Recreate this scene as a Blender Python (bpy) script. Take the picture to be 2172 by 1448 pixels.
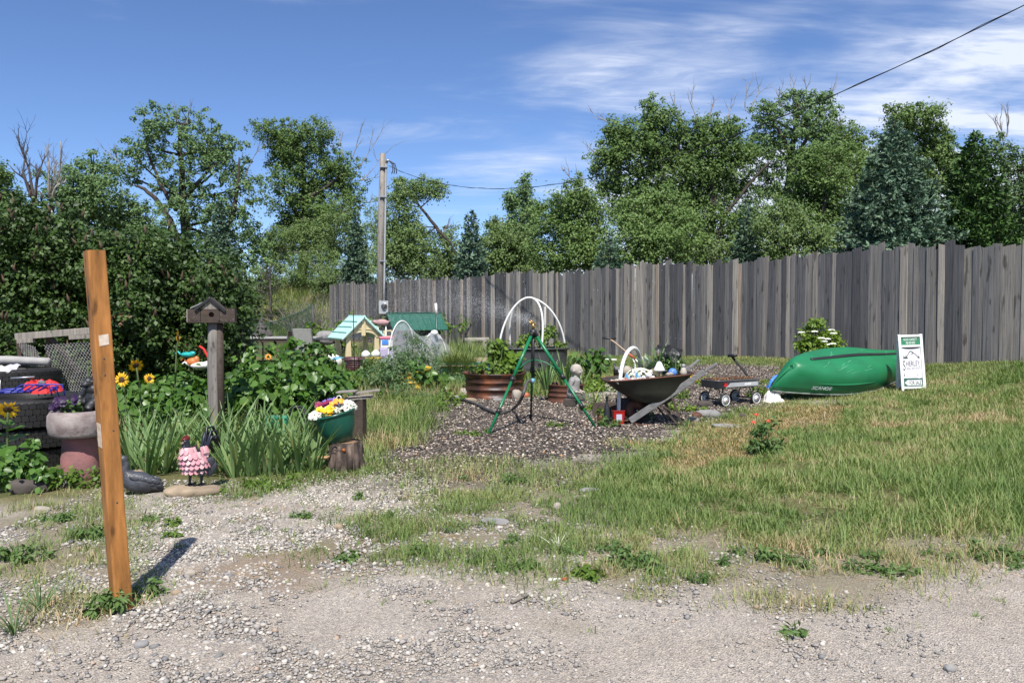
import bpy, bmesh, math, random
import numpy as np
from mathutils import Vector, Matrix, Euler

for _o in list(bpy.data.objects):
    bpy.data.objects.remove(_o)
random.seed(7)
rng = np.random.default_rng(11)
SC = bpy.context.scene
C = SC.collection
R = math.radians

# ------------------------------------------------------------------ camera
FPX, CX, CY, HOR, EYE = 1740.0, 1086.0, 724.0, 655.0, 1.55      # focal length, centre and horizon in photograph pixels; eye height in metres
PITCH = math.atan((CY - HOR) / FPX)
cam_d = bpy.data.cameras.new('camera')
cam = bpy.data.objects.new('camera', cam_d)
C.objects.link(cam)
cam.location = (0, 0, EYE)
cam.rotation_euler = (math.pi / 2 - PITCH, 0, 0)
cam_d.sensor_width = 36.0
cam_d.lens = 36.0 * FPX / 2172.0
cam_d.clip_start, cam_d.clip_end = 0.1, 3000
SC.camera = cam

# ------------------------------------------------------------------ daylight
SUN_EL, SUN_AZ = R(55.5), R(2)            # sun behind the camera, a little to its right
sun_d = bpy.data.lights.new('sun', 'SUN')
sun_d.energy, sun_d.angle, sun_d.color = 4.6, R(0.53), (1.0, 0.955, 0.88)
sun = bpy.data.objects.new('sun', sun_d)
C.objects.link(sun)
sun.rotation_euler = (math.pi / 2 - SUN_EL, 0, SUN_AZ)
sun.location = (-3, -20, 30)
W = bpy.data.worlds.new('World')
SC.world = W
W.use_nodes = True
nt = W.node_tree
nt.nodes.clear()
N = nt.nodes.new
L = nt.links.new
wout, bg = N('ShaderNodeOutputWorld'), N('ShaderNodeBackground')
sky = N('ShaderNodeTexSky')
sky.sky_type = 'NISHITA'
sky.sun_disc = False
sky.sun_elevation, sky.sun_rotation = SUN_EL, math.pi + SUN_AZ
sky.altitude, sky.air_density, sky.dust_density, sky.ozone_density = 2200, 1.0, 0.0, 2.6
bg.inputs[1].default_value = 0.090
# thin cirrus: noise on a flat layer high overhead, thickest in the east (right)
tc = N('ShaderNodeTexCoord')
sep = N('ShaderNodeSeparateXYZ'); L(tc.outputs['Generated'], sep.inputs[0])
def wm(op, a, b=None, clamp=False):
    n = N('ShaderNodeMath'); n.operation = op; n.use_clamp = clamp
    for i, v in enumerate((a, b)):
        if v is None: continue
        if isinstance(v, (int, float)): n.inputs[i].default_value = v
        else: L(v, n.inputs[i])
    return n.outputs[0]
zz = wm('MAXIMUM', sep.outputs[2], 0.02)
zz = wm('ADD', zz, 0.12)
u, v = wm('DIVIDE', sep.outputs[0], zz), wm('DIVIDE', sep.outputs[1], zz)
comb = N('ShaderNodeCombineXYZ'); L(u, comb.inputs[0]); L(v, comb.inputs[1])
def wnoise(scale, rot, sx, sy, detail, dist, off=0.0):
    mp = N('ShaderNodeMapping'); L(comb.outputs[0], mp.inputs[0])
    mp.inputs['Rotation'].default_value = (0, 0, rot); mp.inputs['Scale'].default_value = (sx, sy, 1); mp.inputs['Location'].default_value = (off, off * .7, 0)
    n = N('ShaderNodeTexNoise'); L(mp.outputs[0], n.inputs['Vector'])
    n.inputs['Scale'].default_value = scale; n.inputs['Detail'].default_value = detail; n.inputs['Distortion'].default_value = dist; n.inputs['Roughness'].default_value = 0.58
    return n.outputs[0]
def wramp(x, a, b):
    m = N('ShaderNodeMapRange'); m.interpolation_type = 'SMOOTHSTEP'; L(x, m.inputs[0])
    m.inputs[1].default_value, m.inputs[2].default_value = a, b
    return m.outputs[0]
streak = wnoise(1.15, R(-55), 0.6, 1.5, 8, 0.8, 44.1)
fine = wnoise(6.0, R(-63), 0.6, 1.7, 8, 1.6, 1.7)
big = wnoise(0.75, R(-50), 0.9, 1.2, 3, 0.4, 33.4)
east = wramp(u, -1.2, 1.3)                       # more cloud to the right
cov = wm('ADD', wm('MULTIPLY', big, 0.85), wm('MULTIPLY', east, 0.30))
m1 = wm('MULTIPLY', wramp(wm('ADD', cov, wm('MULTIPLY', streak, 0.8)), 0.93, 1.34), wm('ADD', 0.0, wm('MULTIPLY', fine, 1.7)))
low = wm('MULTIPLY', wramp(wm('SUBTRACT', wm('MULTIPLY', u, 0.30), sep.outputs[2]), -0.06, 0.16), wramp(wm('ADD', streak, wm('MULTIPLY', fine, .25)), 0.42, 0.80))
mask = wm('MULTIPLY', wm('ADD', m1, wm('MULTIPLY', low, 0.95)), 1.0, True)
mask = wm('MINIMUM', mask, 0.84)
mix = N('ShaderNodeMixRGB'); L(mask, mix.inputs[0])
SKYTINT = N('ShaderNodeMixRGB'); SKYTINT.blend_type = 'MULTIPLY'; SKYTINT.inputs[0].default_value = 1.0
L(sky.outputs[0], SKYTINT.inputs[1]); SKYTINT.inputs[2].default_value = (.86, .97, 1.18, 1)
L(SKYTINT.outputs[0], mix.inputs[1]); mix.inputs[2].default_value = (7.4, 7.9, 9.0, 1)
L(mix.outputs[0], bg.inputs[0]); L(bg.outputs[0], wout.inputs[0])
vs = SC.view_settings
vs.view_transform, vs.look, vs.gamma, vs.use_curve_mapping = 'Standard', 'None', 1.0, False
vs.exposure = 0.52

# ------------------------------------------------------------------ ground heights and layout helpers
_ctl = np.array([(-8,3,0),(0,3,0),(8,3,0),(-8,8,0),(0,8,0),(6,8,.02),(12,8,.25),(-8,14,0),(-3,14,0),(1,13,.02),(3.5,13,.05),(6.5,13.4,.19),
    (6.75,14.7,.2),(7.3,15.8,.32),(9.1,14.6,.63),(6.05,19,.41),(1.97,25.6,.12),(-9.1,41,0),(-10,25,0),(-3,25,0),(0,18,.03),(3,17,.12),(14,14,.9),(10,22,.6),(5,32,.3),
    (12,40,.4),(0,40,.1),(-20,40,0),(-20,20,0),(-20,8,0),(20,5,.2),(8,5.5,.02),(5,11,.05),(7.5,10,.12),(-4,6,0),(3,6,0),(0,10.5,0),(-20,3,0),(20,40,.5),(20,20,.9)], float)
def _tps(r):
    return np.where(r > 1e-9, r * r * np.log(np.maximum(r, 1e-9)), 0.0)
_K = _tps(np.hypot(_ctl[:,None,0]-_ctl[None,:,0], _ctl[:,None,1]-_ctl[None,:,1])) + np.eye(len(_ctl))*0.4
_P = np.c_[np.ones(len(_ctl)), _ctl[:, :2]]
_A = np.block([[_K, _P], [_P.T, np.zeros((3, 3))]])
_w = np.linalg.solve(_A, np.r_[_ctl[:, 2], 0, 0, 0])
def sstep(a, b, x):
    t = np.clip((x - a) / (b - a), 0, 1)
    return t * t * (3 - 2 * t)
_lat = rng.random((256, 256))
def vnoise(x, y, s=1.0, o=0.0):                      # value noise, 0..1, vectorised
    x = np.asarray(x) * s + o + 500.3; y = np.asarray(y) * s + o * 1.7 + 500.7
    i, j = np.floor(x).astype(int), np.floor(y).astype(int)
    fx, fy = x - i, y - j
    fx, fy = fx*fx*(3-2*fx), fy*fy*(3-2*fy)
    g = lambda a, b: _lat[a & 255, b & 255]
    return (g(i,j)*(1-fx)+g(i+1,j)*fx)*(1-fy) + (g(i,j+1)*(1-fx)+g(i+1,j+1)*fx)*fy
def hgt(X, Y):
    X, Y = np.asarray(X, float), np.asarray(Y, float)
    x, y = np.clip(X, -20, 20), np.clip(Y, 3, 42)
    sh = np.broadcast(x, y).shape
    xf, yf = np.broadcast_to(x, sh).ravel(), np.broadcast_to(y, sh).ravel()
    r = np.hypot(xf[:, None] - _ctl[None, :, 0], yf[:, None] - _ctl[None, :, 1])
    z = _tps(r) @ _w[:-3] + _w[-3] + _w[-2] * xf + _w[-1] * yf
    z = z.reshape(sh) * sstep(3.0, 7.0, y)
    z = z + 3.4 * sstep(42, 58, Y) * sstep(3, -7, X) + 0.012 * (vnoise(X, Y, 2.3) - .5) + 0.03 * (vnoise(X, Y, 0.7, 9) - .5)
    return z
def gz(x, y):
    return float(hgt(np.array([x]), np.array([y]))[0])
_ct, _st = math.cos(PITCH), math.sin(PITCH)
def ray(px, py):
    a, b = (px - CX) / FPX, -(py - CY) / FPX
    return Vector((a, _ct + b * _st, -_st + b * _ct))
def at(px, py, Y):                                   # the point seen at a photograph pixel, Y metres away
    d = ray(px, py)
    return Vector((0, 0, EYE)) + d * (Y / d.y)
def G(px, py):                                       # the point of the ground seen at a photograph pixel
    ys = np.concatenate([np.arange(2.5, 20, .02), np.arange(20, 60, .1)])
    d = ray(px, py)
    xs, zs = d.x / d.y * ys, EYE + d.z / d.y * ys
    k = np.nonzero(zs <= hgt(xs, ys))[0]
    k = k[0] if len(k) else len(ys) - 1
    return Vector((xs[k], ys[k], gz(xs[k], ys[k])))
def on_ground(px, Y):
    x = (px - CX) / FPX * Y
    return Vector((x, Y, gz(x, Y)))
def sc_at(Y):
    return FPX / Y

# ------------------------------------------------------------------ materials
MATS = {}
def _new(name):
    m = bpy.data.materials.new(name); m.use_nodes = True
    t = m.node_tree; t.nodes.clear()
    o = t.nodes.new('ShaderNodeOutputMaterial')
    MATS[name] = m
    return m, t, o
def _ramp(t, stops, inp):
    r = t.nodes.new('ShaderNodeValToRGB')
    e = r.color_ramp.elements
    while len(e) < len(stops): e.new(0.5)
    for k, (p, c) in enumerate(stops):
        e[k].position = p; e[k].color = (*c, 1)
    t.links.new(inp, r.inputs[0])
    return r.outputs[0]
def mat(name, col, col2=None, rough=.6, scale=8, detail=5, bump=0.0, bscale=40, metal=0, spec=.5, stretch=(1, 1, 1), lo=.35, hi=.65, trans=0.0, alpha=1.0, coord='Object'):
    m, t, o = _new(name)
    p = t.nodes.new('ShaderNodeBsdfPrincipled')
    p.inputs['Roughness'].default_value = rough; p.inputs['Metallic'].default_value = metal; p.inputs['Specular IOR Level'].default_value = spec
    p.inputs['Alpha'].default_value = alpha
    tc_ = t.nodes.new('ShaderNodeTexCoord'); mp = t.nodes.new('ShaderNodeMapping')
    t.links.new(tc_.outputs[coord], mp.inputs[0]); mp.inputs['Scale'].default_value = stretch
    if col2 is None: col2 = tuple(c * .72 for c in col)
    n = t.nodes.new('ShaderNodeTexNoise'); n.inputs['Scale'].default_value = scale; n.inputs['Detail'].default_value = detail
    t.links.new(mp.outputs[0], n.inputs['Vector'])
    col_out = _ramp(t, [(lo, col), (hi, col2)], n.outputs[0])
    t.links.new(col_out, p.inputs['Base Color'])
    if bump:
        n2 = t.nodes.new('ShaderNodeTexNoise'); n2.inputs['Scale'].default_value = bscale; n2.inputs['Detail'].default_value = 6
        t.links.new(mp.outputs[0], n2.inputs['Vector'])
        b = t.nodes.new('ShaderNodeBump'); b.inputs['Strength'].default_value = bump; b.inputs['Distance'].default_value = .01
        t.links.new(n2.outputs[0], b.inputs['Height']); t.links.new(b.outputs[0], p.inputs['Normal'])
    if trans:
        tr = t.nodes.new('ShaderNodeBsdfTranslucent'); t.links.new(col_out, tr.inputs[0])
        mx = t.nodes.new('ShaderNodeMixShader'); mx.inputs[0].default_value = trans
        t.links.new(p.outputs[0], mx.inputs[1]); t.links.new(tr.outputs[0], mx.inputs[2]); t.links.new(mx.outputs[0], o.inputs[0])
    else:
        t.links.new(p.outputs[0], o.inputs[0])
    return m
def vmat(name, stops, rough=.6, trans=.25, spec=.22, big=0.0):      # colour from the per-piece attribute "var"
    m, t, o = _new(name)
    p = t.nodes.new('ShaderNodeBsdfPrincipled')
    p.inputs['Roughness'].default_value = rough; p.inputs['Specular IOR Level'].default_value = spec
    a = t.nodes.new('ShaderNodeAttribute'); a.attribute_name = 'var'
    c = _ramp(t, stops, a.outputs['Fac'])
    t.links.new(c, p.inputs['Base Color'])
    if trans:
        tr = t.nodes.new('ShaderNodeBsdfTranslucent')
        g = t.nodes.new('ShaderNodeMixRGB'); g.blend_type = 'MULTIPLY'; g.inputs[0].default_value = 1; g.inputs[2].default_value = (1.25, 1.35, .55, 1)
        t.links.new(c, g.inputs[1]); t.links.new(g.outputs[0], tr.inputs[0])
        mx = t.nodes.new('ShaderNodeMixShader'); mx.inputs[0].default_value = trans
        t.links.new(p.outputs[0], mx.inputs[1]); t.links.new(tr.outputs[0], mx.inputs[2]); t.links.new(mx.outputs[0], o.inputs[0])
    else:
        t.links.new(p.outputs[0], o.inputs[0])
    return m
def rmat(name, stops, rough=.7, stretch=(30, 30, 1.2), bump=.35, grain=.5, trans=0, spec=.3, nscale=1.6):   # colour by object, wood-like streaks
    m, t, o = _new(name)
    p = t.nodes.new('ShaderNodeBsdfPrincipled'); p.inputs['Roughness'].default_value = rough; p.inputs['Specular IOR Level'].default_value = spec
    oi = t.nodes.new('ShaderNodeObjectInfo')
    base = _ramp(t, stops, oi.outputs['Random'])
    tc_ = t.nodes.new('ShaderNodeTexCoord'); ad = t.nodes.new('ShaderNodeVectorMath'); ad.operation = 'ADD'
    sc_ = t.nodes.new('ShaderNodeVectorMath'); sc_.operation = 'SCALE'; sc_.inputs[3].default_value = 37.0
    cb = t.nodes.new('ShaderNodeCombineXYZ')
    for k in range(3): t.links.new(oi.outputs['Random'], cb.inputs[k])
    t.links.new(cb.outputs[0], sc_.inputs[0]); t.links.new(tc_.outputs['Object'], ad.inputs[0]); t.links.new(sc_.outputs[0], ad.inputs[1])
    mp = t.nodes.new('ShaderNodeMapping'); mp.inputs['Scale'].default_value = stretch; t.links.new(ad.outputs[0], mp.inputs[0])
    n = t.nodes.new('ShaderNodeTexNoise'); n.inputs['Scale'].default_value = nscale; n.inputs['Detail'].default_value = 8; n.inputs['Roughness'].default_value = .65
    t.links.new(mp.outputs[0], n.inputs['Vector'])
    g = _ramp(t, [(.28, (1 - grain,) * 3), (.5, (1, 1, 1)), (.75, (1 + grain * .9,) * 3)], n.outputs[0])
    mu = t.nodes.new('ShaderNodeMixRGB'); mu.blend_type = 'MULTIPLY'; mu.inputs[0].default_value = 1
    t.links.new(base, mu.inputs[1]); t.links.new(g, mu.inputs[2])
    # knots and dark stains
    n3 = t.nodes.new('ShaderNodeTexNoise'); n3.inputs['Scale'].default_value = 5.5; n3.inputs['Detail'].default_value = 2
    mp3 = t.nodes.new('ShaderNodeMapping'); mp3.inputs['Scale'].default_value = (2.2, 2.2, .9); t.links.new(ad.outputs[0], mp3.inputs[0]); t.links.new(mp3.outputs[0], n3.inputs['Vector'])
    kn = _ramp(t, [(.30, (.45, .44, .42)), (.38, (1, 1, 1)), (.6, (1, 1, 1)), (.75, (1.25, 1.2, 1.12))], n3.outputs[0])
    mu2 = t.nodes.new('ShaderNodeMixRGB'); mu2.blend_type = 'MULTIPLY'; mu2.inputs[0].default_value = 1
    t.links.new(mu.outputs[0], mu2.inputs[1]); t.links.new(kn, mu2.inputs[2])
    vk = t.nodes.new('ShaderNodeTexVoronoi'); vk.inputs['Scale'].default_value = 4.0; mpk = t.nodes.new('ShaderNodeMapping'); mpk.inputs['Scale'].default_value = (1.6, 1.6, .8); t.links.new(ad.outputs[0], mpk.inputs[0]); t.links.new(mpk.outputs[0], vk.inputs['Vector'])
    kk = _ramp(t, [(.05, (.28, .27, .26)), (.13, (1, 1, 1))], vk.outputs['Distance'])
    mu3 = t.nodes.new('ShaderNodeMixRGB'); mu3.blend_type = 'MULTIPLY'; mu3.inputs[0].default_value = .85
    t.links.new(mu2.outputs[0], mu3.inputs[1]); t.links.new(kk, mu3.inputs[2]); mu2 = mu3
    t.links.new(mu2.outputs[0], p.inputs['Base Color'])
    b = t.nodes.new('ShaderNodeBump'); b.inputs['Strength'].default_value = bump; b.inputs['Distance'].default_value = .006
    t.links.new(n.outputs[0], b.inputs['Height']); t.links.new(b.outputs[0], p.inputs['Normal'])
    t.links.new(p.outputs[0], o.inputs[0])
    return m

# ------------------------------------------------------------------ mesh helpers
def rot_to(d):
    return Vector((0, 0, 1)).rotation_difference(Vector(d).normalized()).to_matrix()
class MB:
    def __init__(s): s.v, s.f, s.sm, s.mi = [], [], [], []
    def add(s, vs, fs, smooth=False, mi=0):
        o = len(s.v); s.v += [tuple(v) for v in vs]
        for f in fs:
            s.f.append(tuple(i + o for i in f)); s.sm.append(smooth); s.mi.append(mi)
        return s
    def box(s, c, d, rot=None, mi=0, taper=1.0):
        hx, hy, hz = d[0]/2, d[1]/2, d[2]/2
        vs = [Vector((x*hx*(taper if z > 0 else 1), y*hy*(taper if z > 0 else 1), z*hz)) for z in (-1, 1) for x, y in ((-1,-1),(1,-1),(1,1),(-1,1))]
        if rot is not None:
            M = rot if isinstance(rot, Matrix) else Euler(rot).to_matrix()
            vs = [M @ v for v in vs]
        c = Vector(c)
        return s.add([v + c for v in vs], [(3,2,1,0),(4,5,6,7),(0,1,5,4),(1,2,6,5),(2,3,7,6),(3,0,4,7)], mi=mi)
    def beam(s, a, b, w, h, roll=0, mi=0, taper=1.0):   # a box from point a to point b
        a, b = Vector(a), Vector(b); d = b - a
        q = d.to_track_quat('Z', 'Y').to_matrix() @ Matrix.Rotation(roll, 3, 'Z')
        return s.box((a + b) / 2, (w, h, d.length), q, mi, taper)
    def tube(s, pts, r, n=8, cap=True, smooth=True, mi=0, flat=1.0):
        pts = [Vector(p) for p in pts]; k = len(pts)
        rs = [r] * k if isinstance(r, (int, float)) else list(r)
        vs, fs, ref = [], [], None
        for i, p in enumerate(pts):
            d = (pts[min(i+1, k-1)] - pts[max(i-1, 0)])
            if d.length < 1e-9: d = Vector((0, 0, 1))
            d.normalize()
            if ref is None:
                ref = d.orthogonal().normalized()
            ref = (ref - d * ref.dot(d))
            ref = ref.normalized() if ref.length > 1e-6 else d.orthogonal().normalized()
            b = d.cross(ref)
            for j in range(n):
                a = 2 * math.pi * j / n
                vs.append(p + (ref * math.cos(a) + b * math.sin(a) * flat) * rs[i])
        for i in range(k - 1):
            for j in range(n):
                fs.append((i*n+j, i*n+(j+1) % n, (i+1)*n+(j+1) % n, (i+1)*n+j))
        if cap:
            fs.append(tuple(reversed(range(n)))); fs.append(tuple((k-1)*n + j for j in range(n)))
        return s.add(vs, fs, smooth, mi)
    def lathe(s, prof, n=24, c=(0, 0, 0), M=None, smooth=True, mi=0, sy=1.0, jit=0.0, closed=False):
        vs, fs = [], []; c = Vector(c)
        for r, z in prof:
            for j in range(n):
                a = 2 * math.pi * j / n; rr = r * (1 + random.uniform(-jit, jit))
                v = Vector((rr * math.cos(a), rr * math.sin(a) * sy, z))
                if M is not None: v = M @ v
                vs.append(v + c)
        k = len(prof)
        for i in range(k if closed else k - 1):
            for j in range(n):
                fs.append((i*n+j, i*n+(j+1) % n, ((i+1) % k)*n+(j+1) % n, ((i+1) % k)*n+j))
        if not closed:
            fs.append(tuple(reversed(range(n)))); fs.append(tuple((k-1)*n + j for j in range(n)))
        return s.add(vs, fs, smooth, mi)
    def ell(s, c, r, M=None, nu=14, nv=9, mi=0, smooth=True):
        if isinstance(r, (int, float)): r = (r, r, r)
        vs, fs = [], []; c = Vector(c)
        for i in range(nv + 1):
            th = math.pi * i / nv
            for j in range(nu):
                ph = 2 * math.pi * j / nu
                v = Vector((r[0]*math.sin(th)*math.cos(ph), r[1]*math.sin(th)*math.sin(ph), r[2]*math.cos(th)))
                if M is not None: v = M @ v
                vs.append(v + c)
        for i in range(nv):
            for j in range(nu):
                a, b, d, e = i*nu+j, i*nu+(j+1) % nu, (i+1)*nu+(j+1) % nu, (i+1)*nu+j
                fs.append((a, e, b) if i == 0 else ((a, e, d) if i == nv - 1 else (a, e, d, b)))
                if i == 0: fs[-1] = (a, e, d)
                if i == nv - 1: fs[-1] = (a, e, b)
        return s.add(vs, fs, smooth, mi)
    def prism(s, poly, th, M=None, c=(0, 0, 0), mi=0):   # polygon in x,z thickened along y
        c = Vector(c); n = len(poly)
        vs = [Vector((x, y, z)) for y in (-th/2, th/2) for x, z in poly]
        if M is not None: vs = [M @ v for v in vs]
        fs = [tuple(range(n)), tuple(reversed(range(n, 2*n)))] + [(i, i+n, (i+1) % n + n, (i+1) % n) for i in range(n)]
        return s.add([v + c for v in vs], fs, mi=mi)
    def grid(s, P, mi=0, smooth=True, wrap=False):       # rows of points
        r, k = len(P), len(P[0])
        vs = [p for row in P for p in row]; fs = []
        for i in range(r - 1):
            for j in range(k if wrap else k - 1):
                fs.append((i*k+j, i*k+(j+1) % k, (i+1)*k+(j+1) % k, (i+1)*k+j))
        return s.add(vs, fs, smooth, mi)
def tag(o, label=None, cat=None, group=None, kind=None):
    if label: o['label'] = label
    if cat: o['category'] = cat
    if group: o['group'] = group
    if kind: o['kind'] = kind
    return o
def obj(name, mb, m, parent=None, loc=None, rot=None, bevel=0.0, solid=0.0, sub=0, remesh=0.0, label=None, cat=None, group=None, kind=None):
    me = bpy.data.meshes.new(name)
    me.from_pydata(mb.v, [], mb.f)
    me.polygons.foreach_set('use_smooth', np.array(mb.sm, dtype=bool))
    for x in (m if isinstance(m, (list, tuple)) else [m]): me.materials.append(MATS[x])
    me.polygons.foreach_set('material_index', np.array(mb.mi, dtype=np.int32))
    bm = bmesh.new(); bm.from_mesh(me)
    bmesh.ops.recalc_face_normals(bm, faces=bm.faces)
    if bevel:
        es = [e for e in bm.edges if len(e.link_faces) == 2 and e.calc_face_angle(0) > .5]
        bmesh.ops.bevel(bm, geom=es, offset=bevel, segments=2, affect='EDGES', profile=.5)
    bm.to_mesh(me); bm.free(); me.update()
    o = bpy.data.objects.new(name, me); C.objects.link(o)
    if parent is not None: o.parent = parent
    if loc is not None: o.location = loc
    if rot is not None: o.rotation_euler = rot
    if solid:
        md = o.modifiers.new('solid', 'SOLIDIFY'); md.thickness = solid; md.offset = 0
    if remesh:
        md = o.modifiers.new('remesh', 'REMESH'); md.mode = 'VOXEL'; md.voxel_size = remesh; md.use_smooth_shade = True
        md = o.modifiers.new('smooth', 'SMOOTH'); md.factor = .5; md.iterations = 4
    if sub:
        md = o.modifiers.new('subsurf', 'SUBSURF'); md.levels = md.render_levels = sub
    return tag(o, label, cat, group, kind)
def thing(name, label, cat, loc=(0, 0, 0), rz=0, group=None):
    o = bpy.data.objects.new(name, None); C.objects.link(o)
    o.empty_display_size = .1; o.location = loc; o.rotation_euler = (0, 0, rz)
    return tag(o, label, cat, group)
def link_mesh(name, me, parent=None, loc=(0, 0, 0), rot=(0, 0, 0), scale=(1, 1, 1), **k):
    o = bpy.data.objects.new(name, me); C.objects.link(o)
    if parent is not None: o.parent = parent
    o.location, o.rotation_euler, o.scale = loc, rot, scale
    return tag(o, **k)
def mesh_of(name, mb, m):
    o = obj(name, mb, m); me = o.data; bpy.data.objects.remove(o); return me
def np_obj(name, V, F, m, var=None, smooth=False, parent=None, loc=None, kind=None, label=None, cat=None, group=None):
    """V (n,3); F list of (m,k) index arrays."""
    me = bpy.data.meshes.new(name)
    V = np.asarray(V, np.float32)
    me.vertices.add(len(V)); me.vertices.foreach_set('co', V.ravel())
    li = np.concatenate([f.ravel() for f in F]).astype(np.int32)
    ks = np.concatenate([np.full(len(f), f.shape[1]) for f in F]).astype(np.int32)
    me.loops.add(len(li)); me.loops.foreach_set('vertex_index', li)
    me.polygons.add(len(ks)); me.polygons.foreach_set('loop_start', np.r_[0, np.cumsum(ks)[:-1]].astype(np.int32))
    if smooth: me.polygons.foreach_set('use_smooth', np.ones(len(ks), bool))
    if var is not None:
        a = me.attributes.new('var', 'FLOAT', 'POINT'); a.data.foreach_set('value', np.asarray(var, np.float32))
    me.materials.append(MATS[m]); me.update(calc_edges=True)
    o = bpy.data.objects.new(name, me); C.objects.link(o)
    if parent is not None: o.parent = parent
    if loc is not None: o.location = loc
    return tag(o, label, cat, group, kind)
def norm(a):
    return a / np.maximum(np.linalg.norm(a, axis=-1, keepdims=True), 1e-9)
def frames(nrm, axis):
    """rotation matrices whose z column is nrm and whose y column lies along axis as nearly as can be"""
    z = norm(nrm); y = norm(axis - z * np.sum(axis * z, -1, keepdims=True)); x = np.cross(y, z)
    return np.stack([x, y, z], -1)
def rand_dir(n):
    return norm(rng.normal(size=(n, 3)))
def scatter(tv, tf, pos, Rm, scale, var, vj=0.0):
    """copies of a template: returns V, [F], var"""
    tv = np.asarray(tv, float); n, k = len(pos), len(tv)
    s = scale if np.ndim(scale) == 2 else np.asarray(scale)[:, None] * np.ones((1, 3))
    V = np.einsum('nij,nkj->nki', Rm, tv[None] * s[:, None, :]) + pos[:, None, :]
    off = (np.arange(n) * k)[:, None, None]
    F = [(np.asarray(f)[None] + off).reshape(-1, np.asarray(f).shape[1]) for f in tf]
    return V.reshape(-1, 3), F, np.repeat(var, k)
def join(parts):
    V, Fs, va, o = [], {}, [], 0
    for v, F, a in parts:
        V.append(v); va.append(a)
        for f in F: Fs.setdefault(f.shape[1], []).append(f + o)
        o += len(v)
    return np.concatenate(V), [np.concatenate(x) for x in Fs.values()], np.concatenate(va)
LEAF = ([(0,0,0),(.36,.45,.10),(0,1,.02),(-.36,.45,.10)], [[(0,1,2),(0,2,3)]])
BIGLEAF = ([(0,0,0),(.34,.22,.07),(.36,.5,.08),(0,1,-.05),(-.36,.5,.08),(-.34,.22,.07),(0,.4,-.01)], [[(0,1,6),(1,2,6),(2,3,6),(3,4,6),(4,5,6),(5,0,6)]])
LEAF1 = ([(-.42,.1,0),(.40,.25,.03),(.0,1,0)], [[(0,1,2)]])
NEEDLE = ([(0,0,0),(.13,.5,0),(0,1,0),(-.13,.5,0)], [[(0,1,2),(0,2,3)]])
def icos(sub):
    bm = bmesh.new(); bmesh.ops.create_icosphere(bm, subdivisions=sub, radius=1)
    v = np.array([x.co[:] for x in bm.verts]); f = np.array([[w.index for w in x.verts] for x in bm.faces]); bm.free()
    return v, f
ICO1, ICO2, ICO3 = icos(1), icos(2), icos(3)
OCT = (np.array([(1,0,0),(-1,0,0),(0,1,0),(0,-1,0),(0,0,1),(0,0,-1)], float), np.array([(0,2,4),(2,1,4),(1,3,4),(3,0,4),(2,0,5),(1,2,5),(3,1,5),(0,3,5)]))
TET = (np.array([(1,1,1),(-1,-1,1),(-1,1,-1),(1,-1,-1)], float) * .8, np.array([(0,2,1),(0,1,3),(0,3,2),(1,2,3)]))
CHIP = (np.array([(1,.3,.1),(-.9,.5,0),(.3,1,-.1),(-.2,-1,.1),(.1,.2,.9),(0,0,-1),(-.5,-.3,.7),(.75,-.6,.35)], float), np.array([(0,2,4),(2,1,4),(1,6,4),(1,3,6),(6,3,7),(6,7,4),(7,0,4),(3,5,7),(7,5,0),(2,0,5),(1,2,5),(3,1,5)]))
def stones(name, X, Y, size, var, m, flat=.6, sink=.25, base=ICO1, smooth=True, rough=.25, **k):
    parts = []
    n = len(X); z = hgt(X, Y); which = rng.integers(0, 6, n)
    for q in range(6):
        i = np.nonzero(which == q)[0]
        if not len(i): continue
        tv = base[0] * (1 + rng.uniform(-rough, rough, (len(base[0]), 1)))
        s = size[i][:, None] * np.stack([rng.uniform(.8, 1.3, len(i)), rng.uniform(.65, 1, len(i)), rng.uniform(flat * .7, flat * 1.3, len(i))], 1)
        up = norm(np.stack([rng.normal(0, .22, len(i)), rng.normal(0, .22, len(i)), np.ones(len(i))], 1))
        Rm = frames(up, rand_dir(len(i)))
        pos = np.stack([X[i], Y[i], z[i] + s[:, 2] * (1 - 2 * sink)], 1)
        parts.append(scatter(tv, [base[1]], pos, Rm, s, var[i]))
    V, F, va = join(parts)
    return np_obj(name, V, F, m, va, smooth, **k)
def in_poly(X, Y, poly):
    c = np.zeros(X.shape, bool); n = len(poly); j = n - 1
    for i in range(n):
        xi, yi, xj, yj = *poly[i], *poly[j]
        if yi != yj:
            c ^= ((yi > Y) != (yj > Y)) & (X < (xj - xi) * (Y - yi) / (yj - yi) + xi)
        j = i
    return c
def gpoly(pts):                                      # a patch of ground outlined as the photograph shows it
    return [tuple(G(*p)[:2]) for p in pts]
def ragged(X, Y, poly, amp=.25):
    jx = (vnoise(X, Y, 2.6, 3) - .5) * 2 * amp + (vnoise(X, Y, 9, 5) - .5) * amp
    jy = (vnoise(X, Y, 2.6, 13) - .5) * 2 * amp + (vnoise(X, Y, 9, 17) - .5) * amp
    return in_poly(X + jx, Y + jy, poly)
def crumple(r):                    # a crumpled heap of sheet
    rows=[]; o_=random.uniform(0,40)
    for i in range(19):
        row=[]
        for j in range(19):
            x,y=(i-9)/9,(j-9)/9; q=max(abs(x),abs(y)); rr=math.hypot(x,y)+1e-6; x2,y2=x*q/rr,y*q/rr
            n1=float(vnoise(np.array([x*2.2]),np.array([y*2.2]),1,o_)[0]); n2=float(vnoise(np.array([x*5+1]),np.array([y*5]),1,o_+3)[0])
            z=max(0,1-q**2.2)*(.45+.75*n1)+.28*abs(n2-.5)*(1-q)*2; row.append(Vector((r[0]*(x2*(1+.5*(n1-.5))),r[1]*(y2*(1+.4*(n2-.5))),r[2]*1.7*z)))
        rows.append(row)
    return rows
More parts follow.
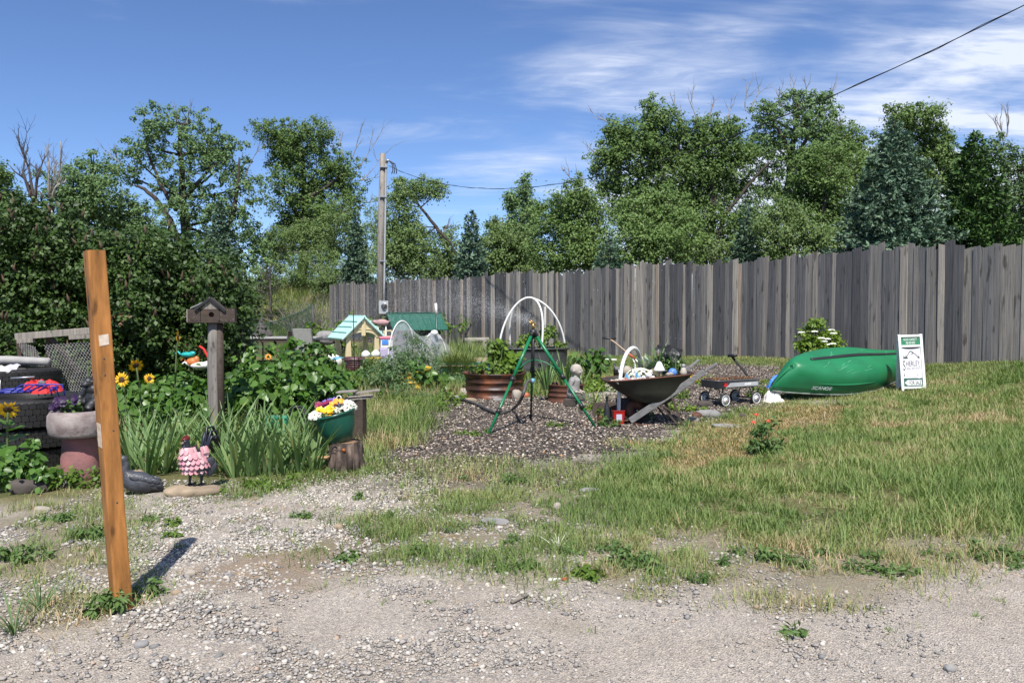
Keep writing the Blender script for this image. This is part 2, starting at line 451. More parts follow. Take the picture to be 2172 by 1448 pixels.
def bag(name,lab,c_,r,m_,cat,rz=0):
    mb=MB(); mb.grid(crumple(r),smooth=False); return obj(name,mb,m_,None,c_,(0,0,rz),label=lab,cat=cat)
# ------------------------------------------------------------------ the materials
G1 = lambda a, b, c=None: [(0, a), (.55, b), (1, c or tuple(x * 1.35 for x in b))]
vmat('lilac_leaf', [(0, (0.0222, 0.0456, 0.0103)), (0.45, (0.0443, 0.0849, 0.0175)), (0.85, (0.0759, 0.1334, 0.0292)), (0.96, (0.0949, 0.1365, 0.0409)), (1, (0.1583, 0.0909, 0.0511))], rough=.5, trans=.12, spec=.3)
vmat('cottonwood_leaf', [(0, (0.057, 0.101, 0.0312)), (0.5, (0.1137, 0.186, 0.0518)), (1, (0.1877, 0.2659, 0.0827))], rough=.5, trans=.18)
vmat('pale_cottonwood_leaf', [(0, (0.0634, 0.1129, 0.0419)), (0.5, (0.1267, 0.2076, 0.0771)), (1, (0.2216, 0.316, 0.1444))], rough=.5, trans=.2)
vmat('willow_leaf', [(0, (0.0649, 0.1104, 0.0351)), (0.5, (0.1333, 0.2017, 0.0647)), (1, (0.2163, 0.2949, 0.1179))], rough=.5, trans=.18)
vmat('olive_leaf', [(0, (0.0648, 0.1096, 0.0302)), (0.5, (0.1249, 0.2002, 0.0567)), (1, (0.2036, 0.2906, 0.0983))], rough=.5, trans=.18)
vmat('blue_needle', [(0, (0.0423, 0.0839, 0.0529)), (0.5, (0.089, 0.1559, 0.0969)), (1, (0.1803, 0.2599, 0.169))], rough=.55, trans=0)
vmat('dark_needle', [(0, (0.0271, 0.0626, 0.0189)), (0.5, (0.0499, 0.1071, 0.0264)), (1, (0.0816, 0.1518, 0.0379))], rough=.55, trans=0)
vmat('bed_leaf', [(0, (0.036, 0.09, 0.0144)), (0.5, (0.072, 0.156, 0.0264)), (1, (0.126, 0.222, 0.048))], rough=.38, trans=.22, spec=.4)
vmat('shrub_leaf', [(0, (0.0495, 0.099, 0.0132)), (0.5, (0.0935, 0.165, 0.022)), (1, (0.154, 0.22, 0.044))], rough=.45, trans=.22)
vmat('bright_leaf', [(0, (.07,.14,.012)), (.5, (.13,.21,.025)), (1, (.20,.28,.05))], rough=.42, trans=.25)
vmat('iris_leaf', [(0, (0.081, 0.1553, 0.054)), (0.5, (0.1553, 0.2497, 0.0945)), (0.9, (0.2295, 0.3172, 0.135)), (1, (0.297, 0.3105, 0.108))], rough=.4, trans=.25)
vmat('feather_leaf', [(0, (0.054, 0.1148, 0.0473)), (0.5, (0.1013, 0.1755, 0.0743)), (1, (0.1485, 0.216, 0.0945))], rough=.6, trans=.2)
vmat('grass_blade', [(0, (0.1085, 0.1774, 0.0467)), (0.3, (0.185, 0.2576, 0.0752)), (0.5, (0.2616, 0.3034, 0.1102)), (0.66, (0.3828, 0.3263, 0.175)), (0.84, (0.5232, 0.3778, 0.2398)), (1, (0.638, 0.4694, 0.324))], rough=.55, trans=.25, spec=.3)
vmat('dry_blade', [(0, (.17,.17,.06)), (.4, (.33,.235,.10)), (.75, (.42,.285,.13)), (1, (.52,.41,.25))], rough=.65, trans=.2)
vmat('weed_leaf', [(0, (0.052, 0.1105, 0.0286)), (0.5, (0.0936, 0.1625, 0.0455)), (1, (0.156, 0.221, 0.0715))], rough=.5, trans=.2)
vmat('plum_leaf', [(0, (.012,.008,.010)), (1, (.035,.018,.025))], rough=.35, trans=.05)
vmat('variegated_leaf', [(0, (.06,.13,.07)), (.45, (.12,.20,.12)), (.6, (.55,.58,.48)), (1, (.75,.75,.66))], rough=.45, trans=.15)
vmat('road_stone', [(0, (.17,.168,.168)), (.2, (.255,.24,.225)), (.5, (.34,.31,.28)), (.8, (.44,.405,.36)), (.94, (.56,.525,.47)), (1, (.37,.27,.20))], rough=.8, trans=0, spec=.25)
vmat('pale_stone', [(0, (0.143, 0.1378, 0.13)), (0.3, (0.341, 0.318, 0.28)), (0.7, (0.484, 0.4452, 0.385)), (1, (0.682, 0.6254, 0.55))], rough=.8, trans=0, spec=.25)
vmat('bed_stone', [(0, (0.024, 0.021, 0.0195)), (0.35, (0.063, 0.0525, 0.0465)), (0.6, (0.15, 0.12, 0.099)), (0.8, (0.3, 0.2475, 0.2025)), (0.95, (0.66, 0.585, 0.495)), (1, (0.54, 0.255, 0.0825))], rough=.75, trans=0, spec=.3)
vmat('petal_white', [(0, (.6,.62,.5)), (1, (.82,.82,.78))], rough=.6, trans=.15)
vmat('petal_purple', [(0, (.03,.008,.06)), (1, (.11,.03,.17))], rough=.55, trans=.1)
vmat('petal_violet', [(0, (.09,.06,.30)), (1, (.2,.15,.5))], rough=.55, trans=.1)
vmat('petal_magenta', [(0, (.14,.004,.045)), (1, (.30,.015,.10))], rough=.55, trans=.1)
vmat('petal_yellow', [(0, (.70,.36,.005)), (1, (.85,.55,.02))], rough=.5, trans=.15)
vmat('petal_orange', [(0, (.75,.26,.01)), (1, (.85,.42,.03))], rough=.5, trans=.15)
vmat('petal_red', [(0, (.45,.03,.01)), (1, (.65,.07,.02))], rough=.5, trans=.15)
vmat('shell_bits', [(0, (.05,.16,.30)), (.15, (.55,.5,.45)), (.5, (.70,.62,.55)), (.7, (.45,.08,.06)), (.8, (.7,.68,.64)), (.9, (.08,.25,.2)), (1, (.6,.42,.2))], rough=.3, trans=0)
vmat('soil_bits', [(0, (.05,.03,.02)), (.5, (.13,.07,.04)), (1, (.25,.14,.07))], rough=.9, trans=0)
vmat('water_drop', [(0, (.85,.88,.92)), (1, (.95,.96,.98))], rough=.15, trans=0, spec=.8)
rmat('board', [(0, (0.0741, 0.0727, 0.0758)), (0.26, (0.105, 0.1018, 0.1042)), (0.42, (0.1544, 0.1478, 0.1445)), (0.56, (0.2099, 0.1902, 0.1717)), (0.66, (0.1173, 0.115, 0.1185)), (0.8, (0.2594, 0.2302, 0.199)), (0.92, (0.3581, 0.3211, 0.2783)), (1, (0.2902, 0.212, 0.1599))], stretch=(60, 60, 1.6), grain=.74, bump=.6)
rmat('weathered_wood', [(0, (.21,.185,.155)), (1, (.27,.245,.215))], stretch=(24, 24, 1.2), grain=.45)
rmat('dark_wood', [(0, (.055,.040,.032)), (1, (.080,.060,.048))], stretch=(5, 20, 22), grain=.35)
rmat('pole_wood', [(0, (.20,.18,.16)), (1, (.225,.205,.185))], stretch=(14, 14, .6), grain=.5)
rmat('post_wood', [(0, (.30,.13,.035)), (1, (.30,.13,.035))], stretch=(16, 16, 2.2), grain=.62, bump=.35, rough=.55, nscale=1.3)
mat('tape_residue', (.60,.52,.44), (.44,.33,.22), rough=.7, scale=30)
mat('bark', (.070,.056,.044), (.030,.024,.020), rough=.9, scale=6, bump=.8, bscale=14, stretch=(3, 3, .7))
mat('pale_bark', (.26,.235,.20), (.14,.12,.10), rough=.9, scale=6, bump=.5, bscale=14)
mat('dead_wood', (.34,.31,.28), (.19,.17,.15), rough=.9, scale=5)
mat('dead_dark', (.095,.082,.075), (.055,.047,.043), rough=.9, scale=5)
mat('lilac_seed', (.12,.075,.05), (.075,.05,.03), rough=.9)
mat('stem', (.10,.14,.045), (.06,.09,.03), rough=.7)
mat('stump_bark', (.17,.125,.10), (.045,.032,.027), rough=.95, scale=14, bump=1.0, bscale=30, stretch=(1, 1, .45), lo=.38, hi=.6)
mat('cut_wood', (.42,.26,.13), (.27,.15,.07), rough=.8, scale=20)
mat('orange_knot', (.42,.13,.02), (.2,.06,.01), rough=.5)
mat('tyre', (.007,.007,.0075), (.015,.0145,.014), rough=.62, scale=12, bump=.25, bscale=60)
mat('tyre_dusty', (.05,.048,.046), (.095,.09,.085), rough=.8, scale=9, bump=.3)
mat('galvanised', (.30,.30,.30), (.20,.19,.185), rough=.5, metal=.5)
mat('steel', (.45,.46,.48), (.36,.37,.39), rough=.4, metal=.7)
mat('grey_paint', (.40,.42,.44), (.34,.36,.38), rough=.5)
mat('rust', (.20,.060,.016), (.040,.018,.012), rough=.45, scale=4.5, detail=9, bump=.4, bscale=30, spec=.6, lo=.30, hi=.54, stretch=(1,1,1.8))
mat('yellow_paint', (.62,.43,.025), (.38,.24,.03), rough=.55, scale=5, detail=8)
mat('green_plastic', (.012,.095,.065), (.010,.075,.052), rough=.28, spec=.5)
mat('tripod_green', (.008,.17,.065), (.006,.14,.055), rough=.35)
mat('planter_green', (.010,.085,.062), (.008,.065,.05), rough=.4)
mat('black_plastic', (.014,.014,.015), (.022,.022,.022), rough=.45)
mat('tank_grey', (.050,.050,.053), (.035,.035,.037), rough=.55, bump=.1)
mat('pvc', (.80,.79,.77), (.72,.71,.69), rough=.35)
mat('brass', (.55,.38,.13), (.45,.3,.1), rough=.35, metal=.9)
mat('hose', (.085,.08,.075), (.06,.058,.055), rough=.5)
mat('canoe_green', (.012,.19,.072), (.010,.135,.052), rough=.45, scale=2.2, detail=8, bump=.06, bscale=6, stretch=(1, 2.5, 2.5), spec=.5, lo=.3, hi=.75)
mat('canoe_scuff', (.10,.34,.19), (.05,.25,.13), rough=.6, scale=30)
mat('canoe_trim', (.20,.22,.20), (.10,.14,.11), rough=.5)
mat('keel_black', (.012,.013,.014), (.02,.02,.02), rough=.5)
mat('white_paint', (.80,.80,.78), (.74,.74,.72), rough=.5)
mat('sign_white', (.78,.77,.80), (.74,.73,.76), rough=.45)
mat('sign_green', (.03,.20,.095), (.028,.18,.085), rough=.45)
mat('sign_teal', (.045,.125,.095), (.04,.115,.09), rough=.45)
mat('ink', (.05,.05,.055), (.04,.04,.045), rough=.6)
mat('ink_grey', (.16,.15,.17), (.13,.12,.14), rough=.6)
mat('cream_plastic', (.66,.56,.33), (.60,.50,.29), rough=.5, scale=3)
mat('mint_plastic', (.46,.74,.67), (.42,.69,.62), rough=.45, scale=3)
mat('green_metal', (.028,.115,.082), (.024,.10,.07), rough=.4)
mat('shed_wall', (.055,.062,.068), (.04,.045,.05), rough=.8)
mat('shed_gable', (.16,.14,.10), (.12,.10,.07), rough=.85)
mat('concrete', (.33,.285,.27), (.17,.13,.125), rough=.9, scale=9, detail=8, bump=.5, bscale=50)
mat('pink_concrete', (.30,.13,.125), (.20,.10,.10), rough=.9, scale=7, detail=8, bump=.5, bscale=40)
mat('duck_grey', (.075,.080,.095), (.035,.037,.045), rough=.45, scale=9, bump=.5, bscale=45)
mat('ape_black', (.016,.016,.018), (.03,.03,.034), rough=.42, scale=14, bump=.6, bscale=60)
mat('rooster_dark', (.014,.017,.028), (.024,.026,.04), rough=.35, metal=.2)
mat('rooster_blue', (.05,.055,.075), (.10,.10,.12), rough=.35, metal=.3)
mat('rooster_pink', (.66,.33,.36), (.56,.25,.28), rough=.4, scale=12)
mat('rooster_pale', (.70,.47,.48), (.60,.38,.39), rough=.4, scale=12)
mat('rooster_red', (.16,.012,.014), (.09,.01,.01), rough=.45)
mat('field_stone', (.36,.28,.19), (.22,.17,.12), rough=.9, scale=7, detail=8, bump=.6, bscale=20)
mat('grey_rock', (.28,.27,.26), (.19,.185,.18), rough=.9, scale=6, detail=8, bump=.6, bscale=22)
mat('pale_rock', (.38,.34,.29), (.26,.22,.18), rough=.9, scale=6, detail=8, bump=.6, bscale=22)
mat('dark_rock', (.085,.07,.06), (.05,.042,.037), rough=.9, scale=6, detail=8, bump=.6)
mat('statue_stone', (.31,.30,.29), (.23,.22,.21), rough=.85, scale=10, detail=7, bump=.25, bscale=45)
mat('statue_skin', (.47,.43,.37), (.36,.325,.275), rough=.8, scale=9, detail=7, bump=.15, bscale=45)
mat('statue_shorts', (.10,.092,.082), (.07,.064,.058), rough=.85, scale=10)
mat('barrow_tray', (.040,.043,.030), (.024,.024,.019), rough=.55, scale=5, detail=8, bump=.1, lo=.3, hi=.7)
mat('barrow_rim', (.13,.045,.022), (.07,.03,.02), rough=.7)
mat('barrow_wood', (.20,.197,.195), (.13,.127,.125), rough=.7, scale=3, detail=8, stretch=(2, 14, 14))
mat('soil', (.060,.042,.030), (.035,.024,.018), rough=.95, scale=20, bump=.8)
mat('wagon_steel', (.19,.20,.22), (.14,.148,.165), rough=.38, metal=.25)
mat('wagon_light', (.40,.41,.43), (.34,.35,.37), rough=.4)
mat('wagon_red', (.50,.02,.02), (.4,.015,.015), rough=.4)
mat('red_plastic', (.36,.010,.010), (.4,.01,.01), rough=.35)
mat('label_grey', (.42,.45,.55), (.36,.38,.46), rough=.5)
mat('bucket_dark', (.12,.018,.014), (.09,.014,.012), rough=.5)
mat('blue_tarp', (.07,.26,.70), (.05,.2,.6), rough=.4)
mat('bag_white', (.76,.74,.70), (.68,.65,.6), rough=.55)
mat('ball_blue', (.10,.24,.68), (.085,.21,.6), rough=.4)
mat('ceramic_white', (.80,.80,.78), (.74,.75,.76), rough=.3)
mat('ceramic_cream', (.40,.37,.21), (.33,.3,.16), rough=.4)
mat('clip_blue', (.16,.38,.60), (.12,.32,.52), rough=.4)
mat('tan_handle', (.55,.40,.29), (.45,.32,.22), rough=.6)
mat('orange_paint', (.55,.13,.06), (.45,.10,.05), rough=.5)
mat('chair_blue', (.02,.03,.30), (.015,.02,.22), rough=.4)
mat('chair_red', (.60,.025,.025), (.48,.02,.02), rough=.7)
mat('umbrella_grey', (.085,.078,.075), (.06,.055,.053), rough=.85)
mat('table_grey', (.36,.35,.33), (.29,.28,.27), rough=.6)
mat('dark_metal', (.035,.035,.037), (.05,.05,.052), rough=.5)
mat('chair_fabric', (.46,.45,.43), (.40,.39,.37), rough=.8)
mat('chair_brown', (.060,.040,.033), (.045,.03,.025), rough=.8)
mat('pool_blue', (.17,.48,.68), (.14,.42,.62), rough=.4)
mat('toy_teal', (.03,.40,.38), (.025,.35,.33), rough=.35)
mat('toy_orange', (.60,.20,.06), (.5,.16,.05), rough=.4)
mat('toy_pink', (.70,.20,.28), (.6,.16,.24), rough=.4)
mat('toy_lilac', (.45,.40,.58), (.4,.35,.5), rough=.5)
mat('tray_teal', (.02,.33,.22), (.018,.28,.19), rough=.4)
mat('pot_purple', (.085,.035,.04), (.07,.03,.033), rough=.5)
mat('flower_eye', (.035,.015,.006), (.06,.025,.01), rough=.8)
mat('pink_fabric', (.42,.25,.24), (.34,.2,.2), rough=.7)
mat('grey_cloth', (.22,.22,.225), (.30,.30,.31), rough=.75)
mat('insulation', (.62,.63,.66), (.5,.5,.53), rough=.5)
def netting(name, col, op, rough=.6):
    m, t, o = _new(name)
    d = t.nodes.new('ShaderNodeBsdfDiffuse'); d.inputs[0].default_value = (*col, 1)
    tr = t.nodes.new('ShaderNodeBsdfTranslucent'); tr.inputs[0].default_value = (*col, 1)
    m1_ = t.nodes.new('ShaderNodeMixShader'); m1_.inputs[0].default_value = .35; t.links.new(d.outputs[0], m1_.inputs[1]); t.links.new(tr.outputs[0], m1_.inputs[2])
    tp = t.nodes.new('ShaderNodeBsdfTransparent'); mx = t.nodes.new('ShaderNodeMixShader')
    tc_ = t.nodes.new('ShaderNodeTexCoord'); n = t.nodes.new('ShaderNodeTexNoise'); n.inputs['Scale'].default_value = 9; n.inputs['Detail'].default_value = 4
    t.links.new(tc_.outputs['Object'], n.inputs['Vector'])
    mr = t.nodes.new('ShaderNodeMapRange'); t.links.new(n.outputs[0], mr.inputs[0]); mr.inputs[1].default_value = .3; mr.inputs[2].default_value = .7
    mr.inputs[3].default_value = op * .65; mr.inputs[4].default_value = min(1, op * 1.35)
    t.links.new(mr.outputs[0], mx.inputs[0]); t.links.new(tp.outputs[0], mx.inputs[1]); t.links.new(m1_.outputs[0], mx.inputs[2]); t.links.new(mx.outputs[0], o.inputs[0])
netting('white_net', (.78,.78,.80), .5)
netting('green_net', (.035,.075,.055), .5)

# ------------------------------------------------------------------ the ground, one sheet from under the camera to the horizon
BED = gpoly([(800,985),(850,950),(905,880),(935,848),(985,840),(1110,835),(1240,850),(1300,840),(1430,800),(1440,772),(1640,775),(1660,800),(1640,852),(1560,872),(1480,905),(1400,915),(1370,945),(1180,975),(1080,985),(960,1000),(890,1015)])
PALE = gpoly([(300,1085),(420,1068),(560,1052),(700,1018),(830,1000),(930,1030),(930,1070),(840,1110),(640,1130),(520,1175),(430,1290),(330,1330),(0,1370),(0,1290),(200,1250),(290,1180)])
MEADOW = gpoly([(1280,1015),(1330,965),(1440,925),(1640,862),(1900,848),(2172,775),(2420,775),(2520,1150),(2172,1140),(1900,1150),(1650,1175),(1480,1150),(1340,1095),(1240,1050)])
DRY = gpoly([(1335,992),(1372,942),(1480,905),(1640,862),(1790,862),(1760,905),(1660,940),(1560,985),(1430,1005)])
SPARSE = gpoly([(700,1000),(1280,985),(1340,1090),(1500,1150),(1900,1150),(2172,1140),(2300,1140),(2172,1195),(1750,1250),(1300,1262),(1000,1240),(700,1190),(620,1120),(880,1065),(860,1020)])
TUFTS = gpoly([(0,1060),(300,1055),(300,1110),(290,1200),(330,1330),(0,1350)])
LEFTG = gpoly([(420,1062),(480,1030),(690,985),(765,950),(780,860),(700,800),(940,800),(985,840),(935,848),(905,880),(850,950),(800,985),(830,1005),(700,1020),(560,1052)])
LAWN = gpoly([(1225,752),(2400,752),(2420,790),(2172,790),(1900,848),(1690,850),(1660,800),(1640,778),(1440,772),(1300,800),(1225,815)])
STRIP = gpoly([(1310,985),(1370,948),(1480,906),(1560,873),(1640,848),(1720,865),(1600,905),(1440,945),(1340,1000),(1290,1040)])
BEDTHIN = gpoly([(790,990),(960,985),(1180,972),(1300,960),(1300,1000),(1200,1035),(1000,1045),(880,1060),(770,1035)])
TRACK = gpoly([(430,1240),(520,1180),(640,1135),(860,1115),(1000,1130),(1000,1190),(760,1200),(600,1260)])
YARD = gpoly([(0,690),(500,700),(700,690),(1225,752),(1240,850),(985,840),(935,848),(780,860),(690,985),(480,1030),(300,1055),(0,1060),(-400,1060),(-400,700)])
xs = np.r_[-700, -400, -200, -100, -60, -40, -28, -20, -14, np.arange(-10, 12, .1), 13, 15, 18, 22, 28, 40, 60, 100, 200, 400, 700]
ys = np.r_[-60, -20, -5, 0, 1, 2, np.arange(2.6, 16, .08), np.arange(16, 30, .3), np.arange(30, 66, 1.0), 80, 110, 160, 240, 400, 700, 1200]
XX, YY = np.meshgrid(xs, ys)
ZZ = hgt(XX, YY)
ZZ += (sstep(.45, .8, vnoise(XX, YY, 5.1, 2)) - .3) * .012 * (YY < 16) * (YY > 2)
nx, ny = len(xs), len(ys)
idx = np.arange(nx * ny).reshape(ny, nx)
quads = np.stack([idx[:-1, :-1], idx[:-1, 1:], idx[1:, 1:], idx[1:, :-1]], -1).reshape(-1, 4)
fx_, fy_ = XX.ravel(), YY.ravel()
bed, pale = ragged(fx_, fy_, BED, .2), ragged(fx_, fy_, PALE, .3)
grassy = ragged(fx_, fy_, MEADOW, .3) | ragged(fx_, fy_, STRIP, .25) | ragged(fx_, fy_, LEFTG, .2) | ragged(fx_, fy_, LAWN, .2) | ragged(fx_, fy_, YARD, .2) | (fy_ > 16) | (fx_ > 8) | (fx_ < -7)
sparse = ragged(fx_, fy_, SPARSE, .4) | ragged(fx_, fy_, TUFTS, .3)
track = ragged(fx_, fy_, TRACK, .3)
zone = np.zeros((nx * ny, 4), np.float32); zone[:, 3] = 1
def soft(m):
    a = m.reshape(ny, nx).astype(float)
    for _ in range(2):
        a[1:-1, 1:-1] = (a[1:-1, 1:-1] * 2 + a[:-2, 1:-1] + a[2:, 1:-1] + a[1:-1, :-2] + a[1:-1, 2:]) / 6
    return a.ravel()
zone[:, 0] = np.maximum(soft(bed), .55 * soft(ragged(fx_, fy_, BEDTHIN, .35)))
zone[:, 1] = soft(grassy & ~bed) + .4 * soft(sparse & ~grassy)
zone[:, 2] = soft(track) + .5 * soft(sparse & ~grassy)
ground = np_obj('ground', np.stack([XX, YY, ZZ], -1).reshape(-1, 3), [quads], 'steel', None, True, kind='structure')
ca = ground.data.color_attributes.new('zone', 'FLOAT_COLOR', 'POINT'); ca.data.foreach_set('color', zone.ravel())
m, t, o = _new('earth')
p = t.nodes.new('ShaderNodeBsdfPrincipled'); p.inputs['Roughness'].default_value = .92; p.inputs['Specular IOR Level'].default_value = .15
ge = t.nodes.new('ShaderNodeNewGeometry')
def gnoise(s, d=6, r=.6):
    n = t.nodes.new('ShaderNodeTexNoise'); n.inputs['Scale'].default_value = s; n.inputs['Detail'].default_value = d; n.inputs['Roughness'].default_value = r
    t.links.new(ge.outputs['Position'], n.inputs['Vector']); return n.outputs[0]
def gmix(f, a, b, mode='MIX'):
    x = t.nodes.new('ShaderNodeMixRGB'); x.blend_type = mode
    for k, q in enumerate((f, a, b)):
        if isinstance(q, (float, int)): x.inputs[k].default_value = q
        elif isinstance(q, tuple): x.inputs[k].default_value = (*q, 1)
        else: t.links.new(q, x.inputs[k])
    return x.outputs[0]
def gvor(s):
    v_ = t.nodes.new('ShaderNodeTexVoronoi'); v_.inputs['Scale'].default_value = s; t.links.new(ge.outputs['Position'], v_.inputs['Vector']); return v_
va, vb, vc = gvor(110), gvor(42), gvor(230)
road = _ramp(t, [(.3, (.405,.355,.305)), (.5, (.465,.415,.365)), (.72, (.485,.445,.40))], gnoise(1.3))
speck = _ramp(t, [(0, (.42,.42,.44)), (.25, (.8,.8,.8)), (.7, (1.05,1.04,1.02)), (1, (1.35,1.32,1.25))], va.outputs['Color'])
road = gmix(.85, road, speck, 'MULTIPLY')
speck3 = _ramp(t, [(0, (.35,.35,.37)), (.3, (.85,.85,.85)), (.75, (1.1,1.09,1.06)), (1, (1.9,1.85,1.75))], vc.outputs['Color'])
road = gmix(.8, road, speck3, 'MULTIPLY')
speck2 = _ramp(t, [(0, (.6,.6,.62)), (.4, (1,1,1)), (1, (1.2,1.18,1.14))], vb.outputs['Color'])
road = gmix(.45, road, speck2, 'MULTIPLY')
bedc = _ramp(t, [(0, (.03,.027,.024)), (.5, (.10,.085,.073)), (1, (.22,.18,.155))], vb.outputs['Color'])
turf = _ramp(t, [(.3, (.10,.11,.042)), (.5, (.155,.15,.065)), (.7, (.24,.20,.105))], gnoise(2.2))
turf = gmix(.6, turf, speck, 'MULTIPLY')
brown = _ramp(t, [(.3, (.36,.29,.215)), (.7, (.27,.205,.15))], gnoise(3.0))
brown = gmix(.6, brown, speck, 'MULTIPLY')
za = t.nodes.new('ShaderNodeVertexColor'); za.layer_name = 'zone'
zs = t.nodes.new('ShaderNodeSeparateColor'); t.links.new(za.outputs[0], zs.inputs[0])
c = gmix(zs.outputs[2], road, brown); c = gmix(zs.outputs[1], c, turf); c = gmix(zs.outputs[0], c, bedc)
t.links.new(c, p.inputs['Base Color'])
b1 = t.nodes.new('ShaderNodeBump'); b1.inputs['Strength'].default_value = .9; b1.inputs['Distance'].default_value = .012
hsum = t.nodes.new('ShaderNodeMath'); hsum.operation = 'ADD'; t.links.new(va.outputs['Distance'], hsum.inputs[0]); t.links.new(gnoise(40, 8, .75), hsum.inputs[1])
t.links.new(hsum.outputs[0], b1.inputs['Height']); t.links.new(b1.outputs[0], p.inputs['Normal']); t.links.new(p.outputs[0], o.inputs[0])
ground.data.materials[0] = m

# ------------------------------------------------------------------ the board fence
FA, FB = Vector((-386/42, FPX/42, 0)), Vector((1086/119, FPX/119, 0))
fdir = (FB - FA).normalized(); flen = (FB - FA).length + 1.6
fnor = Vector((fdir.y, -fdir.x, 0))                    # towards the yard
if fnor.y > 0: fnor = -fnor
fence = thing('board_fence', 'tall weathered grey fence of uneven upright boards behind the whole garden', 'fence', (FA.x, FA.y, 0), math.atan2(fdir.y, fdir.x))
bms = []
for k in range(5):
    a, b_ = random.uniform(-.02, .02), random.uniform(-.02, .02)
    mbx = MB(); w_, d_ = .075, .012
    mbx.add([(-w_,-d_,0),(w_,-d_,0),(w_,d_,0),(-w_,d_,0),(-w_,-d_,1+a),(w_,-d_,1+b_),(w_,d_,1+b_),(-w_,d_,1+a),(-w_,-d_,.5),(w_+random.uniform(-.004,.004),-d_,.5)],
            [(3,2,1,0),(4,5,6,7),(0,1,9,8),(8,9,5,4),(1,2,6,5,9),(2,3,7,6),(3,0,8,4,7)])
    bms.append(mesh_of('board', mbx, 'board'))
s_ = 0.0; k = 0
while s_ < flen:
    w_ = random.choice([.09, .11, .14, .14, .14, .17, .185, .2]) * random.uniform(.93, 1.07)
    q = FA + fdir * (s_ + w_/2)
    zb = gz(q.x, q.y) - .06
    top = 2.74 + random.choice([-.05, -.03, 0, 0, .02, .05, .09]) + .05 * math.sin(s_ * .9) + random.uniform(-.015, .015)
    off = [0, .016][k % 2] + random.uniform(-.006, .006)
    link_mesh('board', bms[k % 5], fence, (s_ + w_/2, 0, zb), (random.uniform(-.006, .006), random.uniform(-.004, .004), random.uniform(-.02, .02)), (w_/.15 * 1.07, 1, top - zb))
    fence.children  # local y is set below
    C.objects[-1].location.y = -off if fnor.dot(Vector((-fdir.y, fdir.x, 0))) < 0 else off
    s_ += w_ + random.uniform(.0, .004); k += 1
# ------------------------------------------------------------------ trees
def limb(mb, pts, r0, r1, n=6, wob=.0):
    pts = [Vector(p) for p in pts]; out = []
    for a, b in zip(pts[:-1], pts[1:]):
        for q in range(3):
            out.append(a.lerp(b, q / 3) + Vector((random.uniform(-wob, wob), random.uniform(-wob, wob), 0)))
    out.append(pts[-1])
    mb.tube(out, [r0 + (r1 - r0) * i / (len(out) - 1) for i in range(len(out))], n)
def bare(mb, p, d, ln, r, depth, spread=.6):
    pts = [Vector(p)]; d = Vector(d).normalized()
    for i in range(4):
        d = (d + Vector((random.gauss(0, .13), random.gauss(0, .13), random.gauss(.03, .1)))).normalized()
        pts.append(pts[-1] + d * ln / 4)
    mb.tube(pts, [r * (1 - .16 * i) for i in range(5)], 5 if depth > 1 else 3, cap=False)
    if depth > 0:
        for k in range(random.choice([2, 3, 3])):
            b_ = pts[random.choice([1, 2, 3, 4, 4])]
            dd = (d + Vector((random.gauss(0, spread), random.gauss(0, spread * .6), random.gauss(.15, spread * .5)))).normalized()
            bare(mb, b_, dd, ln * random.uniform(.5, .8), r * .55, depth - 1, spread)
def crown_leaves(cs, rs, n, leaf, clump, fill=.25, droop=0.0, tv=LEAF, vmean=.5, vsd=.2, shape=1.0, per=26):
    """leaves gathered in clumps over the ellipsoids (centres cs, radii rs)"""
    cs, rs = np.asarray(cs, float), np.asarray(rs, float)
    wt = rs[:, 0] * rs[:, 2]; wt = wt / wt.sum()
    nc = max(10, int(n / per))
    which = rng.choice(len(cs), nc, p=wt)
    d = rand_dir(nc); d[:, 1] -= .15
    rad = np.where(rng.random(nc) < fill, rng.random(nc) ** .5 * .75, rng.uniform(.72, 1.05, nc))[:, None]
    sprig = rng.random(nc) < .13; d[sprig, 2] += .7; rad = np.where(sprig[:, None], rng.uniform(1.08, 1.38, (nc, 1)), rad)
    dd = norm(d); q_ = cs[which] + dd * rs[which]
    fr = 1.6 / max(.25, float(np.median(rs[:, 0])))
    lump = vnoise(q_[:, 0] * fr + q_[:, 1] * fr * .6, q_[:, 2] * fr - q_[:, 1] * fr * .4, 1.0, 3)
    rad = rad * (.70 + .52 * lump)[:, None]
    cc = cs[which] + dd * rs[which] * rad
    csz = clump * rng.uniform(.6, 1.35, nc) * np.where(sprig, .6, 1)
    cvar = rng.normal(vmean, vsd * .7, nc)
    ci = rng.integers(0, nc, n)
    off = rand_dir(n) * (rng.random(n) ** .5 * np.where(rng.random(n) < .16, 2.0, 1.0))[:, None] * csz[ci][:, None] * np.array([1, 1, .75])
    pos = cc[ci] + off
    nrm = norm(off + np.array([0, -.25, .55]) * csz[ci][:, None] + rng.normal(0, .45, (n, 3)) * csz[ci][:, None])
    ax = norm(off + rng.normal(0, .6, (n, 3)) * csz[ci][:, None] + np.array([0, 0, -droop]) * csz[ci][:, None])
    sc_ = leaf * rng.uniform(.6, 1.45, n)
    s3 = np.stack([sc_ * shape, sc_, sc_], 1)
    return scatter(tv[0], tv[1], pos, frames(nrm, ax), s3, np.clip(cvar[ci] + rng.normal(0, vsd * .6, n), 0, 1)), cc, which
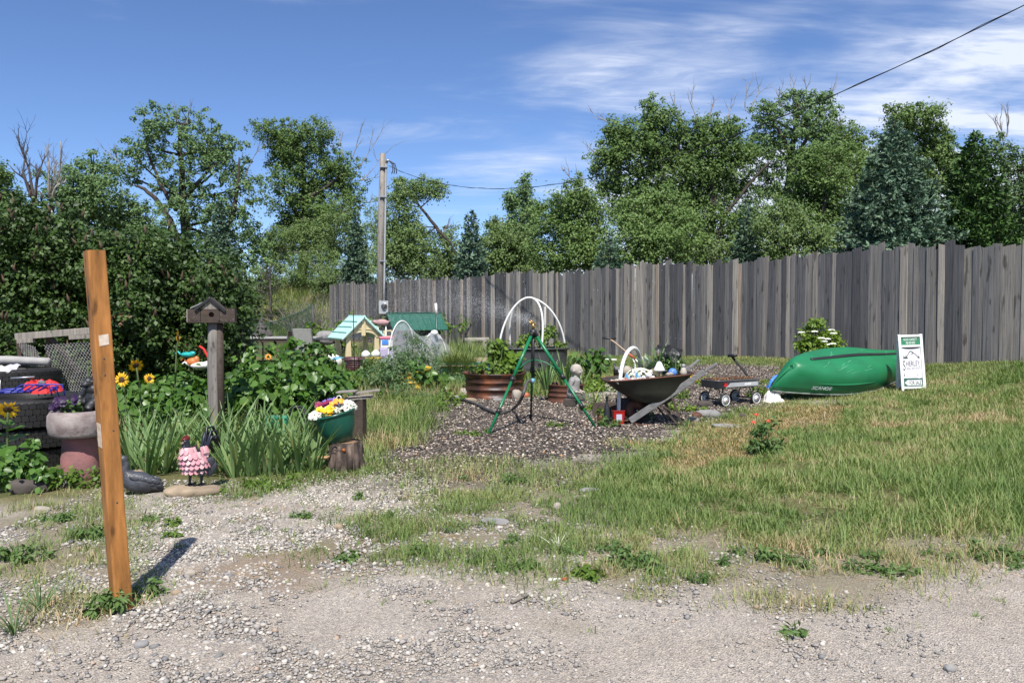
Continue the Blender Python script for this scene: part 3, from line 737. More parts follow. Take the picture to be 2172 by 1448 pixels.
def tree(name, label, Y, lobes, m, n, leaf=.2, clump=.62, trunk=None, r=.2, limbs=(), bark='bark', fill=.25, base=None, cat='tree', group='trees behind the fence', dead=(), shape=1.0, vmean=.5, deep=.8, droop=.2, airy=.86):
    s = sc_at(Y)
    cx = sum(l[0] for l in lobes) / len(lobes)
    bx = base if base else (trunk[0][0] if trunk else cx)
    b = on_ground(bx, Y)
    root = thing(name, label, cat, b, 0, group)
    cs, rs = [], []
    for (px, py, a, c_) in lobes:
        dy = random.uniform(-1, 1) * 42 / s * deep
        cs.append(at(px, py, Y) + Vector((0, dy, 0)) - b); rs.append((a / s, max(a, c_) / s * .85, c_ / s))
    (V, F, va), cc, which = crown_leaves(cs, [(a_ * 1.12, b_ * 1.1, c_ * 1.12) for a_, b_, c_ in rs], int(n * 3.1 * airy), leaf * .58, clump * (.70 if airy > .8 else .60), fill, droop=droop, shape=shape * 1.1, vmean=vmean, per=46, tv=LEAF1, vsd=.19)
    np_obj('crown', V, F, m, va, parent=root, kind='stuff')
    mb = MB()
    tp = [Vector((0, 0, -.3))] + [at(px, py, Y) - b for px, py in (trunk[1:] if trunk else [(cx, sum(l[1] for l in lobes) / len(lobes))])]
    limb(mb, tp, r, r * .3, 8, r * .15)
    for (rl, *pp) in limbs:
        limb(mb, [at(px, py, Y) - b + Vector((0, -.9, 0)) for px, py in pp], rl, rl * .3, 6, rl * .3)
    for c_, a in zip(cs, rs):
        j = min(range(len(tp)), key=lambda q: (tp[q] - c_).length + (2 if tp[q].z > c_.z else 0))
        limb(mb, [tp[j], tp[j].lerp(c_, .55) + Vector((0, 0, -.1 * a[2])), c_], r * .3, r * .1, 5, r * .15)
    for q in rng.choice(len(cc), min(len(cc), 90), replace=False):
        mb.tube([cs[which[q]], cs[which[q]].lerp(Vector(cc[q]), .5) + Vector((0, 0, -.1)), Vector(cc[q])], [.045, .03, .012], 3, cap=False)
    obj('trunk', mb, bark, root)
    if dead:
        for (px, py, dx, dz, ln) in dead:
            mb = MB(); bare(mb, at(px, py, Y) - b, (dx, random.uniform(-.3, .3), dz), ln * .8 / s, .045, 2, .4)
            obj('dead_branch', mb, 'dead_wood', root)
    return root
def spruce(label, Y, apex, basey, hw, m, nb=150, tuft=.2, group='spruces behind the fence', taper=.85, n_t=34):
    """apex pixel, lowest visible pixel row and half-width there"""
    s = sc_at(Y); b = on_ground(apex[0], Y); top = at(*apex, Y) - b
    root = thing('spruce_tree', label, 'spruce tree', b, random.uniform(0, 6), group)
    H = top.z; visible = (basey - apex[1]) / s; rw = hw / s; slope = rw / visible ** taper
    mb = MB(); mb.tube([(0, 0, -.2), (0, 0, H * .5), (0, 0, H)], [.02 * H + .03, .012 * H, .008], 7); mbb = MB()
    P, Nn, A, Vv, S = [], [], [], [], []
    for k in range(nb):
        f = ((k + random.random()) / nb) ** .8                       # 0 top, 1 bottom
        zt = H * (1 - f * .96); dist = H - zt
        ln = slope * max(dist, .05) ** taper * random.uniform(.78, 1.12) + .06
        a = k * 2.39996 + random.uniform(-.3, .3); out = Vector((math.cos(a), math.sin(a), 0))
        rise = .35 * (1 - f) ** 2 - .1 * f
        pts = [Vector((0, 0, zt)), Vector((0, 0, zt)) + out * ln * .5 + Vector((0, 0, ln * .5 * rise - .05 * ln)), Vector((0, 0, zt)) + out * ln + Vector((0, 0, ln * rise + .04 * ln))]
        mbb.tube(pts, [.02, .012, .005], 3, cap=False)
        nt_ = max(6, int(n_t * (ln / rw) ** 1.15)); side = Vector((-out.y, out.x, 0))
        for q in range(nt_):
            u_ = random.random() ** .7; c_ = (pts[0].lerp(pts[1], u_ * 2) if u_ < .5 else pts[1].lerp(pts[2], u_ * 2 - 1))
            w_ = (1 - u_) * ln * .42 + .05; sd = random.uniform(-1, 1)
            P.append(c_ + side * w_ * sd + Vector((0, 0, random.uniform(-.05, .03) - abs(sd) * w_ * .12)))
            A.append(out * (.7 - .2 * abs(sd)) + side * sd * .75 + Vector((0, 0, random.uniform(-.12, .22))))
            Nn.append(Vector((random.gauss(0, .45), random.gauss(0, .45), 1)))
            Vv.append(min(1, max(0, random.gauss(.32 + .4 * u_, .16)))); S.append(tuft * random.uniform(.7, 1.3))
    n = len(P)
    P, Nn, A, Vv, S = np.array(P), norm(np.array(Nn)), norm(np.array(A)), np.array(Vv), np.array(S)
    parts = []
    for q in range(4):                                              # each tuft is four crossed sprays of needles
        nn = norm(Nn + rng.normal(0, .8, (n, 3))); aa = norm(A + rng.normal(0, .42, (n, 3)))
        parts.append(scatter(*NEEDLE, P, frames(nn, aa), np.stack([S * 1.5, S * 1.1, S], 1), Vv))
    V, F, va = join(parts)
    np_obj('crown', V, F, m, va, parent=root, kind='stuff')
    obj('trunk', mb, 'bark', root)
    obj('branches', mbb, 'dead_dark', root, kind='stuff')
    return root
def dead_tree(label, Y, px, py0, tops, m, r=.1):
    b = on_ground(px, Y); root = thing('dead_tree', label, 'dead tree', b, 0, 'bare dead trees at the left'); mb = MB()
    fork = at(px, py0, Y) - b
    limb(mb, [Vector((0, 0, -.3)), fork], r, r * .8, 6, .03)
    for (tx, ty) in tops:
        e = at(tx, ty, Y) - b; mid = fork.lerp(e, .5) + Vector((random.uniform(-.15, .15), random.uniform(-.3, .3), 0))
        limb(mb, [fork, mid, e], r * .6, .014, 5, .05)
        for q in range(5):
            f = random.uniform(.25, .9); p_ = fork.lerp(mid, f * 2) if f < .5 else mid.lerp(e, f * 2 - 1)
            bare(mb, p_, (random.uniform(-.8, .8), random.uniform(-.4, .4), 1), (e - fork).length * random.uniform(.15, .32), r * .2, 2, .5)
    obj('trunk', mb, m, root)
tree('cottonwood_tree', 'tall airy cottonwood with a dark straight trunk and open crown behind the lilac', 52,
     [(345,262,36,32),(400,258,34,32),(318,310,42,32),(380,310,46,38),(440,310,50,38),(478,340,42,42),(290,342,34,28),(262,368,28,22),(412,370,56,38),(500,395,48,48),(345,405,34,26),(425,440,55,42),(522,445,38,55),(480,500,60,60),(420,545,60,50),(540,560,40,60)],
     'pale_cottonwood_leaf', 15500, .25, .55, [(398,640),(392,480),(386,420),(384,330),(378,262)], .34,
     [(.24,(398,540),(372,470),(345,425),(318,405),(300,398)), (.15,(388,450),(360,410),(335,350),(322,320)), (.18,(390,440),(430,395),(470,350)), (.2,(470,560),(505,450),(515,400),(518,340))], fill=.12,
     airy=.62, dead=[(262,350,-.9,.6,45),(250,340,-.5,.9,35),(518,380,.3,1,70),(375,260,-.1,1,30),(395,262,.3,1,30)], vmean=.42)
tree('cottonwood_tree', 'dense dark cottonwood with bare white branches right beside the utility pole', 57,
     [(572,285,28,22),(600,300,34,30),(635,305,42,34),(682,292,34,26),(600,335,40,28),(668,360,70,42),(720,368,38,38),(612,405,40,36),(680,420,60,38),(640,460,60,38),(702,470,45,32),(757,424,20,18),(610,500,50,40),(690,500,50,40)],
     'cottonwood_leaf', 21000, .22, .55, [(640,660),(648,500),(645,400),(640,320)], .4, [(.16,(650,470),(720,460),(770,440)),(.16,(648,430),(700,400),(735,372))],
     dead=[(728,335,-.2,1,45),(745,340,.5,.9,60),(760,385,.8,.8,80),(762,382,1,.05,40),(770,430,1,.02,35),(705,300,.2,1,30),(760,360,.5,1,75)], vmean=.45)
tree('cottonwood_tree', 'mid-green rounded tree rising just above the left end of the lilac', 40,
     [(195,368,40,36),(170,410,42,40),(225,420,48,44),(150,460,36,46),(262,455,46,40),(200,480,55,45),(300,480,36,36),(320,520,30,40)], 'pale_cottonwood_leaf', 9500, .2, .5, r=.2, vmean=.4)
tree('cottonwood_tree', 'dark thin tree cut off by the left edge of the photo', 30, [(4,372,24,32),(10,425,32,36),(-30,400,40,50)], 'cottonwood_leaf', 2600, .15, .4, r=.12, vmean=.3)
tree('willow_tree', 'loose pale willow in front of the dense dark cottonwood', 54,
     [(600,530,42,52),(650,520,50,55),(700,525,45,50),(722,470,28,40),(566,545,40,55),(690,575,60,40),(780,540,36,50),(792,475,24,36),(640,590,50,30)], 'willow_leaf', 16000, .19, .5, r=.16, bark='pale_bark', shape=.7, fill=.3)
tree('leaning_tree', 'pale-leaved tree with a dark leaning trunk just right of the utility pole', 42,
     [(850,425,32,32),(897,400,38,20),(842,472,38,38),(868,520,48,50),(928,408,17,17),(824,535,28,48),(905,560,40,38),(950,520,22,38),(962,565,24,32),(845,385,16,14)],
     'willow_leaf', 12500, .19, .45, [(968,640),(950,530),(926,482),(892,440),(865,405)], .13, [(.07,(930,490),(960,520),(975,560))], dead=[(935,500,.7,.8,45),(950,540,.6,.9,40)], shape=.75)
tree('aspen_tree', 'slender grey-green tree with two upright tips right of the small spruce', 44,
     [(1112,405,13,26),(1088,438,18,28),(1128,445,17,28),(1112,490,32,38),(1100,530,40,40)], 'pale_cottonwood_leaf', 6000, .19, .36, r=.13, bark='pale_bark')
tree('aspen_tree', 'pale yellow-green bushy tree beside the slender two-tipped one', 40, [(1052,492,24,34),(1080,530,42,40),(1042,545,26,36),(1070,565,50,26)], 'willow_leaf', 6500, .17, .4, r=.1, bark='pale_bark')
tree('rounded_tree', 'round-headed tree with one bare twig on top in front of the wire', 36,
     [(1212,420,40,30),(1250,438,36,36),(1172,455,38,32),(1212,480,56,42),(1258,500,38,42),(1170,525,48,42),(1230,540,52,38),(1290,550,30,30),(1190,570,50,20)], 'olive_leaf', 11500, .165, .45, [(1265,640),(1250,560),(1230,470)], .2, dead=[(1240,405,-.4,1,35),(1225,400,-.7,.9,40)])
tree('cottonwood_tree', 'very large dark cottonwood with several trunks, tallest mass behind the fence', 44,
     [(1318,285,34,32),(1388,258,40,30),(1292,340,36,36),(1350,325,55,46),(1420,308,48,42),(1482,288,42,34),(1528,282,34,30),(1430,368,58,42),(1500,348,52,46),(1288,390,26,30),(1340,395,48,38),(1560,340,34,36),(1460,428,58,42),(1540,410,26,26),(1408,470,58,48),(1574,395,26,26),(1500,480,36,36),(1330,440,40,30),(1560,500,40,50)],
     'cottonwood_leaf', 29000, .21, .56, [(1490,640),(1488,520),(1470,440),(1450,330)], .42,
     [(.17,(1500,590),(1510,520),(1530,460),(1570,405),(1620,350)),(.22,(1505,560),(1495,500),(1505,430),(1502,360)),(.2,(1440,560),(1420,470),(1400,400),(1385,310)),(.16,(1500,480),(1500,400),(1480,330))], bark='bark',
     dead=[(1375,240,-.3,1,35),(1300,265,-.9,.5,45),(1285,330,-1,.4,40),(1480,265,-.3,1,60),(1500,262,.2,1,55),(1450,262,-.6,.8,55),(1540,262,.5,.8,45)], vmean=.42)
tree('willow_tree', 'rounded olive willow low in front of the very large cottonwood', 33,
     [(1398,425,38,26),(1350,460,42,34),(1420,470,56,38),(1338,518,48,42),(1400,530,66,40),(1462,530,40,40),(1300,560,30,20)], 'olive_leaf', 11500, .155, .42, r=.2)
tree('cottonwood_tree', 'tallest airy cottonwood with white upper limbs, under the rising wire', 46,
     [(1622,250,32,26),(1690,212,26,22),(1732,235,28,28),(1642,290,32,32),(1702,270,42,32),(1748,292,24,32),(1612,320,28,32),(1690,325,46,36),(1740,350,28,38),(1632,378,32,36),(1602,440,28,36),(1592,490,26,46),(1700,400,40,38),(1770,320,22,26)],
     'pale_cottonwood_leaf', 14500, .21, .5, [(1668,640),(1672,430),(1676,340),(1688,280),(1692,205)], .3, [(.14,(1676,340),(1700,300),(1730,240)),(.14,(1674,360),(1650,300),(1625,260))], fill=.12, bark='bark',
     dead=[(1690,215,-.1,1,48),(1700,220,.2,1,40),(1740,230,.5,1,55),(1582,235,-.1,1,60),(1590,232,.5,1,55),(1655,225,-.3,1,50),(1672,330,.4,1,70),(1680,300,.2,1,80)], vmean=.45, airy=.7)
tree('rounded_tree', 'dome-shaped olive tree between the airy cottonwood and the blue spruce', 36,
     [(1745,335,48,24),(1702,368,42,36),(1762,388,62,42),(1720,428,58,40),(1792,440,36,42),(1740,470,60,40)], 'olive_leaf', 10500, .165, .42, [(1722,640),(1728,520),(1740,430)], .2, [(.1,(1725,480),(1738,400),(1745,360))], vmean=.42)
tree('willow_tree', 'pale low willow spreading along the fence top below the dome-shaped tree', 33,
     [(1658,460,40,36),(1640,510,34,42),(1702,508,52,38),(1760,520,46,32),(1690,540,60,28),(1620,480,20,30)], 'willow_leaf', 8000, .15, .38, r=.13, shape=.75)
tree('poplar_tree', 'thin poplar half hidden behind the top of the dome-shaped tree', 50, [(1764,290,24,34),(1800,298,30,30),(1830,328,26,34),(1785,350,46,44),(1830,390,30,50)], 'cottonwood_leaf', 4800, .22, .5, r=.2, bark='pale_bark')
tree('poplar_tree', 'broad grey-green poplar behind the big blue spruce', 44,
     [(1902,250,28,20),(1942,258,38,26),(1980,300,36,36),(1920,310,46,44),(2002,345,26,42),(1970,372,46,44),(2030,400,30,50)], 'olive_leaf', 8600, .2, .46, r=.24, vmean=.4)
tree('poplar_tree', 'thin-crowned tree with a bare top cut off by the right edge', 40,
     [(2118,325,28,30),(2150,362,32,36),(2140,420,42,46),(2166,480,32,56),(2108,470,30,46),(2150,520,50,40),(2190,420,30,60)], 'pale_cottonwood_leaf', 7800, .19, .42, r=.2, bark='pale_bark', dead=[(2128,300,0,1,60),(2135,290,.3,1,50),(2122,300,-.3,1,45)], vmean=.3)
spruce('large blue-grey spruce, widest of the spruces, above the fence', 25, (1890,258), 535, 128, 'blue_needle', 320, .15, n_t=64)
spruce('dark green spruce with a pointed top right of the blue spruce', 27, (2060,280), 515, 92, 'dark_needle', 250, .15, n_t=54)
spruce('small narrow blue spruce standing alone between the pole and the round tree', 36, (1000,450), 580, 36, 'blue_needle', 120, .17, n_t=34)
spruce('narrow blue spruce close behind the utility pole', 47, (757,448), 610, 36, 'blue_needle', 130, .18, n_t=36)
spruce('soft blue-grey spruce against the airy cottonwood', 50, (470,425), 640, 62, 'blue_needle', 150, .2, n_t=38)
spruce('tiny blue spruce peeping over the fence below the willow', 30, (1291,497), 580, 40, 'blue_needle', 80, .13, n_t=30)
spruce('small blue-green spruce under the trunks of the very large cottonwood', 34, (1580,435), 570, 42, 'blue_needle', 100, .15, n_t=32)
dead_tree('bare dark dead tree with crooked limbs at the far left', 26, 72, 425, [(35,290),(58,310),(20,350),(95,330),(75,350)], 'dead_dark', .09)
dead_tree('bare dead tree with a bleached top right of the dark one', 26, 108, 425, [(100,310),(128,300),(140,380),(122,345)], 'dead_wood', .08)
for (lobs, Yb, lab) in (([(830,560,40,32),(880,575,45,28),(850,545,22,22)], 44, 'low pale willow brush over the fence right of the utility pole'), ([(940,590,40,26),(970,575,24,26),(1000,590,36,22)], 43, 'low willow brush left of the small narrow blue spruce'), ([(1130,560,36,30),(1110,580,40,24)], 42, 'low willow brush between the aspen and the round-headed tree'), ([(1545,545,40,34),(1600,560,44,28),(1640,565,34,26)], 37, 'low willow brush over the fence below the very large cottonwood'), ([(1850,480,30,60),(1960,520,50,40),(2010,480,40,50)], 42, 'dark brush between the two spruces behind the fence'), ([(730,590,36,30),(690,600,40,26),(760,570,26,30)], 50, 'pale brush left of the utility pole behind the fence end'), ([(540,620,40,36),(560,590,30,30),(520,650,30,30)], 46, 'pale brush on the bank right of the lilac')):
    tree('willow_brush', lab, Yb, lobs, 'willow_leaf' if 'dark' not in lab else 'cottonwood_leaf', 2600, .17, .4, r=.05, group='willow brush behind the fence', cat='bush', shape=.8)
# a small bare conifer and grey brush on the bank left of the fence
b = on_ground(576, 44); root = thing('dead_conifer', 'small bare conifer with thin grey twigs on the grassy bank', 'dead tree', b); mb = MB()
top = at(572, 560, 44) - b; mb.tube([(0, 0, -.2), top * .5, top], [.1, .07, .02], 6)
for q in range(60):
    f = random.uniform(.25, .97); a = random.uniform(0, 6.28); ln = 1.3 * (1 - f) + .25
    bare(mb, top * f, (math.cos(a), math.sin(a), random.uniform(-.1, .3)), ln, .02, 1, .4)
obj('trunk', mb, 'dead_dark', root)
for (px, py, lab) in ((672, 640, 'tangled grey leafless brush at the left end of the fence'), (625, 600, 'sparse grey leafless bush below the willow on the bank')):
    b = on_ground(px, 43); root = thing('bare_bush', lab, 'bush', b, 0, 'leafless bushes on the bank'); mb = MB()
    for q in range(26):
        a = random.uniform(0, 6.28); bare(mb, (0, 0, .1), (math.cos(a) * .8, math.sin(a) * .8, random.uniform(.4, 1.2)), random.uniform(.9, 1.5), .025, 2, .6)
    obj('branches', mb, 'dead_wood', root, kind='stuff')

# ------------------------------------------------------------------ the lilac mass on the left
LIL = [(40,505,85,75),(-70,560,110,130),(120,545,95,72),(30,600,130,110),(150,600,100,100),(240,548,78,62),(260,600,100,90),(320,555,72,70),(340,640,100,90),(405,590,55,62),(420,640,75,80),(455,660,38,58),(455,615,30,38),(60,760,120,80),(200,780,120,70),(330,770,110,80),(420,760,70,80),(462,730,32,50),(300,690,120,70),(120,690,140,80),(60,455,38,32),(8,470,38,36),(215,512,34,22),(360,525,32,22)]
Y = 12.6; s = sc_at(Y); b = on_ground(230, Y)
root = thing('lilac_bush', 'huge dark green lilac thicket filling the left side behind the tyres', 'bush', b)
cs = [at(px, py, Y) + Vector((0, random.uniform(-.35, .6), 0)) - b for px, py, *_ in LIL]; rs = [(a / s, .9, c_ / s) for *_, a, c_ in LIL]
(V, F, va), cc, which = crown_leaves(cs, rs, 74000, .064, .15, .3, droop=.5, vmean=.42, vsd=.22)
np_obj('foliage', V, F, 'lilac_leaf', va, parent=root, kind='stuff')
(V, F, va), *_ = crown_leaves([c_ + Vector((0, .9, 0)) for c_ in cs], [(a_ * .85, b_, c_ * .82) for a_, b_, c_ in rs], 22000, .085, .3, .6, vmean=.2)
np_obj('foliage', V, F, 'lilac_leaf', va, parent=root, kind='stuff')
mb = MB()
for q in range(70):
    x = random.uniform(-3.6, 1.9); c_ = Vector(cc[random.randrange(len(cc))])
    mb.tube([(c_.x * .8 + random.uniform(-.3, .3), .9, -.1), (c_.x, .8, c_.z * .5), (c_.x, .6, c_.z * .9)], [.03, .02, .006], 5)
obj('stems', mb, 'dead_dark', root, kind='stuff')
mb = MB()
for q in rng.choice(len(cc), 420, replace=False):
    c_ = Vector(cc[q]) + Vector((random.uniform(-.1,.1), -.08, .05)); mb.tube([c_, c_ + Vector((random.uniform(-.04,.04), -.03, .07)), c_ + Vector((random.uniform(-.05,.05), -.04, .15))], [.012,.022,.003], 4)
obj('seed_heads', mb, 'lilac_seed', root, kind='stuff')
# ------------------------------------------------------------------ near objects, left side
def mm(*p): return Vector(p)
# leaning post
b = G(258, 1292); s = sc_at(b.y); top = at(200, 532, b.y + .03) - b
root = thing('wooden_post', 'square orange-brown wooden post leaning left in the near gravel', 'post', b)
q = top.to_track_quat('Z', 'Y').to_matrix() @ Matrix.Rotation(0, 3, 'Z')
ax = top.normalized(); a_ = R(43)
u_ = Vector((math.cos(a_), math.sin(a_), 0)); u_ = (u_ - ax * u_.dot(ax)).normalized(); v_ = ax.cross(u_)
w2 = .043; mb = MB(); rows = []
for z in np.linspace(-.06, 1, 14):
    c_ = top * z if z > 0 else ax * z
    jit = [random.uniform(-.0012, .0012) for _ in range(4)]
    rows.append([c_ + u_ * (w2 * i + jit[0]) + v_ * (w2 * j + jit[1]) for i, j in ((-1,-1),(1,-1),(1,1),(-1,1))])
mb.grid(rows, smooth=False, wrap=True); n_ = len(mb.v); mb.add([rows[-1][k] for k in range(4)], [(0,1,2,3)])
o_ = obj('post_body', mb, 'post_wood', root, bevel=.007)
fl, fr = [], []
def patch(face, f0, f1, e0, e1):                       # a worn pale patch, 2 mm proud of one face of the post
    mb = MB(); nn = (-u_ if face == 'l' else -v_); tt = (v_ if face == 'l' else u_)
    P = [top * f + tt * w2 * e + nn * (w2 + .0022) for f, e in ((f0, e0), (f0 + .004, e1), (f1, e1), (f1 - .003, e0))]
    mb.add(P + [p_ - nn * .0016 for p_ in P], [(0,1,2,3),(7,6,5,4),(0,4,5,1),(1,5,6,2),(2,6,7,3),(3,7,4,0)])
    obj('paper_scrap', mb, 'tape_residue', root)
patch('r', .735, .768, -.55, .55); patch('l', .455, .525, -.85, .5)
for f, e, fc in ((.70, -.1, 'r'), (.655, -.15, 'r'), (.50, .3, 'r'), (.975, .1, 'l'), (.645, .4, 'l'), (.30, .1, 'r')):
    nn = (-u_ if fc == 'l' else -v_); tt = (v_ if fc == 'l' else u_); mb = MB()
    mb.ell(top * f + tt * w2 * e + nn * w2, (.005, .005, .0025), rot_to(nn), 8, 4); obj('nail', mb, 'dark_metal', root)

# birdhouse on its pole
b = on_ground(455, 9.65); s = sc_at(b.y)
pole = thing('wooden_pole', 'grey log pole carrying the birdhouse, standing in the iris leaves', 'pole', b)
hz = at(455, 684, b.y).z - b.z
mb = MB(); limb(mb, [(0.0, 0, -.2), (-.01, 0, hz * .5), (0, 0, hz)], .082, .076, 14, .004); obj('log', mb, 'pole_wood', pole)
mb = MB(); mb.tube([(.058, -.012, -.2), (.055, -.012, hz * .5), (.06, -.012, hz - .005)], [.052, .05, .046], 10); obj('dark_strip', mb, 'dark_wood', pole)  # darker strip added along the right side of the log
hb = Vector((b.x - .02, b.y, b.z + hz))
house = thing('birdhouse', 'dark wooden birdhouse with gable roof and side boxes on top of the log pole', 'birdhouse', hb, R(14)); house.scale = (.9, .9, .9)
mb = MB(); mb.box((.0, 0, .006), (.60, .30, .012)); obj('base', mb, 'dark_wood', house, bevel=.002)
def board_wall(pts, th, y, name='wall', m='dark_wood', hole=None):
    mb = MB()
    if hole is None: mb.prism(pts, th, c=(0, y, 0))
    else:
        hx, hz_, hr = hole; n = 20; ring = [(hx + hr * math.cos(2*math.pi*k/n), hz_ + hr * math.sin(2*math.pi*k/n)) for k in range(n)]
        x0, x1, z0, z1 = pts
        def out(k):
            a = 2*math.pi*k/n; c_, s_ = math.cos(a), math.sin(a)
            t_ = min(((x1-hx)/c_ if c_ > 1e-6 else (x0-hx)/c_ if c_ < -1e-6 else 9e9), ((z1-hz_)/s_ if s_ > 1e-6 else (z0-hz_)/s_ if s_ < -1e-6 else 9e9))
            return (hx + c_*t_, hz_ + s_*t_)
        outer = [out(k) for k in range(n)]
        # square the corners
        for k in range(n):
            for cxn, czn in ((x0,z0),(x0,z1),(x1,z0),(x1,z1)):
                if abs(outer[k][0]-cxn) < .018 and abs(outer[k][1]-czn) < .018: outer[k] = (cxn, czn)
        P = [[Vector((x, yy, z)) for x, z in lst] for lst, yy in ((ring, y+th/2),(ring, y-th/2),(outer, y-th/2),(outer, y+th/2),(ring, y+th/2))]
        mb.grid(P, smooth=False, wrap=True)
    return obj(name, mb, m, house)
board_wall((-.13, .10, .013, .175), .014, -.138, hole=(.0, .105, .033))
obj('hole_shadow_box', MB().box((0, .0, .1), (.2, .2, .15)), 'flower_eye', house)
board_wall([(-.13,.176),(.10,.176),(-.015,.30)], .014, -.139, 'gable', 'weathered_wood'); board_wall([(-.13,.176),(.10,.176),(-.015,.30)], .014, .139, 'gable', 'dark_wood')
mb = MB(); mb.box((-.212, -.138, .094), (.155, .014, .16)); obj('front_board', mb, 'dark_wood', house, bevel=.002)
mb = MB(); mb.box((.195, -.146, .094), (.185, .014, .16)); obj('front_board', mb, 'dark_wood', house, bevel=.002)
mb = MB(); mb.box((.195, 0, .183), (.19, .28, .012)); mb.box((.283, 0, .094), (.012, .26, .16)); mb.box((0, .142, .094), (.58, .012, .16)); obj('rear_board', mb, 'dark_wood', house)
mb = MB(); mb.prism([(-.14, .013), (.14, .013), (.14, .085), (.05, .085), (.02, .13), (-.06, .13), (-.08, .175), (-.14, .175)], .014, Matrix.Rotation(math.pi/2, 3, 'Z'), (-.296, 0, 0)); obj('side_board', mb, 'weathered_wood', house)
mb = MB(); mb.beam((-.255, 0, .187), (-.10, 0, .265), .30, .012, 0); obj('side_roof', mb, 'grey_cloth', house)
for sg in (-1, 1):
    mb = MB(); p0 = Vector((-.015, 0, .325)); p1 = p0 + Vector((sg * .185, 0, -.165 if sg > 0 else -.145)); mb.beam(p0, p1, .34, .014, 0); obj('roof_board', mb, 'weathered_wood' if sg < 0 else 'dark_wood', house)
    mb = MB(); mb.beam(p0 + mm(0, -.172, -.012), p1 + mm(0, -.172, -.012), .014, .03, 0); obj('roof_edge', mb, 'black_plastic', house)
mb = MB(); mb.tube([(-.30, -.02, .075), (-.37, -.06, .07)], .006, 6); obj('perch', mb, 'pale_bark', house)
for x, z in ((-.27,.16),(-.17,.16),(-.21,.12),(-.21,.07),(-.27,.03),(.12,.12),(.12,.09),(.12,.04),(.16,.165),(.2,.165),(.26,.165),(.14,.025),(.18,.025),(.23,.025),(.27,.05),(.27,.03)):
    obj('nail', MB().ell((x, -.1535 if x > .1 else -.1455, z), .0045, nu=6, nv=4), 'steel', house)

# tyre stacks
def tyre(mb_, tread, R_, h, r_in, c, n=64):
    prof = [(r_in, .12*h), (r_in+.02, .03*h), (R_-.09, 0), (R_-.025, .08*h), (R_-.008, .2*h), (R_-.008, .8*h), (R_-.025, .92*h), (R_-.09, h), (r_in+.02, .97*h), (r_in, .88*h), (r_in-.005, .5*h)]
    mb_.lathe(prof, n, c, closed=True)
    nb = int(R_ * 2 * math.pi / .062)
    for row in range(4):
        for k in range(nb):
            a = 2*math.pi*(k + .5*(row % 2)) / nb; z = h * (.2 + .2 * row)
            M = Matrix.Rotation(a, 3, 'Z')
            tread.box(Vector(c) + M @ Vector((R_ - .005, 0, z)), (.020, .057, h*.188), M @ Matrix.Rotation(R(12 if row % 2 else -12), 3, 'X'))
def tyre_stack(cx, cy, specs, labs, grp):
    z = gz(cx, cy) - .02
    for (R_, h, dx, dy, tx, m_), lab in zip(specs, labs):
        t_ = thing('truck_tyre', lab, 'tyre', (cx + dx, cy + dy, z), random.uniform(0, 6), grp); t_.rotation_euler = (tx, tx * .4, t_.rotation_euler.z)
        a, d = MB(), MB(); tyre(a, d, R_, h, R_ * .55, (0, 0, 0)); obj('tyre_body', a, m_, t_); obj('tread', d, m_, t_, kind='stuff'); z += h * .985
    return z
zt1 = tyre_stack(-4.92, 8.25, [(.50,.20,0,0,0,'tyre'),(.52,.21,.03,.02,.01,'tyre'),(.545,.29,.02,0,-.01,'tyre')],
    ['bottom tyre of the near black stack at the left edge','middle tyre of the near black stack at the left edge','thick top tyre of the near stack, under the folded red and blue chair'], 'stacked truck tyres')
zt2 = tyre_stack(-5.95, 9.75, [(.5,.2,0,0,0,'tyre'),(.5,.22,.02,0,0,'tyre'),(.49,.22,-.02,0,.01,'tyre'),(.5,.25,.03,-.03,.02,'tyre')],
    ['lowest tyre of the rear stack, mostly behind the near stack','second tyre from the bottom of the rear stack','third tyre from the bottom of the rear stack','top tyre of the rear stack under a silvery sheet'], 'stacked truck tyres')
# silvery sheet and grey log on the rear stack
mb = MB(); rows = []
for i in range(9):
    rows.append([Vector((-.55 + .11*j, -.42 + .05*i, .03 + .035*math.sin(j*1.7+i) + .02*random.random() + (-.07 if i == 0 else 0))) for j in range(10)])
mb.grid(rows); obj('plastic_sheet', mb, 'insulation', None, (-6.15, 9.7, zt2 - .01), label='crumpled silvery plastic sheet lying on the rear tyre stack', cat='sheet')
mb = MB(); limb(mb, [(-.6, 0, 0), (0, .03, .02), (.55, 0, .0)], .06, .05, 10, .01); obj('log', mb, 'table_grey', None, (-6.2, 10.0, zt2 + .06), label='short grey log lying across the rear tyre stack', cat='log')
# folded camp chair on the near stack
c0 = at(60, 818, 8.05); c0.z = zt1
ch = thing('folded_chair', 'folded red and blue camp chair lying on the near tyre stack', 'chair', c0, R(6))
for k in range(7):
    mb = MB(); y = -.13 + .04*k; mb.tube([(-.75, y + random.uniform(-.02,.02), .03 + .012*(k % 3)), (.26, y*.6 + random.uniform(-.02,.02), .075 + .012*(k % 3))], .0095, 6); obj('tube', mb, 'chair_blue', ch)
mb = MB()
for k in range(4):
    o_c = Vector((random.uniform(.0, .22), random.uniform(-.1, .06), .05)); rz_ = Matrix.Rotation(random.uniform(0, 3), 3, 'Z'); mb.grid([[rz_ @ v + o_c for v in row] for row in crumple((random.uniform(.09, .15), random.uniform(.06, .09), random.uniform(.05, .08)))], smooth=False)
obj('seat_fabric', mb, 'chair_red', ch)
for k in range(5):
    mb = MB(); x = .03 + .06*k; mb.tube([(x-.12, -.16, .07), (x-.02, -.165+.01*k, .14), (x+.1, -.13, .135), (x+.13, -.14, .03)], .007, 6); obj('piping', mb, 'chair_blue', ch)
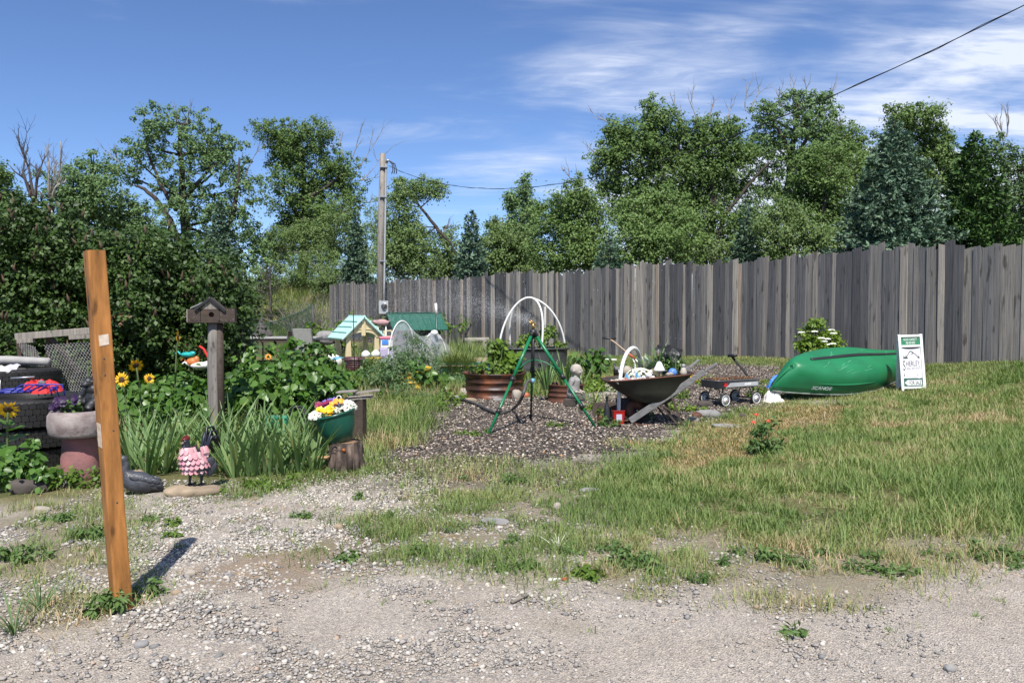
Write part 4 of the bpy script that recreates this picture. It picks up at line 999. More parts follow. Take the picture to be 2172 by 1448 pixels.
mb = MB(); mb.grid([[Vector((-.33+.05*i, -.155-.01*(j % 2), .05+.05*j+.012*i)) for i in range(4)] for j in range(3)]); obj('paper_tag', mb, 'white_paint', ch, solid=.002)
mb = MB(); mb.tube([(-.45,-.05,.16),(-.25,-.04,.2)], .012, 6); mb.tube([(-.16,0,.19),(.05,.02,.2)], .01, 6); obj('metal_rod', mb, 'steel', ch)
mb = MB(); mb.box((.17, -.1, .15), (.06, .04, .04), (.3, .4, .2)); obj('bracket', mb, 'galvanised', ch, bevel=.006)
# gate with chain link behind the tyres
Yg = 10.3; gb = on_ground(120, Yg)
gate = thing('chain_link_gate', 'leaning weathered gate with chain-link mesh behind the tyre stacks', 'gate', gb)
def gp(px, py, dy=0): return at(px, py, Yg + dy) - gb
mb = MB(); mb.beam(gp(35, 714), gp(222, 699), .09, .085); obj('top_beam', mb, 'weathered_wood', gate, bevel=.006)
mb = MB(); mb.beam(gp(38, 724, -.02), gp(72, 722, -.02), .06, .05); mb.beam(gp(148, 716, -.02), gp(215, 712, -.02), .06, .05); obj('batten', mb, 'weathered_wood', gate, bevel=.004)
mb = MB(); mb.beam(gp(108, 716, .06), gp(168, 790, -.0), .05, .04); obj('brace', mb, 'dark_wood', gate)
mb = MB(); mb.beam(gp(103, 716, .1), gp(104, 880, .1), .05, .05); mb.beam(gp(40, 722, .12), gp(60, 880, .12), .05, .05); mb.beam(gp(218, 708, .1), gp(222, 880, .1), .05, .05); obj('upright', mb, 'dark_wood', gate)
def chain(TL, TR, BL, BR, nx_, ny_, name='wire_mesh'):
    mb = MB(); P = lambda u, v: (TL.lerp(TR, u)).lerp(BL.lerp(BR, u), v)
    for i in range(nx_):
        pts = []
        for j in range(ny_ + 1):
            uu = (i + (.5 if j % 2 else -.02)) / nx_ if i % 1 == 0 else 0
            pts.append(P(uu, j / ny_) + Vector((0, (.008 if j % 2 else -.008), 0)))
        mb.tube(pts, .0034, 3, cap=False)
        pts2 = [P((i + (.5 if j % 2 else 1.02)) / nx_, j / ny_) + Vector((0, (-.008 if j % 2 else .008), 0)) for j in range(ny_ + 1)]
        mb.tube(pts2, .0034, 3, cap=False)
    obj(name, mb, 'galvanised', gate, kind='stuff')
chain(gp(92, 731, -.05), gp(228, 722, -.05), gp(140, 850, -.3), gp(240, 845, -.3), 19, 26)
chain(gp(37, 722, -.03), gp(74, 735, -.03), gp(58, 775, -.2), gp(102, 790, -.2), 8, 9)

# concrete pedestal planter, petunias, ape figurine
b = G(170, 1013); s = sc_at(b.y)
pl = thing('pedestal_planter', 'round concrete bowl planter on a pink-stained pedestal beside the post', 'planter', b)
mb = MB(); mb.lathe([(.165,-.03),(.165,.04),(.158,.2),(.15,.22),(.142,.35),(.15,.39)], 28, jit=.012); obj('pedestal', mb, 'pink_concrete', pl)
mb = MB(); mb.lathe([(.14,.385),(.235,.395),(.25,.42),(.262,.50),(.258,.585),(.235,.622),(.19,.625),(.185,.60),(.18,.56)], 36, jit=.008); obj('bowl', mb, 'concrete', pl)
mb = MB(); mb.lathe([(.19,.575),(.1,.59),(.01,.6)], 20); obj('soil', mb, 'soil', pl)
def flower(mb_, c, r, n=5, face=(0, -1, .4), cup=.3):
    M = rot_to(face)
    for k in range(n):
        a = 2*math.pi*k/n + .3
        d = Vector((math.cos(a), math.sin(a), cup)); e = Vector((-math.sin(a), math.cos(a), 0))
        P = [Vector((0,0,0)), d*r*.6 + e*r*.42, d*r + e*r*.2, d*r - e*r*.2, d*r*.6 - e*r*.42]
        mb_.add([M @ p_ + Vector(c) for p_ in P], [(0,1,2,3,4)])
MATS['purple_petal'] = mat('purple_petal', (.036,.009,.06), (.018,.004,.035), rough=.6)
MATS['violet_petal'] = mat('violet_petal', (.14,.10,.42), (.09,.06,.3), rough=.6)
MATS['wine_petal'] = mat('wine_petal', (.25,.012,.07), (.12,.006,.035), rough=.6)
MATS['gold_petal'] = mat('gold_petal', (.82,.50,.012), (.72,.38,.008), rough=.5)
MATS['apricot_petal'] = mat('apricot_petal', (.80,.36,.03), (.72,.26,.02), rough=.5)
MATS['white_petal'] = mat('white_petal', (.80,.80,.76), (.70,.71,.64), rough=.6)
MATS['red_petal'] = mat('red_petal', (.55,.05,.015), (.42,.03,.01), rough=.5)
def leaf_cloud(n, c, r, size, vm=.5, up=.6, tv=LEAF, squash=1.0):
    d = rand_dir(n); pos = np.array(c) + d * (rng.random(n) ** .5)[:, None] * np.array(r)
    nrm = norm(d * .6 + np.array([0, -.2, up]) + rng.normal(0, .4, (n, 3)))
    return scatter(tv[0], tv[1], pos, frames(nrm, norm(d + rng.normal(0, .5, (n, 3)))), np.stack([np.full(n, size * squash), np.full(n, size), np.full(n, size)], 1) * rng.uniform(.6, 1.3, (n, 1)), np.clip(rng.normal(vm, .2, n), 0, 1))
pb = b + mm(-.07, -.06, .6)
pet = thing('petunia_plant', 'dark purple petunias in the concrete bowl planter', 'flowers', pb)
V, F, va = leaf_cloud(160, (0, 0, .05), (.12, .10, .06), .05); np_obj('foliage', V, F, 'weed_leaf', va, parent=pet, kind='stuff')
for k in range(13):
    mb = MB(); flower(mb, (random.uniform(-.11, .11), random.uniform(-.12, -.02), random.uniform(.04, .15)), .036, 6, (random.uniform(-.5, .5), -1, .3)); obj('flower', mb, 'purple_petal', pet)
ab = b + mm(.06, .16, .61)
mb = MB(); sgn = 1
mb.ell((0,0,.10),(.085,.075,.11)); mb.ell((0,-.01,.19),(.08,.065,.06)); mb.ell((-.005,-.045,.255),(.05,.052,.055)); mb.ell((-.008,-.092,.238),(.033,.03,.026)); mb.ell((0,-.07,.275),(.038,.02,.012))
for sx in (-1, 1):
    mb.tube([(sx*.08,-.01,.2),(sx*.115,-.05,.12),(sx*.09,-.11,.04),(sx*.085,-.13,.015)], [.036,.032,.026,.028], 10)
    mb.tube([(sx*.05,0,.05),(sx*.09,-.09,.075),(sx*.07,-.13,.02)], [.05,.04,.032], 10); mb.ell((sx*.05,-.04,.265),(.008,.015,.017))
ape = thing('ape_figurine', 'black glossy ape figurine sitting behind the purple petunias', 'figurine', ab, R(-25)); obj('body', mb, 'ape_black', ape, remesh=.006)
for sx in (-1, 1): obj('eye', MB().ell((sx*.017-.005,-.096,.264), .005, nu=8, nv=6), 'galvanised', ape)

# duck figurine
b = G(292, 1048); duck = thing('duck_figurine', 'dark grey duck figurine sitting right of the leaning post', 'figurine', b, R(18)); duck.scale = (.86, .86, .98); mb = MB()
mb.ell((.02,0,.10),(.155,.095,.095), Matrix.Rotation(R(14), 3, 'Y')); mb.ell((-.06,0,.125),(.085,.08,.085)); mb.tube([(-.08,0,.15),(-.10,0,.21),(-.10,0,.26),(-.115,0,.295)], [.06,.04,.034,.034], 12)
mb.ell((-.122,0,.305),(.045,.036,.037)); mb.tube([(.1,0,.1),(.19,0,.05),(.235,0,.04)], [.07,.045,.02], 10)
obj('body', mb, 'duck_grey', duck, remesh=.007)
mb = MB(); mb.ell((-.185,0,.295),(.04,.017,.011), Matrix.Rotation(R(-8), 3, 'Y')); obj('bill', mb, 'ape_black', duck)
for sy in (-1, 1):
    obj('eye', MB().ell((-.138, sy*.031, .315), .006, nu=8, nv=6), 'ape_black', duck)
    for k in range(11):
        r_, c_ = divmod(k, 4); mb = MB(); mb.ell((-.02 + .062*c_ + .02*r_, sy*(.088 - .012*r_ - .006*c_), .155 - .032*r_ - .014*c_), (.048,.010,.02), Matrix.Rotation(R(22), 3, 'Y'), 10, 6); obj('wing_feather', mb, 'duck_grey', duck)
# metal rooster on a flat stone
b = G(412, 1046)
mb = MB(); V_, F_ = ICO3; 
def rock(name, lab, c, r, m, rz=0, jag=.12, cat='rock', group=None, sink=.3):
    v = ICO3[0].copy(); nrm_ = v.copy()
    d = 1 + jag * (2 * vnoise(v[:,0]*1.9 + v[:,2]*.7, v[:,1]*1.9 - v[:,2]*1.3, 1.0, random.uniform(0, 90)) - 1) + jag * .5 * (2 * vnoise(v[:,0]*5 + v[:,2]*3, v[:,1]*5 + v[:,2]*2, 1.0, 7) - 1)
    v = np.sign(v) * np.abs(v) ** .8 * d[:, None] * np.array(r); v[:, 2] += r[2] * (1 - 2 * sink)
    o = np_obj(name, v, [ICO3[1]], m, None, True, loc=c, label=lab, cat=cat, group=group); o.rotation_euler = (random.uniform(-.06,.06), random.uniform(-.06,.06), rz); return o
rock('flat_stone', 'flat tan sandstone slab under the pink metal rooster', b, (.25,.13,.05), 'field_stone', .15, .1)
rb = Vector((b.x + .02, b.y, b.z + .075))
roo = thing('metal_rooster', 'metal rooster sculpture with pink feather scales and curled black tail', 'sculpture', rb, R(-118)); roo.scale = (.87, .87, .92)
mb = MB()       # local x forward
mb.ell((0,0,.205),(.135,.10,.115), Matrix.Rotation(R(-10), 3, 'Y')); mb.tube([(.06,0,.25),(.11,0,.33),(.115,0,.39)], [.085,.05,.034], 12); mb.ell((.12,0,.405),(.036,.03,.032))
obj('body', mb, 'rooster_dark', roo, remesh=.008)
for k, (ln, hh, yy) in enumerate(((.12,.50,0),(.10,.47,.018),(.14,.44,-.02),(.16,.38,.0),(.10,.42,.03),(.15,.33,-.03))):
    mb = MB(); mb.tube([(-.08,yy,.24),(-.115,yy*1.5,.36),(-.135-.1*(k % 2)*.2,yy*2,hh),(-.135-ln*.6,yy*2.4,hh+.005),(-.14-ln,yy*2.6,hh-.09)], [.03,.036,.036,.028,.006], 8, flat=.4); obj('tail_feather', mb, 'rooster_dark', roo)
for sy in (-1, 1):
    mb = MB(); mb.ell((-.03, sy*.1, .17),(.12,.012,.065), Matrix.Rotation(R(25), 3, 'Y')); mb.ell((-.1, sy*.1, .13),(.08,.01,.045), Matrix.Rotation(R(38), 3, 'Y')); obj('wing', mb, 'rooster_blue', roo)
    mb = MB(); x = .03 if sy < 0 else -.03; mb.tube([(x, sy*.045, .14), (x+.01, sy*.045, .02), (x, sy*.045, 0)], [.02,.011,.011], 8)
    for t_ in (-.5, 0, .5, 3.14): mb.tube([(x, sy*.045, .006), (x + .05*math.cos(t_), sy*.045 + .05*math.sin(t_), .003)], [.009,.004], 6)
    obj('leg', mb, 'rooster_dark', roo)
mb = MB()
for k in range(5): mb.ell((.15 - .018*k, 0, .435 + .012*math.sin(k*.8)), (.012,.006,.022))
mb.ell((.12,0,.43),(.035,.022,.018)); obj('comb', mb, 'rooster_red', roo)
for sy in (-1, 1): obj('wattle', MB().ell((.14, sy*.012, .345),(.02,.008,.038)), 'rooster_blue', roo)
obj('beak', MB().lathe([(.013,0),(.009,.012),(.001,.03)], 8, (.15,0,.4), Matrix.Rotation(R(95), 3, 'Y')), 'field_stone', roo)
feather = MB(); feather.add([(-.021,0,.012),(.021,0,.012),(.024,-.004,-.034),(.016,-.007,-.050),(0,-.009,-.058),(-.016,-.007,-.050),(-.024,-.004,-.034),(0,-.008,-.02)],
    [(0,1,7),(1,2,7),(2,3,7),(3,4,7),(4,5,7),(5,6,7),(6,0,7)])
fm = [mesh_of('pink_feather', feather, x_) for x_ in ('rooster_pink', 'rooster_pale')]
for me_ in fm: pass
for row, (z, rr, cnt, xo, up_) in enumerate(((.345,.07,7,.085,.2),(.30,.108,10,.05,.3),(.255,.128,12,.02,.2),(.21,.134,12,.005,.05),(.165,.118,10,.01,-.2))):
    for k in range(cnt):
        a = R(-105 + 210 * (k + .5 * (row % 2)) / (cnt - 1)); nx_, ny_ = math.cos(a), math.sin(a)
        M = (Matrix.Rotation(a + math.pi/2, 4, 'Z') @ Matrix.Rotation(R(-16 - 20*up_), 4, 'X'))
        e = M.to_euler(); o_ = link_mesh('pink_feather', fm[(row + k) % 3 == 0], roo, (xo + rr * nx_, rr * .82 * ny_, z), e)
for sy in (-1, 1):
    for k in range(6):
        M = Matrix.Rotation(R(0 if sy < 0 else 180), 4, 'Z') @ Matrix.Rotation(R(-30), 4, 'X') @ Matrix.Rotation(R(160 + 12*k), 4, 'Y')
        link_mesh('pink_feather', fm[k % 2], roo, (-.02 - .02*(k % 3), sy*(.085 - .01*(k // 3)), .30 - .035*(k // 3)), M.to_euler())

# log stump with the tilted green pot of flowers
b = G(733, 993); st = thing('tree_stump', 'short rough-barked log stump under the green flower pot', 'stump', b)
mb = MB(); n_ = 40; prof = []
rows = []
for z, rr in ((-.04,.19),(.03,.175),(.1,.165),(.18,.16),(.25,.152),(.268,.145)):
    rows.append([Vector((rr*(1+.06*math.sin(7*a)+.05*math.sin(13*a+z*20)+random.uniform(-.03,.03))*math.cos(a), rr*(1+.06*math.sin(7*a)+.05*math.sin(13*a+z*20))*math.sin(a), z)) for a in [2*math.pi*k/n_ for k in range(n_)]])
mb.grid(rows, wrap=True); obj('bark', mb, 'stump_bark', st)
obj('cut_top', MB().lathe([(.146,.262),(.001,.268)], 24), 'cut_wood', st)
obj('knot', MB().ell((.015,-.158,.2),(.022,.02,.022)), 'orange_knot', st)
mb = MB(); limb(mb, [(-.12,-.1,.12),(-.2,-.14,.125),(-.225,-.16,.135)], .022, .012, 8); obj('branch_stub', mb, 'cut_wood', st)
for a in (-2.1, -1.75, -1.15, -.75): mb = MB(); mb.tube([(.155*math.cos(a),.155*math.sin(a),.24),(.172*math.cos(a),.172*math.sin(a),.1),(.19*math.cos(a),.19*math.sin(a),-.02)], [.02,.03,.032], 7); obj('bark_ridge', mb, 'stump_bark', st)
pot = thing('flower_pot', 'tilted dark green plastic bowl pot of flowers on the stump', 'pot', b + mm(-.05, 0, .268)); pot.rotation_euler = (R(3), R(-13), 0)
mb = MB(); mb.lathe([(.11,0),(.13,.01),(.175,.12),(.2,.24),(.203,.262),(.216,.266),(.216,.285),(.203,.285),(.195,.262),(.17,.13),(.12,.03)], 40); obj('bowl', mb, 'green_plastic', pot)
obj('soil', MB().lathe([(.195,.255),(.1,.272),(.001,.28)], 24), 'soil', pot)
pm = (Matrix.Translation(pot.location) @ pot.rotation_euler.to_matrix().to_4x4())
def potted(name, lab, mname, spots, r, n, face=(0,-.7,.8), leaves=60, cat='flowers', grp=None, fname='flower'):
    c_ = pm @ Vector((sum(p_[0] for p_ in spots)/len(spots), sum(p_[1] for p_ in spots)/len(spots), .275)); t_ = thing(name, lab, cat, c_, 0, grp)
    for p_ in spots:
        mb = MB(); flower(mb, (pm @ Vector(p_)) - c_, r*random.uniform(.85,1.15), n, (face[0]+random.uniform(-.4,.4), face[1]+random.uniform(-.3,.3), face[2]), .25); obj(fname, mb, mname, t_)
    V, F, va = leaf_cloud(leaves, (0,0,.02), (.085,.08,.035), .032); np_obj('foliage', V, F, 'weed_leaf', va, parent=t_, kind='stuff')
def spots(cx, cy, rx, ry, n, z0=.31, dz=.03): return [(cx+random.uniform(-rx,rx), cy+random.uniform(-ry,ry), z0+random.uniform(-dz,dz)) for _ in range(n)]
potted('pansy_plant', 'wine-red pansies at the back left of the tilted green pot', 'wine_petal', spots(-.09,.05,.07,.06,14,.36), .036, 5)
potted('pansy_plant', 'violet-blue pansies at the back of the tilted green pot', 'violet_petal', spots(.0,.12,.09,.04,12,.37), .028, 5)
potted('pansy_plant', 'bright yellow pansies at the front of the tilted green pot', 'gold_petal', spots(-.05,-.12,.07,.05,12,.325), .035, 5)
potted('pansy_plant', 'apricot pansies in the middle right of the tilted green pot', 'apricot_petal', spots(.07,.0,.07,.06,13,.36), .030, 5)
def alyssum(lab, c_, rx, ry, rz_, n, r=.012, name='alyssum_plant', grp=None):
    t_ = thing(name, lab, 'flowers', c_, 0, grp); d = rand_dir(n); d[:, 2] = np.abs(d[:, 2])
    pos = d * np.array([rx, ry, rz_]); T = ([(0,0,.15),(1,0,0),(.31,.95,0),(-.81,.59,0),(-.81,-.59,0),(.31,-.95,0)], [[(0,1,2),(0,2,3),(0,3,4),(0,4,5),(0,5,1)]])
    V, F, va = scatter(*T, pos, frames(norm(d + rng.normal(0,.35,(n,3)) + np.array([0,-.3,.3])), rand_dir(n)), np.full(n, r) * rng.uniform(.7,1.3,n), rng.random(n)); np_obj('blossoms', V, F, 'petal_white', va, parent=t_, kind='stuff')
    V, F, va = leaf_cloud(int(n*.5), (0,0,rz_*.3), (rx*.9, ry*.9, rz_*.5), .03); np_obj('foliage', V, F, 'shrub_leaf', va, parent=t_, kind='stuff')
alyssum('white alyssum spilling over the left front of the tilted green pot', pm @ mm(-.13,-.06,.27), .10,.12,.075, 330)
alyssum('white alyssum at the right back of the tilted green pot', pm @ mm(.13,.05,.28), .09,.12,.085, 280)
alyssum('white alyssum strip between the yellow and wine-red pansies', pm @ mm(-.01,-.01,.29), .09,.08,.07, 220)
# weathered stub post with broken boards behind the pot
b = on_ground(757, 9.3); sp = thing('rotten_post', 'rotten squat wooden post topped with broken grey boards behind the pot', 'post', b, R(-8)); hh = at(757, 838, 9.3).z - b.z
mb = MB(); mb.box((0,0,hh/2-.05),(.17,.15,hh+.1)); obj('post_body', mb, 'dark_wood', sp, bevel=.01)
mb = MB(); mb.box((-.1,.02,hh*.5),(.1,.2,hh*.9)); obj('rear_board', mb, 'shed_wall', sp, bevel=.006)
for (x,y,z,lx,ly,rz,ry) in ((-.11,-.03,.045,.22,.17,.1,-.06),(.1,.02,.04,.3,.13,.35,-.12),(.06,-.06,.0,.28,.06,.2,-.08),(.05,-.02,-.03,.25,.12,.25,-.1)):
    obj('broken_board', MB().box((x,y,hh+z),(lx,ly,.018),(0,ry,rz)), 'weathered_wood', sp, bevel=.003)
obj('bracket', MB().lathe([(.022,-.012),(.03,-.012),(.03,.012),(.022,.012)], 14, (-.17,-.13,hh-.02), Matrix.Rotation(R(90),3,'X'), closed=True), 'pvc', sp)
mb = MB(); mb.tube([(-.03,-.09,hh*.8),(-.03,-.1,hh*.9)], .014, 8); obj('bolt', mb, 'dark_metal', sp)
# turquoise tray and black hoop handle in the irises
b = on_ground(584, 9.6); tp = at(584, 882, 9.6)
tr = thing('plastic_tub', 'turquoise plastic tub half hidden by the iris leaves', 'tub', b, R(8)); h_ = tp.z - b.z
mb = MB(); rows = []
for z, f in ((0,.8),(h_,1),(h_,.94),(.03,.76)):
    rows.append([Vector((.13*f*x, .09*f*y, z)) for x, y in ((-1,-1),(1,-1),(1,1),(-1,1))])
mb.grid(rows, wrap=True, smooth=False); mb.add(rows[-1], [(0,1,2,3)]); obj('body', mb, 'tray_teal', tr, bevel=.008); obj('rim', MB().box((0,-.094,h_-.012),(.27,.012,.022)), 'tray_teal', tr, bevel=.004)
mb = MB(); c_ = at(630, 880, 9.4); b = on_ground(630, 9.4)
mb.tube([Vector((.085*math.cos(a), .02*math.sin(a*2), c_.z - b.z + .1*math.sin(a))) for a in np.linspace(-.4, math.pi + .3, 16)], .014, 8); mb.tube([(.08,0,c_.z-b.z-.02),(.06,0,0)], .012, 8); mb.tube([(-.085,0,c_.z-b.z-.03),(-.07,0,0)], .012, 8); mb.tube([(.09,-.03,c_.z-b.z-.05),(.05,-.03,c_.z-b.z+.06),(0,-.03,c_.z-b.z+.09)], .012, 8)
obj('hoop_handle', mb, 'black_plastic', None, b, label='black curved hoop handle standing in the iris leaves', cat='handle')
rock('garden_rock', 'dark broken rock among weeds below the left sunflower', G(62, 1042), (.16,.1,.08), 'dark_rock', .3, .25)
rock('garden_rock', 'small grey stone upright at the foot of the pedestal planter', G(136, 1030), (.055,.05,.075), 'grey_rock', .3)
rock('garden_rock', 'brown stone behind the duck figurine', G(290, 1012), (.07,.06,.05), 'field_stone', .3)
rock('garden_rock', 'pinkish rock beside the dark broken one at the left', G(78, 1025), (.09,.06,.05), 'pink_concrete', .6, .2)
# ------------------------------------------------------------------ background yard
# utility pole with meter
Y = 35.6; b = on_ground(806, Y); P_ = lambda px, py, dy=0: at(px, py, Y + dy) - b
up = thing('utility_pole', 'tall grey wooden utility pole with meter box standing before the fence', 'utility pole', b)
mb = MB(); mb.tube([(0, 0, -.3), P_(807, 520), P_(812, 326)], [.155, .145, .125], 14); obj('pole', mb, 'pole_wood', up)
mb = MB(); mb.tube([P_(814.5, 642, -.17), P_(815, 600, -.17), P_(819, 350, -.12), P_(820, 343, -.12)], .042, 8); obj('conduit', mb, 'grey_paint', up)
mb = MB(); mb.box(P_(814, 652, -.25), (.40, .18, .56)); o_ = obj('meter_box', mb, 'grey_paint', up, bevel=.02)
c_ = P_(815, 649, -.345); mb = MB(); mb.lathe([(.12,0),(.12,.05),(.1,.1),(.05,.125),(.001,.13)], 20, c_, Matrix.Rotation(R(90), 3, 'X')); obj('meter_glass', mb, 'dark_metal', o_)
mb = MB(); mb.lathe([(.075,0),(.14,.02),(.14,-.02)], 16, c_, Matrix.Rotation(R(90), 3, 'X')); obj('meter_ring', mb, 'steel', o_)
for f in (355, 418, 554): obj('strap', MB().box(P_(814, f, -.1), (.32, .22, .04)), 'steel', up)
mb = MB(); c_ = P_(821, 342, -.14); mb.tube([c_ + mm(-.02,0,-.05), c_ + mm(.02,-.02,.04), c_ + mm(.12,-.05,0)], [.06,.07,.03], 8); obj('weatherhead', mb, 'steel', up)
for k in range(3):
    mb = MB(); mb.tube([c_ + mm(.1,-.04,0), c_ + mm(.22+.06*k,-.04,-.12), c_ + mm(.26+.08*k,-.05,-.4), c_ + mm(.2+.1*k,-.05,-.55)], .022, 5); obj('loop_wire', mb, 'black_plastic', up)
a_, z_ = at(828, 355, Y), Vector((7.49 + 1.7, 12.0 - 3.07, 6.05 - .25))
pts = []
A1, B1 = Vector((-5.28, 35.4, at(828, 352, 35.4).z)), Vector((7.49, 12.0, at(2172, 3, 12.0).z))
for k in range(41):
    t_ = k / 36; p_ = A1.lerp(B1, t_); p_.z -= 4 * 1.72 * t_ * (1 - t_); pts.append(p_)
mb = MB(); mb.tube([p_ - A1 for p_ in pts], .0085, 5); 
mb2 = [p_ - A1 + mm(.02*math.cos(i*2.2), 0, .02*math.sin(i*2.2)) for i, p_ in enumerate(pts)]; mb.tube(mb2, .006, 4)
obj('power_line', mb, 'black_plastic', None, A1, label='black service wire sagging from the pole to the upper right corner', cat='wire')
# green roofed dog house
Y = 27; s = sc_at(Y); b = on_ground(878, Y); zt = at(880, 664, Y).z - b.z
sh = thing('dog_house', 'small dark kennel with a green ribbed metal roof before the fence', 'dog house', b, R(24)); ze = zt - .42
mb = MB(); mb.box((0,0,ze/2),(1.45,1.15,ze)); obj('wall', mb, 'shed_wall', sh)
for sx in (-1, 1): mb = MB(); mb.prism([(-.57,ze),(.57,ze),(0,zt-.05)], .03, Matrix.Rotation(R(90),3,'Z'), (sx*.722,0,0)); obj('gable', mb, 'shed_gable', sh)
for sy in (-1, 1):
    a0, a1 = Vector((0,0,zt)), Vector((0,sy*.78,ze-.13)); mb = MB(); mb.beam(a0, a1, 1.85, .03, 0); rf = obj('roof', mb, 'green_metal', sh); 
    for k in range(9): x = -.9 + .225*k; obj('rib', MB().beam(a0+mm(x,0,.022), a1+mm(x,0,.022), .03, .02), 'green_metal', rf)
obj('ridge_cap', MB().beam((-.93,0,zt+.02),(.93,0,zt+.02),.14,.03), 'green_metal', sh)
obj('doorway', MB().box((-.73,0,.35),(.03,.45,.6)), 'black_plastic', sh, bevel=.005)
# playhouse canopy
Y = 21; s = sc_at(Y); b = on_ground(757, Y)
ph = thing('play_canopy', 'toddler play shelter with a mint roof on four cream legs', 'playhouse', b, R(32)); ph.scale = (.82, .82, 1); zt = at(757, 671, Y).z - b.z; ze = zt - .50
for x in (-.46, .46):
    for y in (-.46, .46): mb = MB(); mb.box((x,y,(ze+.1)/2),(.2,.15,ze+.1),taper=.62); obj('leg', mb, 'cream_plastic', ph, bevel=.02)
for sy in (-1, 1):
    mb = MB(); arc = [(-.6,ze-.02),(-.42,ze-.02)] + [(.42*math.cos(a), ze-.02+.13*math.sin(a)) for a in np.linspace(math.pi, 0, 12)][1:-1] + [(.42,ze-.02),(.6,ze-.02),(.08,zt-.06),(-.08,zt-.06)]
    mb.prism(arc, .07, None, (0, sy*.5, 0)); obj('gable', mb, 'cream_plastic', ph)
    obj('gable_rib', MB().box((0, sy*.545, zt-.27),(.13,.05,.44)), 'cream_plastic', ph, bevel=.015)
    mb = MB(); mb.tube([(.45*math.cos(a), sy*.542, ze+.07+.12*math.sin(a)) for a in np.linspace(math.pi,0,12)], .014, 5); obj('arch_trim', mb, 'cream_plastic', ph)
for sx in (-1, 1):
    a0, a1 = Vector((sx*.02,0,zt-.02)), Vector((sx*.72,0,ze-.06)); d_ = a1 - a0
    mb = MB(); mb.beam(a0, a1, 1.3, .06, 0); rf = obj('roof', mb, 'mint_plastic', ph, bevel=.02)
    for k in range(3): q_ = a0.lerp(a1, .25+.25*k) + mm(sx*.028,0,.035); obj('shingle_ridge', MB().beam(q_+mm(0,-.62,0), q_+mm(0,.62,0), .05, .012, R(-35*sx)), 'mint_plastic', rf, bevel=.004)
obj('ridge', MB().beam((0,-.65,zt),(0,.65,zt),.09,.06), 'mint_plastic', ph, bevel=.02)
# clutter under the shelter
b = on_ground(735, 20.6); o_ = obj('toy_ball', MB().ell((0,0,.16),(.24,.2,.2)), 'bag_white', None, at(706,764,20.4)-mm(0,0,.2), label='white plastic sack left of the play shelter leg', cat='bag')
for (px,py,Yx,r_,m_,lab,nm) in ((776,757,19.8,.13,'yellow_paint','yellow and white beanbag toy left of its twin by the shelter','beanbag_toy'),(797,756,19.9,.13,'yellow_paint','yellow and white beanbag toy beside the front shelter leg','beanbag_toy')):
    c_ = at(px,py,Yx); t_ = thing(nm, lab, 'toy', c_ - mm(0,0,r_*.8), 0, 'beanbag toys by the shelter'); obj('base', MB().lathe([(r_*.9,-.02),(r_,.05),(r_*.95,.1)],16), m_, t_); obj('cover', MB().lathe([(r_*.95,.1),(r_*.8,.2),(r_*.3,.26),(.001,.27)],16), 'bag_white', t_)
c_ = at(724,758,19.6); mb = MB(); mb.grid([[Vector((-.35+.09*i, -.15+.08*j, .03*math.sin(i*1.7+j)+.02*random.random())) for i in range(9)] for j in range(5)]); obj('blue_sheet', mb, 'pool_blue', None, c_ - mm(0,0,.03), label='pale blue crumpled sheet below the play shelter', cat='sheet')
b = on_ground(752, 18.5); h_ = at(752,757,18.5).z - b.z; t_ = thing('plant_pot', 'dull purple ribbed plant pot below the play shelter', 'pot', b); mb = MB(); mb.lathe([(.16,0),(.2,h_*.5),(.235,h_),(.215,h_),(.2,h_-.05),(.01,h_-.05)],24); obj('body', mb, 'pot_purple', t_)
for k in range(4): obj('rib', MB().lathe([(.2+.012*k,h_-.22+.05*k),(.212+.012*k,h_-.205+.05*k),(.205+.012*k,h_-.19+.05*k)],20), 'pot_purple', t_)
# black hook rod
b = on_ground(752, 17.6); mb = MB(); mb.tube([(0,0,-.1), at(750,700,17.6)-b, at(749,598,17.6)-b], .011, 6); obj('black_rod', mb, 'black_plastic', None, b, label='thin black upright rod rising in front of the play shelter', cat='rod')
# patio tables, chairs, folded umbrella
Y = 24; b = on_ground(600, Y); zt = at(600, 714, Y).z - b.z
t_ = thing('patio_table', 'long weathered wooden table left of the play shelter', 'table', b)
for k in range(3): obj('plank', MB().box((0,-.28+.28*k,zt-.025),(2.15,.26,.05)), 'table_grey', t_, bevel=.008)
for x in (-.95,.95):
    for y in (-.3,.3): obj('leg', MB().box((x,y,(zt-.05)/2),(.09,.09,zt-.05)), 'dark_wood', t_)
obj('apron', MB().box((0,-.36,zt-.1),(2,.03,.1)), 'dark_wood', t_)
Yu = 24.3; b = on_ground(557, Yu); u0 = at(557, 712, Yu) - b; ut = at(552, 665, Yu) - b
t_ = thing('patio_umbrella', 'closed dark grey patio umbrella behind the long wooden table', 'umbrella', b)
mb = MB(); rows = []
for f, rr in ((0,.28),(.25,.2),(.5,.09),(.68,.055),(.9,.05),(1,.02)):
    rows.append([u0.lerp(ut, f) + mm(rr*math.cos(a)*(1+.16*math.cos(8*a)*(1-f)), rr*math.sin(a)*(1+.16*math.cos(8*a)*(1-f)), (.05*math.cos(4*a) if f == 0 else 0)) for a in [2*math.pi*k/32 for k in range(32)]])
mb.grid(rows, wrap=True); obj('canopy', mb, 'umbrella_grey', t_); mb = MB(); mb.tube([(0,0,0),u0+mm(0,0,.2)], .02, 8); obj('pole', mb, 'dark_metal', t_)
